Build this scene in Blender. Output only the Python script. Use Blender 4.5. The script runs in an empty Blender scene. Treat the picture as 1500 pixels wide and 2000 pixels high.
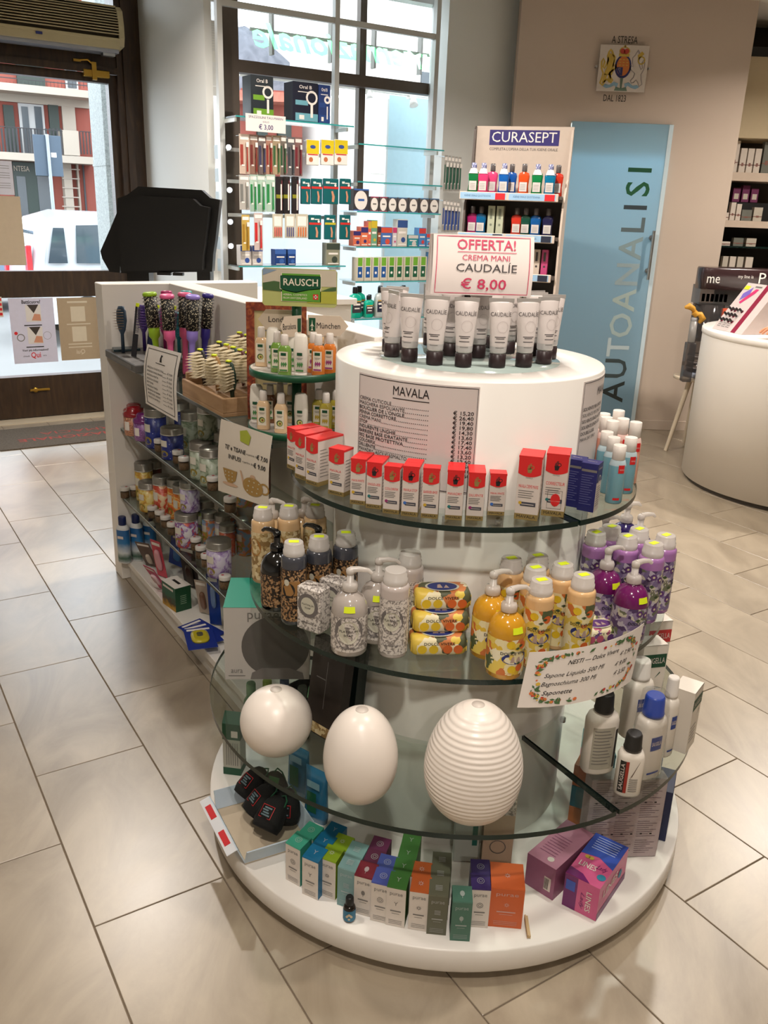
import bpy, math, random
from mathutils import Matrix, Vector
sc = bpy.context.scene
COL = sc.collection
R = math.radians
# ------------------------------------------------------------------ camera
FPX, PITCH, ROLL, EYE = 1686.66, R(19.3221), R(2.0898), 1.55
fw = Vector((0, math.cos(PITCH), -math.sin(PITCH)))
up0 = Vector((0, math.sin(PITCH), math.cos(PITCH)))
rt0 = Vector((1, 0, 0))
rt = rt0*math.cos(ROLL) + up0*math.sin(ROLL)
up = up0*math.cos(ROLL) - rt0*math.sin(ROLL)
EYEP = Vector((0, 0, EYE))
cd = bpy.data.cameras.new('camera')
cam = bpy.data.objects.new('camera', cd)
COL.objects.link(cam)
cam.matrix_world = Matrix(((rt.x, up.x, -fw.x, 0), (rt.y, up.y, -fw.y, 0), (rt.z, up.z, -fw.z, EYE), (0, 0, 0, 1)))
cd.sensor_fit = 'VERTICAL'
cd.sensor_height = 36
cd.lens = FPX/2000*36
cd.clip_end = 300
sc.camera = cam
sc.view_settings.view_transform = 'Standard'
sc.view_settings.look = 'None'
sc.view_settings.gamma = 1
sc.view_settings.use_curve_mapping = False
sc.view_settings.exposure = -0.1
# ------------------------------------------------------------------ daylight and ceiling lamps
w = bpy.data.worlds.new('sky'); sc.world = w
w.use_nodes = True
wn = w.node_tree
bg = wn.nodes['Background']
bg.inputs[0].default_value = (0.84, 0.92, 1.0, 1)
bg.inputs[1].default_value = 6.0
CEIL = 2.95
LAMPS = [(0.0, 0.10, 27), (0.70, 1.72, 15), (1.95, 0.9, 6), (-1.2, 1.6, 10), (1.6, 3.9, 13),
         (0.2, 4.4, 46), (2.9, 5.3, 42), (3.4, 2.4, 4), (0.4, -1.8, 18), (-1.5, 4.6, 32)]
for i, (x, y, e) in enumerate(LAMPS):
    ld = bpy.data.lights.new('downlight', 'AREA')
    ld.shape = 'DISK'; ld.size = 0.13; ld.energy = e*1.3; ld.color = (1, 0.91, 0.82); ld.spread = R(150)
    lo = bpy.data.objects.new('downlight', ld); COL.objects.link(lo)
    lo.location = (x, y, CEIL-0.03)
sc.cycles.max_bounces = 6
sc.cycles.diffuse_bounces = 3
sc.cycles.glossy_bounces = 2
sc.cycles.transmission_bounces = 4
sc.cycles.transparent_max_bounces = 16
sc.cycles.caustics_reflective = False
sc.cycles.caustics_refractive = False
sc.cycles.sample_clamp_indirect = 6
sc.cycles.adaptive_threshold = 0.03
# ------------------------------------------------------------------ coordinates
YAW = R(32.75)
cs, sn = math.cos(YAW), math.sin(YAW)
def G(a, b, z=0.0):            # room axes (a along the shop front, b towards it) -> world
    return Vector((a*cs-b*sn, a*sn+b*cs, z))
def ray(x, y):
    return fw+rt*((x-750)/FPX)+up*((1000-y)/FPX)
def P(x, y, z):                # where a sight line meets a level at height z
    d = ray(x, y); return EYEP+d*((z-EYE)/d.z)
def PB(x, y, b):               # where it meets the plane b: (a, z)
    d = ray(x, y); n = Vector((-sn, cs, 0)); q = EYEP+d*(b/(d.dot(n)))
    return q.x*cs+q.y*sn, q.z
def PY(x, y, Y):
    d = ray(x, y); q = EYEP+d*(Y/d.y); return q.x, q.z
# ------------------------------------------------------------------ materials
MC = {}
def nodes(n):
    m = bpy.data.materials.new(n); m.use_nodes = True
    t = m.node_tree; return m, t, t.nodes['Principled BSDF']
def c4(c): return (c[0], c[1], c[2], 1)
def srgb(r, g, b):
    f = lambda v: (v/255/12.92 if v/255 < .04045 else ((v/255+.055)/1.055)**2.4)
    return (f(r), f(g), f(b))
def mat(n, c=None, r=.5, m=0, coat=0, em=None, es=0, var=.06, vs=30, bump=0, bs=80, ss=0):
    if n in MC: return MC[n]
    mt, t, p = nodes(n)
    p.inputs['Roughness'].default_value = r; p.inputs['Metallic'].default_value = m
    p.inputs['Coat Weight'].default_value = coat
    tc = t.nodes.new('ShaderNodeTexCoord'); no = t.nodes.new('ShaderNodeTexNoise')
    no.inputs['Scale'].default_value = vs; no.inputs['Detail'].default_value = 3
    t.links.new(tc.outputs['Object'], no.inputs['Vector'])
    mx = t.nodes.new('ShaderNodeMix'); mx.data_type = 'RGBA'
    mx.inputs[6].default_value = c4([v*(1-var) for v in c]); mx.inputs[7].default_value = c4([min(1, v*(1+var)) for v in c])
    t.links.new(no.outputs['Fac'], mx.inputs[0]); t.links.new(mx.outputs[2], p.inputs['Base Color'])
    if bump:
        n2 = t.nodes.new('ShaderNodeTexNoise'); n2.inputs['Scale'].default_value = bs
        bp = t.nodes.new('ShaderNodeBump'); bp.inputs['Strength'].default_value = bump; bp.inputs['Distance'].default_value = .002
        t.links.new(tc.outputs['Object'], n2.inputs['Vector']); t.links.new(n2.outputs['Fac'], bp.inputs['Height']); t.links.new(bp.outputs[0], p.inputs['Normal'])
    if em: p.inputs['Emission Color'].default_value = c4(em); p.inputs['Emission Strength'].default_value = es
    MC[n] = mt; return mt
def pat(n, cols, scale=60, kind='vor', r=.45, dist=.3, coat=0, stretch=(1, 1, 1), m=0):
    """printed pattern: cols = [(position, colour)...]"""
    if n in MC: return MC[n]
    mt, t, p = nodes(n); p.inputs['Roughness'].default_value = r; p.inputs['Coat Weight'].default_value = coat; p.inputs['Metallic'].default_value = m
    tc = t.nodes.new('ShaderNodeTexCoord'); mp = t.nodes.new('ShaderNodeMapping'); mp.inputs['Scale'].default_value = stretch
    t.links.new(tc.outputs['Object'], mp.inputs['Vector'])
    src = mp.outputs[0]
    nz = t.nodes.new('ShaderNodeTexNoise'); nz.inputs['Scale'].default_value = scale*.8; t.links.new(src, nz.inputs['Vector'])
    va = t.nodes.new('ShaderNodeVectorMath'); va.operation = 'MULTIPLY_ADD'; va.inputs[1].default_value = (dist/scale*2,)*3
    t.links.new(nz.outputs['Color'], va.inputs[0]); t.links.new(src, va.inputs[2])
    if kind == 'vor':
        tx = t.nodes.new('ShaderNodeTexVoronoi'); tx.inputs['Scale'].default_value = scale
        t.links.new(va.outputs[0], tx.inputs['Vector']); sp = t.nodes.new('ShaderNodeSeparateColor'); t.links.new(tx.outputs['Color'], sp.inputs[0]); fac = sp.outputs[0]
    elif kind == 'edge':
        tx = t.nodes.new('ShaderNodeTexVoronoi'); tx.feature = 'DISTANCE_TO_EDGE'; tx.inputs['Scale'].default_value = scale
        t.links.new(va.outputs[0], tx.inputs['Vector']); fac = tx.outputs['Distance']
    elif kind == 'dots':
        tx = t.nodes.new('ShaderNodeTexVoronoi'); tx.inputs['Scale'].default_value = scale
        t.links.new(src, tx.inputs['Vector']); fac = tx.outputs['Distance']
    elif kind == 'wave':
        tx = t.nodes.new('ShaderNodeTexWave'); tx.bands_direction = 'Z'; tx.inputs['Scale'].default_value = scale; tx.inputs['Distortion'].default_value = dist*10
        t.links.new(src, tx.inputs['Vector']); fac = tx.outputs['Fac']
    elif kind == 'grad':
        sp = t.nodes.new('ShaderNodeSeparateXYZ'); t.links.new(va.outputs[0], sp.inputs[0]); fac = sp.outputs[2]
    else:
        tx = t.nodes.new('ShaderNodeTexNoise'); tx.inputs['Scale'].default_value = scale; tx.inputs['Detail'].default_value = 4; tx.inputs['Distortion'].default_value = dist*4
        t.links.new(src, tx.inputs['Vector']); fac = tx.outputs['Fac']
    cr = t.nodes.new('ShaderNodeValToRGB'); cr.color_ramp.interpolation = 'CONSTANT' if kind in ('vor', 'dots', 'edge') else 'LINEAR'
    el = cr.color_ramp.elements
    while len(el) < len(cols): el.new(.5)
    for e, (q, c) in zip(el, cols): e.position = q; e.color = c4(c)
    t.links.new(fac, cr.inputs[0]); t.links.new(cr.outputs[0], p.inputs['Base Color'])
    MC[n] = mt; return mt
def glass(n, tint, rough=.02, ior=1.45, dens=1.0, milk=0, milkc=(1, 1, 1), extra=0):
    """clear sheet: fresnel reflection over tinted see-through, optionally milky"""
    if n in MC: return MC[n]
    mt = bpy.data.materials.new(n); mt.use_nodes = True; t = mt.node_tree; t.nodes.clear()
    o = t.nodes.new('ShaderNodeOutputMaterial'); tr = t.nodes.new('ShaderNodeBsdfTransparent'); gl = t.nodes.new('ShaderNodeBsdfGlossy')
    tr.inputs[0].default_value = c4(tint); gl.inputs['Roughness'].default_value = rough
    lw = t.nodes.new('ShaderNodeLayerWeight'); lw.inputs[0].default_value = .5
    pw = t.nodes.new('ShaderNodeMath'); pw.operation = 'POWER'; pw.inputs[1].default_value = 5; t.links.new(lw.outputs['Facing'], pw.inputs[0])
    f0 = ((ior-1)/(ior+1))**2
    fr = t.nodes.new('ShaderNodeMath'); fr.operation = 'MULTIPLY_ADD'; fr.inputs[1].default_value = 1-f0; fr.inputs[2].default_value = f0; t.links.new(pw.outputs[0], fr.inputs[0])
    mx = t.nodes.new('ShaderNodeMixShader'); base = tr.outputs[0]
    if milk:
        di = t.nodes.new('ShaderNodeBsdfDiffuse'); tl = t.nodes.new('ShaderNodeBsdfTranslucent')
        di.inputs[0].default_value = c4(milkc); tl.inputs[0].default_value = c4(milkc)
        m0 = t.nodes.new('ShaderNodeMixShader'); m0.inputs[0].default_value = .5
        t.links.new(di.outputs[0], m0.inputs[1]); t.links.new(tl.outputs[0], m0.inputs[2])
        m1 = t.nodes.new('ShaderNodeMixShader'); m1.inputs[0].default_value = milk
        t.links.new(tr.outputs[0], m1.inputs[1]); t.links.new(m0.outputs[0], m1.inputs[2]); base = m1.outputs[0]
    if extra:
        ad = t.nodes.new('ShaderNodeMath'); ad.inputs[1].default_value = extra; t.links.new(fr.outputs[0], ad.inputs[0]); fac = ad.outputs[0]
    else: fac = fr.outputs[0]
    t.links.new(fac, mx.inputs[0]); t.links.new(base, mx.inputs[1]); t.links.new(gl.outputs[0], mx.inputs[2]); t.links.new(mx.outputs[0], o.inputs[0])
    MC[n] = mt; return mt
def emis(n, c, s):
    if n in MC: return MC[n]
    return mat(n, (.8, .8, .8), em=c, es=s)
# ------------------------------------------------------------------ mesh building
TXT = {}
def text_geo(s, bold=0.0, shear=0.0):
    if 'M' in s: bold = 0.0
    k = (s, bold, shear)
    if k in TXT: return TXT[k]
    cu = bpy.data.curves.new('t', 'FONT'); cu.body = s; cu.align_x = 'CENTER'; cu.align_y = 'CENTER'; cu.size = 1; cu.resolution_u = 2
    cu.offset = bold; cu.shear = shear
    ob = bpy.data.objects.new('t', cu); me = bpy.data.meshes.new_from_object(ob)
    vs = [tuple(v.co) for v in me.vertices]; fs = [tuple(p.vertices) for p in me.polygons]
    bpy.data.meshes.remove(me); bpy.data.objects.remove(ob); bpy.data.curves.remove(cu)
    xs = [v[0] for v in vs] or [0, 1]; ys = [v[1] for v in vs] or [0, 1]
    TXT[k] = (vs, fs, min(xs), max(xs), min(ys), max(ys)); return TXT[k]
class MB:
    def __init__(s): s.v = []; s.f = []; s.mi = []; s.sm = []; s.ms = []
    def k(s, m):
        if m not in s.ms: s.ms.append(m)
        return s.ms.index(m)
    def add(s, vs, fs, m, smooth=False, T=None):
        o = len(s.v); i = s.k(m)
        s.v += [tuple(T @ Vector(v)) if T else tuple(v) for v in vs]
        for f in fs: s.f.append([o+q for q in f]); s.mi.append(i); s.sm.append(smooth)
        return s
    def box(s, x0, x1, y0, y1, z0, z1, m, T=None, fm=None, ch=0):
        """fm: materials by side {'t','b','f','k','l','r'} (f = -y)"""
        if ch:
            vs = []
            for (z, d) in ((z0, ch), (z0+ch, 0), (z1-ch, 0), (z1, ch)):
                e = ch if d == 0 else ch*1.0
                xa, xb, ya, yb = x0+d, x1-d, y0+d, y1-d
                q = ch*.6
                vs += [(xa+q, ya, z), (xb-q, ya, z), (xb, ya+q, z), (xb, yb-q, z), (xb-q, yb, z), (xa+q, yb, z), (xa, yb-q, z), (xa, ya+q, z)]
            fs = [[8*l+i, 8*l+(i+1) % 8, 8*l+8+(i+1) % 8, 8*l+8+i] for l in range(3) for i in range(8)] + [[24+i for i in range(8)], [7-i for i in range(8)]]
            return s.add(vs, fs, m, False, T)
        vs = [(x0, y0, z0), (x1, y0, z0), (x1, y1, z0), (x0, y1, z0), (x0, y0, z1), (x1, y0, z1), (x1, y1, z1), (x0, y1, z1)]
        fc = {'b': [3, 2, 1, 0], 't': [4, 5, 6, 7], 'f': [0, 1, 5, 4], 'r': [1, 2, 6, 5], 'k': [2, 3, 7, 6], 'l': [3, 0, 4, 7]}
        if not fm: return s.add(vs, list(fc.values()), m, False, T)
        o = len(s.v); s.v += [tuple(T @ Vector(v)) if T else v for v in vs]
        for kk, f in fc.items(): s.f.append([o+q for q in f]); s.mi.append(s.k(fm.get(kk, m))); s.sm.append(False)
        return s
    def loft(s, secs, m, n=20, smooth=True, T=None, cap=True, mm=None):
        """secs: (z, rx, ry[, power[, cx, cy]]); mm: {section index: material of the band starting there}"""
        o = len(s.v); vs = []
        for q in secs:
            z, rx, ry = q[:3]; pw = q[3] if len(q) > 3 else 2; cx = q[4] if len(q) > 4 else 0; cy = q[5] if len(q) > 5 else 0
            for i in range(n):
                a = 2*math.pi*(i+.5)/n; c_, s_ = math.cos(a), math.sin(a)
                vs.append((cx+rx*math.copysign(abs(c_)**(2/pw), c_), cy+ry*math.copysign(abs(s_)**(2/pw), s_), z))
        s.v += [tuple(T @ Vector(v)) if T else v for v in vs]
        cur = s.k(m)
        for l in range(len(secs)-1):
            if mm and l in mm: cur = s.k(mm[l])
            for i in range(n):
                j = (i+1) % n; s.f.append([o+l*n+i, o+l*n+j, o+(l+1)*n+j, o+(l+1)*n+i]); s.mi.append(cur); s.sm.append(smooth)
        if cap:
            s.f.append([o+n-1-i for i in range(n)]); s.mi.append(s.k(m)); s.sm.append(False)
            e = o+(len(secs)-1)*n; s.f.append([e+i for i in range(n)]); s.mi.append(cur); s.sm.append(False)
        return s
    def lathe(s, prof, m, n=24, **kw): return s.loft([(z, r, r) for (r, z) in prof], m, n, **kw)
    def prism(s, poly, h0, h1, m, T=None, smooth=False, sm_side=False):
        n = len(poly); vs = [(x, y, h0) for x, y in poly]+[(x, y, h1) for x, y in poly]
        s.add(vs, [[n-1-i for i in range(n)], [n+i for i in range(n)]], m, False, T)
        return s.add(vs, [[i, (i+1) % n, n+(i+1) % n, n+i] for i in range(n)], m, sm_side, T)
    def tube(s, pts, r, m, n=8, T=None):
        pts = [Vector(p) for p in pts]; rr = r if isinstance(r, (list, tuple)) else [r]*len(pts); vs = []; fs = []
        t0 = (pts[1]-pts[0]).normalized(); ax = Vector((0, 0, 1)) if abs(t0.z) < .9 else Vector((1, 0, 0)); nx = t0.cross(ax).normalized()
        for i, p in enumerate(pts):
            t = (pts[min(i+1, len(pts)-1)]-pts[max(i-1, 0)]).normalized(); nx = (nx-t*nx.dot(t)).normalized(); ny = t.cross(nx)
            for j in range(n):
                a = 2*math.pi*j/n; vs.append(p+nx*(rr[i]*math.cos(a))+ny*(rr[i]*math.sin(a)))
        for i in range(len(pts)-1):
            for j in range(n): fs.append([i*n+j, i*n+(j+1) % n, (i+1)*n+(j+1) % n, (i+1)*n+j])
        s.add(vs, fs, m, n > 4, T); e = (len(pts)-1)*n
        return s.add(vs, [[n-1-j for j in range(n)], [e+j for j in range(n)]], m, False, T)
    def sheet(s, fn, nu, nv, m, th=.0008, T=None, back=None):
        """thin sheet over fn(u,v), u,v in 0..1; thickness towards -normal"""
        F = [[Vector(fn(i/nu, j/nv)) for i in range(nu+1)] for j in range(nv+1)]
        vs = []; W = nu+1
        for j in range(nv+1):
            for i in range(nu+1): vs.append(F[j][i])
        for j in range(nv+1):
            for i in range(nu+1):
                du = F[j][min(i+1, nu)]-F[j][max(i-1, 0)]; dv = F[min(j+1, nv)][i]-F[max(j-1, 0)][i]
                vs.append(F[j][i]-du.cross(dv).normalized()*th)
        N = W*(nv+1)
        s.add(vs, [[j*W+i, j*W+i+1, (j+1)*W+i+1, (j+1)*W+i] for j in range(nv) for i in range(nu)], m, nu*nv > 1, T)
        fs = [[N+(j+1)*W+i, N+(j+1)*W+i+1, N+j*W+i+1, N+j*W+i] for j in range(nv) for i in range(nu)]
        rim = [i for i in range(W)]+[j*W+nu for j in range(1, nv+1)]+[nv*W+i for i in range(nu-1, -1, -1)]+[j*W for j in range(nv-1, 0, -1)]
        fs += [[rim[q], N+rim[q], N+rim[(q+1) % len(rim)], rim[(q+1) % len(rim)]] for q in range(len(rim))]
        return s.add(vs, fs, back or m, False, T)
    def text(s, st, size, m, fn, x=0, y=0, al='C', bold=0.0, shear=0.0, width=None, T=None, mirror=False):
        """fn(u,v) -> point; size = letter size, width squeezes to a total width"""
        vs, fs, x0, x1, y0, y1 = text_geo(st, bold, shear)
        if not fs: return s
        kx = size
        if width: kx = width/max(1e-6, x1-x0)
        off = {'C': -(x0+x1)/2, 'L': -x0, 'R': -x1}[al]
        sg = -1 if mirror else 1
        pv = [fn(x+sg*(vx+off)*kx, y+vy*size) for vx, vy, _ in vs]
        return s.add(pv, [f[::-1] for f in fs] if mirror else fs, m, False, T)
    def ring(s, pts, m, th, fn, T=None):
        """closed printed outline in (u,v)"""
        n = len(pts); vs = []
        for i in range(n):
            p = Vector(pts[i]); a = Vector(pts[i-1]); b = Vector(pts[(i+1) % n])
            d = ((p-a).normalized()+(b-p).normalized()); d = Vector((-d.y, d.x)).normalized()*th
            vs += [fn(*(p+d)), fn(*(p-d))]
        return s.add(vs, [[2*i, 2*i+1, (2*i+3) % (2*n), (2*i+2) % (2*n)] for i in range(n)], m, False, T)
    def poly(s, pts, m, fn, T=None): return s.add([fn(*p) for p in pts], [list(range(len(pts)))], m, False, T)
    def rect(s, x0, x1, y0, y1, m, fn, nx=1, T=None):
        vs = [fn(x0+(x1-x0)*i/nx, y) for y in (y0, y1) for i in range(nx+1)]
        return s.add(vs, [[i, i+1, nx+2+i, nx+1+i] for i in range(nx)], m, nx > 1, T)
    def mesh(s, name):
        me = bpy.data.meshes.new(name); me.from_pydata(s.v, [], s.f)
        for m in s.ms: me.materials.append(m)
        me.polygons.foreach_set('material_index', s.mi); me.polygons.foreach_set('use_smooth', s.sm); me.update(); return me
def link(name, data, parent=None, loc=None, rz=None):
    o = bpy.data.objects.new(name, data); COL.objects.link(o)
    if parent: o.parent = parent
    if loc is not None: o.location = loc
    if rz is not None: o.rotation_euler = (0, 0, rz)
    return o
def tag(o, label=None, cat=None, group=None, kind=None):
    if label: o['label'] = label
    if cat: o['category'] = cat
    if group: o['group'] = group
    if kind: o['kind'] = kind
    return o
def flat(y=0.0): return lambda u, v: (u, y, v)      # print on a front face (towards -y)
def tpl(name, *parts):
    """template: parts (name, MB[, sub parts])"""
    out = []
    for p in parts:
        subs = [(q[0], q[1].mesh(q[0])) for q in (p[2] if len(p) > 2 else [])]
        out.append((p[0], p[1].mesh(p[0]), subs))
    return (name, out)
FEET = []
def put(t, loc, rz=0.0, label='', cat='', group=None, s=1.0, rot=None, parent=None, foot=None):
    r = bpy.data.objects.new(t[0], None); COL.objects.link(r); r.empty_display_size = .02
    r.location = Vector(loc)+Vector((0, 0, .0006)); r.rotation_euler = rot if rot else (0, 0, rz)
    r.scale = (s, s, s) if not isinstance(s, tuple) else s
    tag(r, label, cat, group)
    if foot: FEET.append([r, foot])
    for n, me, subs in t[1]:
        o = link(n, me, r)
        for n2, m2 in subs: link(n2, m2, o)
    return r
def settle(keep, it=60):
    """nudge round-footed things apart until none touch; keep(p, r) holds them on their shelf"""
    n = len(FEET); lv = [round(f[0].location.z, 2) for f in FEET]
    pr = [(i, j) for i in range(n) for j in range(i+1, n) if lv[i] == lv[j] and (FEET[i][0].location-FEET[j][0].location).length < .16]
    for _ in range(it):
        for i, j in pr:
            a, b = FEET[i], FEET[j]; d = b[0].location-a[0].location; d.z = 0; L = d.length; m = a[1]+b[1]+.0006
            if L < m:
                v = (d/L if L > 1e-6 else Vector((1, 0, 0)))*(m-L)*.5; a[0].location -= v; b[0].location += v
        for f in FEET: keep(f[0], f[1])
def struct(name, mb, **kw):
    o = link(name, mb.mesh(name), **kw); o['kind'] = 'structure'; return o
NTH = ['first', 'second', 'third', 'fourth', 'fifth', 'sixth', 'seventh', 'eighth', 'ninth', 'tenth', 'eleventh', 'twelfth', 'thirteenth', 'fourteenth', 'fifteenth']
def od(i, n):
    if n == 1: return 'only one'
    if i == 0: return 'leftmost'
    if i == n-1: return 'rightmost'
    return NTH[i]+' from left'
def circ(r, n=24, cx=0, cy=0, a0=0, a1=2*math.pi, ry=None):
    full = abs(a1-a0-2*math.pi) < 1e-6
    return [(cx+r*math.cos(a0+(a1-a0)*i/(n if full else n-1)), cy+(ry or r)*math.sin(a0+(a1-a0)*i/(n if full else n-1))) for i in range(n)]
def arc_text(mb, st, size, m, r, z, ang=-math.pi/2, bold=0.0, width=None, d=.0006, shear=0):
    """text round an upright cylinder, centred at angle ang"""
    mb.text(st, size, m, lambda u, v: ((r+d)*math.cos(ang+u/r), (r+d)*math.sin(ang+u/r), z+v), bold=bold, width=width, shear=shear)
def cyl(r, d=.0006, ang=-math.pi/2): return lambda u, v: ((r+d)*math.cos(ang+u/r), (r+d)*math.sin(ang+u/r), v)
TZ = lambda x, y, z, rz=0.0: Matrix.Translation((x, y, z)) @ Matrix.Rotation(rz, 4, 'Z')
TI = Matrix.Identity(4)
# ================================================================== setting
WHITE = mat('white_laminate', srgb(236, 231, 224), r=.35, var=.02, vs=6)
WALLG = mat('pale_grey_plaster', srgb(230, 232, 229), r=.8, var=.03, vs=3, bump=.1)
WALLB = mat('taupe_plaster', srgb(196, 179, 163), r=.8, var=.03, vs=3, bump=.1)
CEILM = mat('ceiling_plaster', srgb(235, 232, 225), r=.9, var=.02, vs=3)
WOODD = pat('dark_walnut', [(.2, srgb(36, 24, 14)), (.55, srgb(58, 40, 24)), (.85, srgb(78, 56, 34))], scale=5, kind='noise', r=.4, dist=.6, stretch=(3, 3, .4))
STEEL = mat('brushed_steel', srgb(190, 192, 192), r=.3, m=1, var=.05)
ALU = mat('painted_aluminium', srgb(196, 198, 196), r=.4, m=.3, var=.03)
BRASS = mat('brass', srgb(186, 148, 66), r=.3, m=1)
BLACK = mat('black_plastic', srgb(22, 22, 22), r=.45, var=.15)
INK = mat('black_ink', srgb(30, 26, 28), r=.6)
PAPER = mat('white_paper', srgb(238, 232, 226), r=.7, var=.015, vs=12)
DKGLASS = mat('glass_edge_green', (.006, .020, .017), r=.25, var=.3)
SHELF = glass('shelf_glass', (.87, .915, .895), ior=1.5)
PANE = glass('window_glass', (.985, .99, .99), ior=1.3)
FROST = glass('frosted_blue_glass', (.6, .75, .82), milk=.94, milkc=srgb(178, 208, 222), rough=.25, ior=1.35)
def gbox(mb, a0, a1, b0, b1, z0, z1, m, **kw): return mb.box(a0, a1, b0, b1, z0, z1, m, **kw)
# everything built in room axes is turned by YAW
def room(name, mb, parent=None, **kw): o = struct(name, mb, parent=parent, rz=YAW); return o
# floor and tiles
fl = MB(); fl.box(-3, 9, -5, 6.7, -.1, -.003, mat('grout', srgb(112, 98, 82), r=.9, var=.1))
floor = room('floor', fl)
def tile_mat():
    mt, t, p = nodes('beige_stone_tile'); p.inputs['Roughness'].default_value = .3; p.inputs['Coat Weight'].default_value = .85; p.inputs['Coat Roughness'].default_value = .33; p.inputs['Coat IOR'].default_value = 1.62
    ge = t.nodes.new('ShaderNodeNewGeometry'); oi = t.nodes.new('ShaderNodeObjectInfo')
    mp = t.nodes.new('ShaderNodeMapping'); mp.inputs['Rotation'].default_value = (0, 0, -YAW); mp.inputs['Scale'].default_value = (1, .45, 1)
    t.links.new(ge.outputs['Position'], mp.inputs[0])
    ad = t.nodes.new('ShaderNodeVectorMath'); ad.operation = 'ADD'; t.links.new(mp.outputs[0], ad.inputs[0])
    cm = t.nodes.new('ShaderNodeCombineXYZ'); ml = t.nodes.new('ShaderNodeMath'); ml.operation = 'MULTIPLY'; ml.inputs[1].default_value = 40
    t.links.new(oi.outputs['Random'], ml.inputs[0]); t.links.new(ml.outputs[0], cm.inputs[0]); t.links.new(cm.outputs[0], ad.inputs[1])
    n1 = t.nodes.new('ShaderNodeTexNoise'); n1.inputs['Scale'].default_value = 5; n1.inputs['Detail'].default_value = 7; n1.inputs['Roughness'].default_value = .62; n1.inputs['Distortion'].default_value = .8
    t.links.new(ad.outputs[0], n1.inputs['Vector'])
    cr = t.nodes.new('ShaderNodeValToRGB'); e = cr.color_ramp.elements
    e[0].position = .3; e[0].color = c4(srgb(136, 122, 103)); e[1].position = .7; e[1].color = c4(srgb(174, 160, 139))
    t.links.new(n1.outputs['Fac'], cr.inputs[0])
    hv = t.nodes.new('ShaderNodeHueSaturation'); mr = t.nodes.new('ShaderNodeMapRange'); mr.inputs[3].default_value = .95; mr.inputs[4].default_value = 1.05
    t.links.new(oi.outputs['Random'], mr.inputs[0]); t.links.new(mr.outputs[0], hv.inputs['Value']); t.links.new(cr.outputs[0], hv.inputs['Color']); t.links.new(hv.outputs[0], p.inputs['Base Color'])
    rr = t.nodes.new('ShaderNodeMapRange'); rr.inputs[3].default_value = .24; rr.inputs[4].default_value = .42; t.links.new(n1.outputs['Fac'], rr.inputs[0]); t.links.new(rr.outputs[0], p.inputs['Roughness'])
    bp = t.nodes.new('ShaderNodeBump'); bp.inputs['Strength'].default_value = .05; bp.inputs['Distance'].default_value = .004; t.links.new(n1.outputs['Fac'], bp.inputs['Height']); t.links.new(bp.outputs[0], p.inputs['Normal'])
    return mt
TILE = tile_mat(); TW, TL, GAP = .309, .627, .0016
tm = MB(); tm.box(GAP, TW-GAP, GAP, TL-GAP, -.012, 0, TILE, ch=.0012); tmesh = tm.mesh('tile')
tiles = []
for i in range(-10, 28):
    for j in range(-8, 11):
        a = .302+TW*i; b = .988+TL*j+(.313 if i % 2 else 0)
        if a < -3 or a+TW > 9 or b < -5: continue
        b1 = min(b+TL, 6.69)
        if b1-b < .05: continue
        q = G(a+TW/2, b+TL/2)-EYEP; dz = q.dot(fw); vis = 0
        if dz > .5:
            px, py = 750+FPX*q.dot(rt)/dz, 1000-FPX*q.dot(up)/dz
            vis = -250 < px < 1750 and 500 < py < 2500
        tiles.append((0 if vis else 1, (G(a+TW/2, b+TL/2)-Vector((0, 1, 0))).length, a, b, (b1-b)/TL))
tiles.sort(); rest = MB()
for k, (v, d, a, b, sy) in enumerate(tiles):
    if k < 290:
        o = link('tile', tmesh, floor); o.location = (a, b, 0); o.scale = (1, sy, 1)
    else: rest.box(a+GAP, a+TW-GAP, b+GAP, b+TL*sy-GAP, -.012, 0, TILE)
o = link('tile_field', rest.mesh('tile_field'), floor); o['kind'] = 'stuff'
# ceiling and shell
mb = MB(); mb.box(-3, 2.2, -5, 6.85, CEIL, CEIL+.12, CEILM); mb.box(2.2, 9, -5, 5.42, CEIL, CEIL+.12, CEILM); room('ceiling', mb)
mb = MB(); mb.box(-3.15, -3, -5, 6.85, 0, CEIL, WALLG); room('wall_left', mb)
mb = MB(); mb.box(-3, 9, -5.15, -5, 0, CEIL, WALLG); room('wall_front', mb)
mb = MB(); mb.box(9, 9.15, -5, 5.6, 0, CEIL, WALLG); room('wall_right', mb)
mb = MB(); mb.box(-3, .45, 6.69, 6.85, 0, CEIL, WALLG); room('wall_shopfront', mb)
mb = MB(); mb.box(2.11, 2.21, 5.42, 6.85, 0, CEIL, WALLG); room('wall_entrance', mb)
mb = MB(); mb.box(3.78, 9, 5.3, 5.42, 0, CEIL, WALLG); mb.box(2.11, 3.78, 5.3, 5.42, 0, .55, WALLG); room('wall_window', mb)
for k, (x, y, e) in enumerate(LAMPS):
    t = MB(); t.lathe([(.075, 0), (.105, 0), (.105, .012), (.075, .016)], ALU, n=24, cap=False); t2 = MB(); t2.lathe([(.0, .012), (.07, .012), (.07, .016), (0, .016)], emis('lamp_diffuser', (1, .85, .68), 6), n=24, cap=False)
    if k == 0: lt = tpl('ceiling_downlight', ('trim_ring', t), ('diffuser', t2))
    put(lt, (x, y, CEIL-.017), 0, 'round recessed ceiling downlight with white ring', 'ceiling light', 'ceiling downlights')
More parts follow.
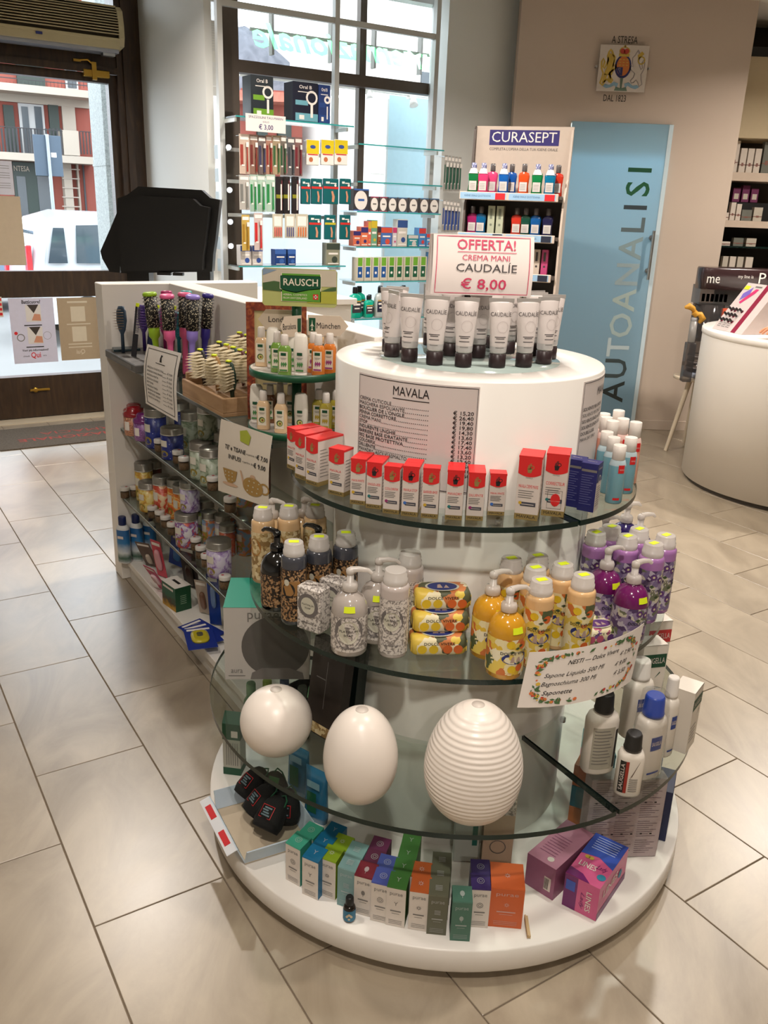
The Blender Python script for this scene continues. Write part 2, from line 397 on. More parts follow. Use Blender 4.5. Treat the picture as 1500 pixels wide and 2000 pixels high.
# ------------------------------------------------------------------ entrance door
D = bpy.data.objects.new('door_1', None); COL.objects.link(D); D.rotation_euler = (0, 0, YAW); D['kind'] = 'structure'
def dpart(n, *boxes, m=None, parent=D):
    mb = MB()
    for bx in boxes: mb.box(*bx, m)
    return link(n, mb.mesh(n), parent)
dpart('jamb', (1.93, 2.0, 6.60, 6.80, 0, CEIL), (2.0, 2.11, 6.64, 6.80, 0, CEIL), (1.97, 2.02, 6.58, 6.66, 0, CEIL), m=WOODD)
dpart('jamb', (.45, .62, 6.62, 6.80, 0, CEIL), m=WOODD)
dpart('lintel', (.62, 1.93, 6.62, 6.80, 2.38, 2.78), (.62, 1.93, 6.60, 6.64, 2.36, 2.40), m=WOODD)
dpart('stile', (1.878, 1.935, 6.65, 6.73, .012, 2.36), m=WOODD)
dpart('stile', (.62, .70, 6.65, 6.73, .012, 2.36), m=WOODD)
dpart('rail', (.70, 1.878, 6.65, 6.73, 2.305, 2.36), m=WOODD)
dpart('rail', (.70, 1.878, 6.645, 6.735, .872, 1.052), m=WOODD)
dpart('rail', (.70, 1.878, 6.645, 6.735, .012, .312), m=WOODD)
dpart('pane', (.70, 1.878, 6.686, 6.692, 1.052, 2.305), m=PANE)
dpart('pane', (.70, 1.878, 6.686, 6.692, .312, .872), m=PANE)
dpart('fanlight_pane', (.62, 1.93, 6.70, 6.71, 2.78, CEIL), m=PANE)
mb = MB(); mb.box(1.16, 1.30, 6.628, 6.645, .205, .222, BRASS, ch=.003); mb.lathe([(.02, 0), (.02, .01), (.012, .016)], BRASS, n=14, T=Matrix.Translation((1.20, 6.645, .214)) @ Matrix.Rotation(R(90), 4, 'X')); link('latch', mb.mesh('latch'), D)
mb = MB(); mb.box(1.70, 1.875, 6.59, 6.645, 2.33, 2.375, BRASS, ch=.004); mb.box(1.755, 1.785, 6.58, 6.60, 2.31, 2.42, BRASS)
mb.tube([(1.775, 6.60, 2.40), (1.73, 6.58, 2.43), (1.67, 6.61, 2.425)], .007, BRASS); mb.box(1.64, 1.69, 6.6, 6.62, 2.415, 2.43, BRASS); link('door_closer', mb.mesh('door_closer'), D)
mb = MB(); mb.box(.5, 2.0, 6.5, 6.69, 0, .006, mat('threshold_stone', srgb(198, 184, 160), r=.5)); room('trim_1', mb)
# air curtain over the door
mb = MB(); a0, a1 = .45, 1.935
CREAM = mat('cream_plastic', srgb(196, 184, 146), r=.45, var=.04)
AC = tpl('air_curtain', *[])
r = bpy.data.objects.new('air_curtain', None); COL.objects.link(r); r.location = G(1.2, 6.45, 2.49); r.rotation_euler = (0, 0, YAW)
tag(r, 'long cream air curtain unit with slatted grille above the entrance door', 'air curtain')
prof = [(.13, .26), (.02, .26), (-.03, .23), (-.05, .14), (-.05, .07), (-.03, .02), (.13, .0)]
def extr(mb, pr, x0, x1, m): mb.prism(pr, x0, x1, m, T=Matrix(((0, 0, 1, 0), (1, 0, 0, 0), (0, 1, 0, 0), (0, 0, 0, 1))))
mb = MB(); extr(mb, [(.13, .26), (.03, .26), (-.01, .23), (-.03, .14), (-.03, .07), (-.01, .03), (.13, .0)], -.74, .72, mat('dark_grille_core', srgb(58, 48, 32), r=.8)); link('core', mb.mesh('core'), r)
mb = MB(); extr(mb, prof, .70, .735, CREAM); link('end_cap', mb.mesh('end_cap'), r)
mb = MB(); extr(mb, prof, -.75, -.72, CREAM); link('end_cap', mb.mesh('end_cap'), r)
mb = MB(); mb.box(-.72, .70, -.045, .12, .0, .065, CREAM); mb.box(-.72, .70, -.05, .0, .045, .065, CREAM, ch=.004); link('lower_trim', mb.mesh('lower_trim'), r)
mb = MB(); mb.box(-.72, .70, -.02, .12, -.022, 0, mat('outlet_metal', srgb(170, 176, 190), r=.3, m=.6)); mb.box(.60, .68, 0, .06, -.04, -.02, STEEL); link('outlet', mb.mesh('outlet'), r)
for i in range(11):
    q = i/10; mb = MB(); z = .085+.165*q; y = -.052 + max(0, (z-.14))*.35+max(0, z-.225)*1.2
    mb.box(-.72, .70, y, y+.02, z, z+.0055, CREAM); link('slat', mb.mesh('slat'), r)
mb = MB(); mb.box(-.72, .70, .0, .13, .25, .262, CREAM); link('top_cover', mb.mesh('top_cover'), r)
mb = MB(); mb.box(.17, .21, -.056, -.05, .03, .045, mat('blue_badge', srgb(50, 60, 130))); link('badge', mb.mesh('badge'), r)
# notices on the door glass
def notice(name, x0, y0, x1, y1, b, m, label, cat='notice', prints=None):
    (a0, z1), (a1, z0) = PB(x0, y0, b), PB(x1, y1, b); w, h = a1-a0, z1-z0
    r = bpy.data.objects.new(name, None); COL.objects.link(r); r.location = G((a0+a1)/2, b, z0); r.rotation_euler = (0, 0, YAW); tag(r, label, cat)
    mb = MB(); mb.box(-w/2, w/2, -.001, .001, 0, h, m); link('sheet', mb.mesh('sheet'), r)
    if prints: mb = MB(); prints(mb, w, h, flat(-.0018)); link('print', mb.mesh('print'), r)
    return r
SKIN = mat('printed_skin', srgb(200, 140, 110)); RED = mat('red_ink', srgb(206, 32, 40)); GREYINK = mat('grey_ink', srgb(120, 116, 112))
def pr_poster(mb, w, h, f):
    mb.text('Batticuore?', h*.075, INK, f, y=h*.94, bold=.02, width=w*.42)
    for k, y0 in enumerate((.64, .30)):
        mb.rect(-w*.14, w*.2, h*y0, h*(y0+.26), mat('photo_white', srgb(216, 210, 204)), f)
        mb.poly([(-w*.10, h*(y0+.26)), (w*.16, h*(y0+.26)), (w*.04, h*(y0+.13))], mat('photo_hair', srgb(58, 48, 42)), lambda u, v: (u, -.0021, v))
        mb.poly([(-w*.02, h*(y0+.02)), (w*.19, h*(y0+.01)), (w*.18, h*(y0+.11)), (w*.05, h*(y0+.12))], SKIN, lambda u, v: (u, -.0021, v))
    for y in (.585, .25): mb.rect(-w*.2, w*.2, h*(y-.008), h*(y+.008), INK, f)
    mb.text('Vuoi più informazioni?', h*.045, INK, f, y=h*.20, bold=.02, width=w*.6)
    mb.text('Qui', h*.12, RED, f, y=h*.12, bold=.013, width=w*.22)
    mb.text('chiedi', h*.035, INK, f, x=-w*.22, y=h*.11, width=w*.14); mb.text('ora', h*.035, INK, f, x=w*.2, y=h*.11, width=w*.08)
    mb.ring([(x-w*.3, y+h*.4) for x, y in circ(w*.08, 20)], GREYINK, .003, f); mb.poly([(x-w*.40, y+h*.47) for x, y in circ(w*.04, 12)], RED, f)
    mb.ring([(x+w*.3, y+h*.42) for x, y in circ(w*.09, 20)], GREYINK, .001, f)
LAV = mat('lavender_paper', srgb(206, 204, 222), r=.6)
notice('door_poster', 15, 583, 114, 706, 6.64, LAV, 'pale poster with photos and red Qui taped in the lower door pane', 'poster', pr_poster)
def pr_back(mb, w, h, f):
    L = mat('faint_print', srgb(205, 192, 168)); mb.rect(-w*.25, w*.25, h*.915, h*.945, L, f)
    for y0 in (.62, .30): mb.rect(-w*.18, w*.18, h*y0, h*(y0+.24), L, f)
    for y in (.57, .25, .20): mb.rect(-w*.3, w*.3, h*y, h*(y+.018), L, f)
    mb.text('Qui', h*.1, L, f, y=h*.13, bold=.013, width=w*.22, mirror=True)
notice('door_poster', 110, 582, 197, 700, 6.64, mat('tan_card', srgb(170, 150, 122), r=.7), 'tan back of a poster taped beside the lavender one on the door', 'poster', pr_back)
notice('notice_sheet', -30, 312, 29, 381, 6.63, mat('cool_paper', srgb(214, 214, 226), r=.7), 'white printed sheet high on the door glass at left edge', 'notice',
       lambda mb, w, h, f: [mb.rect(-w*.38, w*.38, h*q, h*(q+.012), GREYINK, f) for q in (.2, .27, .34, .5, .57, .64, .78, .85)])
notice('frosted_sign', -40, 381, 52, 518, 6.63, mat('tan_translucent', srgb(196, 178, 152), r=.5), 'blank tan card taped on the door glass above the middle rail', 'notice')
notice('opening_hours_sticker', -12, 580, 7, 619, 6.64, mat('cream_sticker', srgb(220, 206, 190)), 'cream sticker with red letters at the photo left edge', 'sticker',
       lambda mb, w, h, f: [mb.rect(-w*.1+.005, w*.42, h*q, h*(q+.13), RED, f) for q in (.08, .32, .56, .8)])
# mat
mr_ = bpy.data.objects.new('door_mat', None); COL.objects.link(mr_); mr_.location = G(1.42, 6.07, 0); mr_.rotation_euler = (0, 0, YAW); tag(mr_, 'grey-brown entrance mat with faded red lettering by the door', 'door mat')
mb = MB(); mb.box(-.62, .62, -.26, .29, 0, .008, pat('mat_pile', [(.3, srgb(66, 58, 48)), (.7, srgb(98, 88, 76))], scale=120, kind='noise', r=.95), ch=.003); link('mat_body', mb.mesh('mat_body'), mr_)
mb = MB(); RM = mat('faded_red', srgb(150, 66, 58), r=.95)
ff = lambda u, v: (-u, -v, .009)
mb.text('FARMACIA', .10, RM, ff, y=-.07, bold=.02, width=.62); mb.text('INTERNAZIONALE', .10, RM, ff, y=.07+.0, bold=.02, width=.95) ; link('lettering', mb.mesh('lettering'), mr_)
# ------------------------------------------------------------------ shop window
W1 = bpy.data.objects.new('window_1', None); COL.objects.link(W1); W1.rotation_euler = (0, 0, YAW); W1['kind'] = 'structure'
BR2 = mat('dark_bronze_frame', srgb(88, 76, 66), r=.5, var=.1)
dpart('frame_jamb', (2.22, 2.36, 5.50, 5.60, .5, CEIL), m=BR2, parent=W1)
dpart('frame_jamb', (3.88, 3.96, 5.46, 5.56, .5, CEIL), (3.78, 3.88, 5.42, 5.50, .5, CEIL), m=ALU, parent=W1)
dpart('frame_head', (2.36, 3.9, 5.46, 5.56, 2.86, CEIL), m=ALU, parent=W1)
dpart('transom', (2.36, 3.9, 5.50, 5.58, 2.315, 2.385), m=BR2, parent=W1)
dpart('mullion', (3.265, 3.315, 5.58, 5.63, 1.6, CEIL), m=BR2, parent=W1)
dpart('pane', (2.36, 3.265, 5.54, 5.546, 2.385, 2.86), m=PANE, parent=W1)
dpart('pane', (3.315, 3.88, 5.54, 5.546, 2.385, 2.86), m=PANE, parent=W1)
dpart('pane', (2.36, 3.265, 5.54, 5.546, .55, 2.315), m=PANE, parent=W1)
dpart('pane', (3.315, 3.88, 5.54, 5.546, .55, 2.315), m=PANE, parent=W1)
dpart('sill', (2.21, 3.78, 5.30, 5.62, .5, .55), m=WHITE, parent=W1)
o = tag(link('frosted_screen', None), 'bright frosted screen filling the lower shop window behind the rack', 'screen'); o.rotation_euler = (0, 0, YAW)
mb = MB(); mb.box(2.3, 4.6, 6.5, 6.51, .52, 1.745, glass('frosted_film', (.9, .93, .95), milk=.93, milkc=(.9, .93, .95), rough=.3)); link('sheet', mb.mesh('sheet'), o); mb = MB(); mb.box(2.3, 4.6, 6.47, 6.54, -.02, .52, WHITE); link('plinth', mb.mesh('plinth'), o)
# lit track in the vitrine
tr_ = bpy.data.objects.new('track_light_rail', None); COL.objects.link(tr_); tr_.location = G(3.35, 6.0, 2.36); tr_.rotation_euler = (0, 0, YAW); tag(tr_, 'white spotlight track with lamps behind the window transom', 'track light')
mb = MB(); mb.box(-.78, .85, -.02, .02, 0, .03, WHITE); link('rail', mb.mesh('rail'), tr_)
for x in (-.06, .235, .62):
    mb = MB(); mb.box(x-.03, x+.03, -.02, .02, -.02, .0, WHITE); mb.lathe([(.018, 0), (.024, -.03), (.034, -.07)][::-1], WHITE, n=14, T=Matrix.Translation((x, -.01, -.005)) @ Matrix.Rotation(R(-25), 4, 'X'))
    h = link('lamp_head', mb.mesh('lamp_head'), tr_)
    if x < .5:
        mb = MB(); mb.lathe([(.005, -.085), (.026, -.08), (.034, -.068)], emis('spot_bulb', (.75, .8, 1), 12), n=14, T=Matrix.Translation((x, -.01, -.005)) @ Matrix.Rotation(R(-25), 4, 'X')); link('bulb', mb.mesh('bulb'), h)
# neon script, read from behind
mb = MB(); NEON = emis('green_neon', (.0, 1, .25), 1.5)
ns = tag(link('neon_sign', None), 'green neon script sign high outside the window, read from behind', 'neon sign'); ns.location = G(3.38, 5.9, 2.64); ns.rotation_euler = (0, 0, YAW)
vs_, fs_, x0_, x1_, y0_, y1_ = text_geo('Internazionale', .02, .35)
mb.text('Internazionale', .21, NEON, lambda u, v: (u, 0, v-.04+u*0.0), width=1.5, bold=.02, shear=.35, mirror=True); link('tubing', mb.mesh('tubing'), ns)
mb = MB()
for x in (-.6, -.15, .2, .6): mb.box(x-.008, x+.008, .0, .05, -.14, .12, mat('sign_bracket', srgb(110, 108, 100)))
mb.box(-.75, .75, .03, .045, -.01, .01, MC['sign_bracket']); link('bracket', mb.mesh('bracket'), ns)
# tall frosted panel in the vitrine
o = tag(link('privacy_screen', None), 'pale blue frosted panel standing behind the right window pane', 'panel'); o.location = G(4.12, 6.2, .3); o.rotation_euler = (0, 0, YAW)
mb = MB(); mb.box(-.22, .24, 0, .02, 0, 2.08, mat('pale_blue_panel', srgb(176, 206, 216), r=.4)); mb.box(-.235, -.22, 0, .02, 0, 2.05, ALU); link('sheet', mb.mesh('sheet'), o)
mb = MB(); mb.box(-.26, .28, -.05, .07, -.03, 0, ALU); mb.box(-.26, -.2, 0, .02, -.3, 0, ALU); mb.box(.2, .28, 0, .02, -.3, 0, ALU); link('foot', mb.mesh('foot'), o)
# ------------------------------------------------------------------ taupe wall with the glass door
X0, XD0, XD1, X1, YW, ZD = .80, 1.206, 1.914, 2.384, 6.60, 2.175
mb = MB(); mb.box(X0, XD0, YW, YW+.14, 0, CEIL, WALLB); mb.box(XD1, X1, YW, YW+.14, 0, CEIL, WALLB); mb.box(XD0, XD1, YW, YW+.14, ZD, CEIL, WALLB); mb.box(X1-.14, X1, YW+.14, 7.6, 0, CEIL, WALLB)
struct('wall_taupe', mb)
mb = MB(); mb.box(XD1+.005, X1+.002, YW-.014, YW, 0, .075, WALLB, ch=.002); struct('baseboard_taupe', mb)
# little room behind the door and the far wall
mb = MB(); mb.box(XD0-.35, XD0-.3, YW+.14, 8.2, 0, CEIL, WALLG); mb.box(XD0-.3, X1-.14, 8.2, 8.25, 0, CEIL, mat('blue_white_wall', srgb(190, 214, 226), r=.8)); mb.box(XD0-.3, X1-.14, YW+.14, 8.2, -.02, 0, WALLG); mb.box(XD0-.3, X1-.14, YW+.14, 8.2, CEIL, CEIL+.05, CEILM); struct('wall_testing_room', mb)
ld = bpy.data.lights.new('room_lamp', 'AREA'); ld.shape = 'RECTANGLE'; ld.size = .5; ld.size_y = .5; ld.energy = 270; ld.color = (.72, .9, 1); lo = bpy.data.objects.new('room_lamp', ld); COL.objects.link(lo); lo.location = (1.6, 7.5, CEIL-.02)
D2 = bpy.data.objects.new('door_2', None); COL.objects.link(D2); D2['kind'] = 'structure'; D2.location = (XD0, YW-.03, 0)
wd_ = XD1-XD0
mb = MB(); mb.box(.004, wd_-.03, 0, .010, .01, ZD-.005, FROST); link('pane', mb.mesh('pane'), D2)
mb = MB(); mb.box(wd_-.03, wd_, -.002, .012, .01, ZD-.005, mat('polished_edge', srgb(206, 224, 232), r=.15, coat=.5)); link('edge_strip', mb.mesh('edge_strip'), D2)  # pale colour stands in for light caught in the glass edge
mb = MB(); SD = STEEL
mb.tube([(wd_-.055, -.05, 1.13), (wd_-.055, -.05, 1.47)], .011, SD, n=12)
for z in (1.19, 1.42): mb.tube([(wd_-.055, -.05, z), (wd_-.055, .03, z)], .008, SD); mb.lathe([(.018, 0), (.018, .01)], SD, n=14, T=Matrix.Translation((wd_-.055, .0, z)) @ Matrix.Rotation(R(90), 4, 'X'))
link('handle', mb.mesh('handle'), D2)
mb = MB(); LT = [('A', 0), ('U', 1), ('T', 2), ('O', 3), ('A', 4), ('N', 5), ('A', 6), ('L', 7), ('I', 8), ('S', 9), ('I', 10)]
CL = [srgb(52, 60, 60), srgb(66, 78, 80), srgb(196, 214, 220), srgb(178, 198, 198), srgb(178, 196, 192), srgb(160, 180, 186), srgb(138, 158, 162), srgb(96, 110, 114), srgb(62, 72, 78), srgb(40, 92, 62), srgb(36, 84, 60)]
zc = .20
for (ch, i) in LT:
    hgt = {'I': .094, 'L': .14, 'T': .145, 'U': .17, 'S': .155}.get(ch, .184)
    zc += hgt/2
    fn = lambda u, v, zc=zc: (wd_*.735-v, -.001, zc+u)
    mb.text(ch, .235, mat('letter_film_%d' % i, CL[i], r=.3), fn, bold=.012)
    zc += hgt/2
link('lettering', mb.mesh('lettering'), D2)
# crest plaque
cr_ = tag(link('crest_plaque', None), 'square plaque with a painted lion, unicorn and shield on taupe wall', 'plaque'); cr_.location = ((1.346+1.682)/2, YW-.03, 2.365)
mb = MB(); mb.box(-.165, .165, -.006, 0, 0, .285, mat('plaque_white', srgb(206, 196, 186), r=.3), ch=.001); link('plate', mb.mesh('plate'), cr_)
mb = MB()
for x in (-.18, .18): mb.tube([(x, -.01, .15), (x, .03, .15)], .007, STEEL)
link('wall_stud', mb.mesh('wall_stud'), cr_)
GOLD, SILV, NAVY, BLU, CRIM = mat('heraldic_gold', srgb(190, 160, 66)), mat('heraldic_silver', srgb(150, 142, 138)), mat('heraldic_navy', srgb(38, 42, 92)), mat('ribbon_blue', srgb(132, 168, 190)), mat('heraldic_red', srgb(178, 62, 48))
ORNG = mat('heraldic_orange', srgb(190, 110, 50))
def lay(k): return lambda u, v: (u, -.0065-.0005*k, v)
mb = MB()
lion = [(-.145, .05), (-.125, .035), (-.115, .06), (-.10, .075), (-.085, .06), (-.07, .055), (-.062, .07), (-.08, .09), (-.085, .115), (-.06, .135), (-.045, .15), (-.05, .165), (-.07, .155), (-.062, .18), (-.06, .21), (-.075, .225), (-.085, .245), (-.095, .255), (-.105, .24), (-.112, .215), (-.105, .19), (-.115, .16), (-.125, .14), (-.135, .15), (-.128, .18), (-.138, .2), (-.148, .18), (-.145, .14), (-.13, .11), (-.135, .08)]
uni = [(-x*.98, y) for x, y in lion][::-1]
mb.ring(uni, SILV, .0035, lay(1)); mb.poly([(.10, .20), (.135, .235), (.118, .25), (.09, .225)], GOLD, lay(2)); mb.ring([(x+.12, y+.195) for x, y in circ(.022, 14)], GOLD, .004, lay(2)); mb.poly([(.083, .25), (.095, .235), (.09, .262)], SILV, lay(2))
for k in range(len(lion)): pass
mb.ring(lion, GOLD, .006, lay(1)); mb.poly([(-.125, .10), (-.07, .10), (-.06, .14), (-.065, .22), (-.10, .235), (-.112, .2), (-.11, .15)], GOLD, lay(1)); mb.poly([(-.135, .05), (-.11, .055), (-.10, .10), (-.12, .11)], GOLD, lay(1)); mb.poly([(-.095, .07), (-.07, .06), (-.075, .10), (-.095, .11)], GOLD, lay(1))
mb.poly(circ(.056, 24, 0, .155, ry=.073), NAVY, lay(1)); mb.poly(circ(.044, 24, 0, .157, ry=.06), ORNG, lay(2)); mb.poly([(-.043, .15), (0, .15), (0, .098), (-.02, .103), (-.038, .128)], NAVY, lay(3)); mb.ring([(-.03, .14), (-.018, .145), (-.016, .115)], SILV, .002, lay(4))
for i in range(3):
    for j in range(3): mb.rect(-.03+.024*i, -.016+.024*i, .16+.017*j, .165+.017*j, GOLD, lay(3))
mb.poly([(-.035, .215), (.035, .215), (.037, .232), (-.037, .232)], GOLD, lay(2)); mb.poly(circ(.02, 12, -.016, .245), CRIM, lay(2)); mb.poly(circ(.02, 12, .016, .245), CRIM, lay(2)); mb.ring([(x, y+.248) for x, y in circ(.034, 16, ry=.024)], GOLD, .003, lay(3)); mb.poly([(-.004, .27), (.004, .27), (.004, .284), (-.004, .284)], GOLD, lay(3)); mb.rect(-.01, .01, .276, .28, GOLD, lay(3))
for sgn in (-1, 1):
    mb.poly([(sgn*x, y) for x, y in ((.02, .05), (.05, .06), (.08, .04), (.11, .045), (.125, .03), (.10, .018), (.07, .025), (.045, .038), (.03, .02))][::sgn], BLU, lay(1))
mb.poly([(-.045, .005), (.045, .005), (.035, .03), (.0, .02), (-.035, .03)], mat('ribbon_dark', srgb(96, 116, 100)), lay(2)); mb.poly([(-.006, .02), (.006, .02), (.01, .085), (-.01, .085)], MC['ribbon_dark'], lay(2))
link('emblem', mb.mesh('emblem'), cr_)
wl = tag(link('wall_lettering', None), 'black words A STRESA and DAL 1823 around the crest plaque', 'lettering'); wl.location = (1.514, YW-.002, 2.36)
mb = MB(); mb.text('A STRESA', .062, INK, flat(0), y=.325, x=-.0, width=.175); link('upper_words', mb.mesh('upper_words'), wl)
mb = MB(); mb.text('DAL 1823', .06, INK, flat(0), y=-.035, x=-.025, width=.155); link('lower_words', mb.mesh('lower_words'), wl)
# far right: cosmetic shelving in a niche
BEIGE = mat('lit_beige_panel', srgb(214, 196, 160), r=.7, var=.03)
mb = MB(); mb.box(2.3, 4.2, 7.45, 7.6, 0, CEIL, mat('dark_niche_back', srgb(70, 62, 54), r=.7)); struct('wall_niche', mb)
mb = MB(); mb.box(2.384, 4.2, 7.0, 7.45, 2.14, 2.72, BEIGE); mb.box(2.384, 4.2, 6.98, 7.0, 2.68, 2.74, BLACK); struct('trim_2', mb)
sh = tag(link('cosmetics_shelving', None), 'cream shelving bay full of skincare boxes at right photo edge', 'shelving'); sh.location = (2.39, 7.05, 0)
NB = mat('cream_shelf', srgb(222, 202, 182), r=.5)
ZS = [(.9, .96), (1.45, 1.455), (1.70, 1.77), (1.36, 1.366)]
for nm, (z0, z1) in zip(('plinth', 'glass_shelf', 'shelf', 'glass_shelf'), ((0, .1), (1.36, 1.372), (1.51, 1.56), (1.13, 1.142))):
    mb = MB(); mb.box(0, 1.7, 0, .38, z0, z1, NB if 'glass' not in nm else DKGLASS); link(nm, mb.mesh(nm), sh)
mb = MB(); mb.box(0, 1.7, 0, .38, 1.845, 1.905, NB); link('shelf', mb.mesh('shelf'), sh)
mb = MB(); mb.box(0, 1.7, .0, .38, .86, .9, NB); link('shelf', mb.mesh('shelf'), sh)
mb = MB(); mb.box(1.66, 1.7, 0, .38, .1, 2.14, NB); mb.box(0.0, .02, .05, .38, .1, 2.14, NB); link('upright', mb.mesh('upright'), sh)
CARD = [mat('cream_carton', srgb(226, 214, 200)), mat('pale_carton', srgb(205, 196, 180)), mat('grey_carton', srgb(120, 122, 112)), mat('plum_carton', srgb(110, 40, 84)), mat('indigo_carton', srgb(60, 50, 110)), mat('orange_carton', srgb(210, 90, 40))]
RIB = mat('rose_ribbon', srgb(140, 96, 84))
spec = [(1.905, [(.02, .07, .2, 0), (.12, .06, .22, 0), (.19, .05, .17, 0), (.245, .05, .17, 0), (.30, .05, .17, 0), (.36, .07, .22, 2)], 'upper shelf'),
        (1.56, [(.01, .08, .055, 0), (.095, .08, .055, 0), (.18, .04, .13, 0), (.225, .04, .12, 0), (.27, .08, .08, 2), (.36, .07, .10, 1)], 'middle shelf'),
        (1.142, [(.01, .07, .05, 1), (.09, .08, .045, 0), (.18, .045, .15, 1), (.235, .05, .15, 0), (.295, .05, .15, 1), (.36, .06, .15, 0)], 'lower glass shelf'),
        (1.61+.0, [], ''), (1.372, [(.02, .09, .04, 1), (.12, .10, .03, 0), (.24, .08, .06, 2), (.34, .08, .06, 1)], 'upper glass shelf')]
for z, lst, nm in spec:
    for i, (x, w_, h_, ci) in enumerate(lst):
        mb = MB(); mb.box(0, w_-.004, 0, .05, 0, h_, CARD[ci]); m2 = MB(); m2.box(-.0005, w_-.0035, -.001, .051, h_*.3, h_*.3+.006, RIB); m2.box(w_*.3, w_*.6, -.002, 0, h_*.26, h_*.4, RIB)
        put(tpl('skincare_carton', ('carton', mb), ('ribbon', m2)), (2.405+x, 7.08, z), 0, '%s cosmetic carton, %s on the far niche %s' % (('cream', 'pale', 'grey')[ci], od(i, len(lst)), nm), 'carton', 'skincare cartons in the niche')
for i, (x, ci) in enumerate(((.02, 5), (.10, 4), (.20, 3), (.27, 3), (.34, 3))):
    mb = MB(); mb.box(0, .055, 0, .05, 0, .10+.02*(i % 2), CARD[ci]); m2 = MB(); m2.box(.01, .045, -.001, 0, .02, .06, CARD[1])
    put(tpl('makeup_carton', ('carton', mb), ('label', m2)), (2.405+x, 7.14, 1.56+.136), 0, '%s make-up carton, %s on the dark riser in the niche' % (('orange', 'indigo', 'plum', 'plum', 'plum')[i], od(i, 5)), 'carton', 'dark riser cartons')
rr_ = tag(link('display_riser', None), 'black riser block under small make-up cartons in the niche', 'riser'); rr_.location = (2.415, 7.14, 1.561)
mb = MB(); mb.box(0, .6, 0, .2, 0, .133, BLACK, ch=.003); link('block', mb.mesh('block'), rr_)
# ================================================================== round counter, drum and gondola
DC = Vector((.186, 2.036)); RB, R3, R2, R1, RD = .632, .624, .518, .416, .312
ZB, Z3, Z2, Z1, ZT = .09, .38, .67, .957, 1.229
GT = .012
dsp = tag(link('display_island', None), 'white display island: round glass-shelved end with drum and long gondola behind', 'display island'); dsp.location = (DC.x, DC.y, 0)
mb = MB(); mb.lathe([(RB-.035, 0), (RB-.035, .022), (RB-.004, .028), (RB, .034), (RB, ZB-.004), (RB-.003, ZB), (0, ZB)], WHITE, n=96, cap=False); link('round_plinth', mb.mesh('round_plinth'), dsp)
mb = MB(); mb.lathe([(RD, ZB), (RD, ZT-.003), (RD-.003, ZT), (.212, ZT), (.212, ZT-.004), (0, ZT-.004)], WHITE, n=96, cap=False); link('drum', mb.mesh('drum'), dsp)
mb = MB(); mb.lathe([(0, ZT-.0038), (.211, ZT-.0038), (.211, ZT), (0, ZT)], mat('frosted_disc', srgb(168, 184, 180), r=.12, coat=.6), n=64, cap=False); link('glass_disc', mb.mesh('glass_disc'), dsp)
def shelf_sector(z, ro, a0, a1, n=40, nm='glass_shelf'):
    ri = RD+.001; mb = MB(); A = [a0+(a1-a0)*i/n for i in range(n+1)]
    for zz, rev in ((z, 0), (z-GT, 1)):
        vs = [(r*math.cos(a), r*math.sin(a), zz) for a in A for r in (ri, ro)]
        mb.add(vs, [[2*i, 2*i+1, 2*i+3, 2*i+2][::-1 if rev else 1] for i in range(n)], SHELF)
    p = link(nm, mb.mesh(nm), dsp)
    mb = MB(); vs = [(ro*math.cos(a), ro*math.sin(a), zz) for a in A for zz in (z-GT, z)]
    mb.add(vs, [[2*i, 2*i+2, 2*i+3, 2*i+1] for i in range(n)], DKGLASS, True)
    for a in (a0, a1):
        mb.add([(r*math.cos(a), r*math.sin(a), zz) for zz in (z-GT, z) for r in (ri, ro)], [[0, 1, 3, 2]], DKGLASS)
    link('polished_edge', mb.mesh('polished_edge'), p)
    for i in range(1, 6):
        pass
for z, ro in ((Z1, R1), (Z2, R2), (Z3, R3)):
    s = {Z1: R(-58.3), Z2: R(-44.6), Z3: R(-58.4)}[z]
    shelf_sector(z, ro, R(-192), s-.008); shelf_sector(z-(.0), ro, s+.006, R(70))
# shelf studs
for z, ro in ((Z1, R1), (Z2, R2), (Z3, R3)):
    for a in (-150, -125, -100, -80, -30, 10):
        mb = MB(); mb.lathe([(.007, -.014), (.007, -.002), (.003, 0)], STEEL, n=10, T=Matrix.Translation(((RD+.012)*math.cos(R(a)), (RD+.012)*math.sin(R(a)), z-GT)))
        link('shelf_stud', mb.mesh('shelf_stud'), dsp)
# gondola (room axes)
GA0, GA1, GB0, GB1, GZ = .93, 1.54, 1.90, 3.48, 1.24
def gp(n, *boxes, m=WHITE, ch=0):
    mb = MB()
    for bx in boxes: mb.box(*bx, m, ch=ch)
    return link(n, mb.mesh(n), dsp, loc=(-DC.x, -DC.y, 0), rz=YAW)
gp('end_panel', (.906, 1.56, GB1, GB1+.1, 0, GZ), ch=.003)
gp('divider', (1.174, 1.27, 1.90, GB1, .06, GZ), ch=.002)
gp('plinth', (GA0+.012, 1.52, 2.0, GB1, 0, .062))
gp('base_shelf', (GA0, 1.54, 2.0, GB1, .062, ZB), ch=.002)
for z in (.96, .668, .372):
    mb = MB(); a0 = GA0+(.012 if z == .668 else 0)
    mb.box(a0+.002, 1.173, 2.0, GB1-.001, z-GT, z, SHELF); p = link('glass_shelf', mb.mesh('glass_shelf'), dsp, loc=(-DC.x, -DC.y, 0), rz=YAW)
    mb = MB(); mb.box(a0, a0+.0022, 2.0, GB1-.001, z-GT, z, DKGLASS); link('polished_edge', mb.mesh('polished_edge'), p)
    mb = MB(); mb.box(a0-.0006, a0+.001, 2.0, GB1-.001, z-.001, z+.0006, mat('edge_glint', srgb(190, 205, 205), r=.15)); link('glint_strip', mb.mesh('glint_strip'), p)  # pale strip paints the glint along the shelf's upper edge
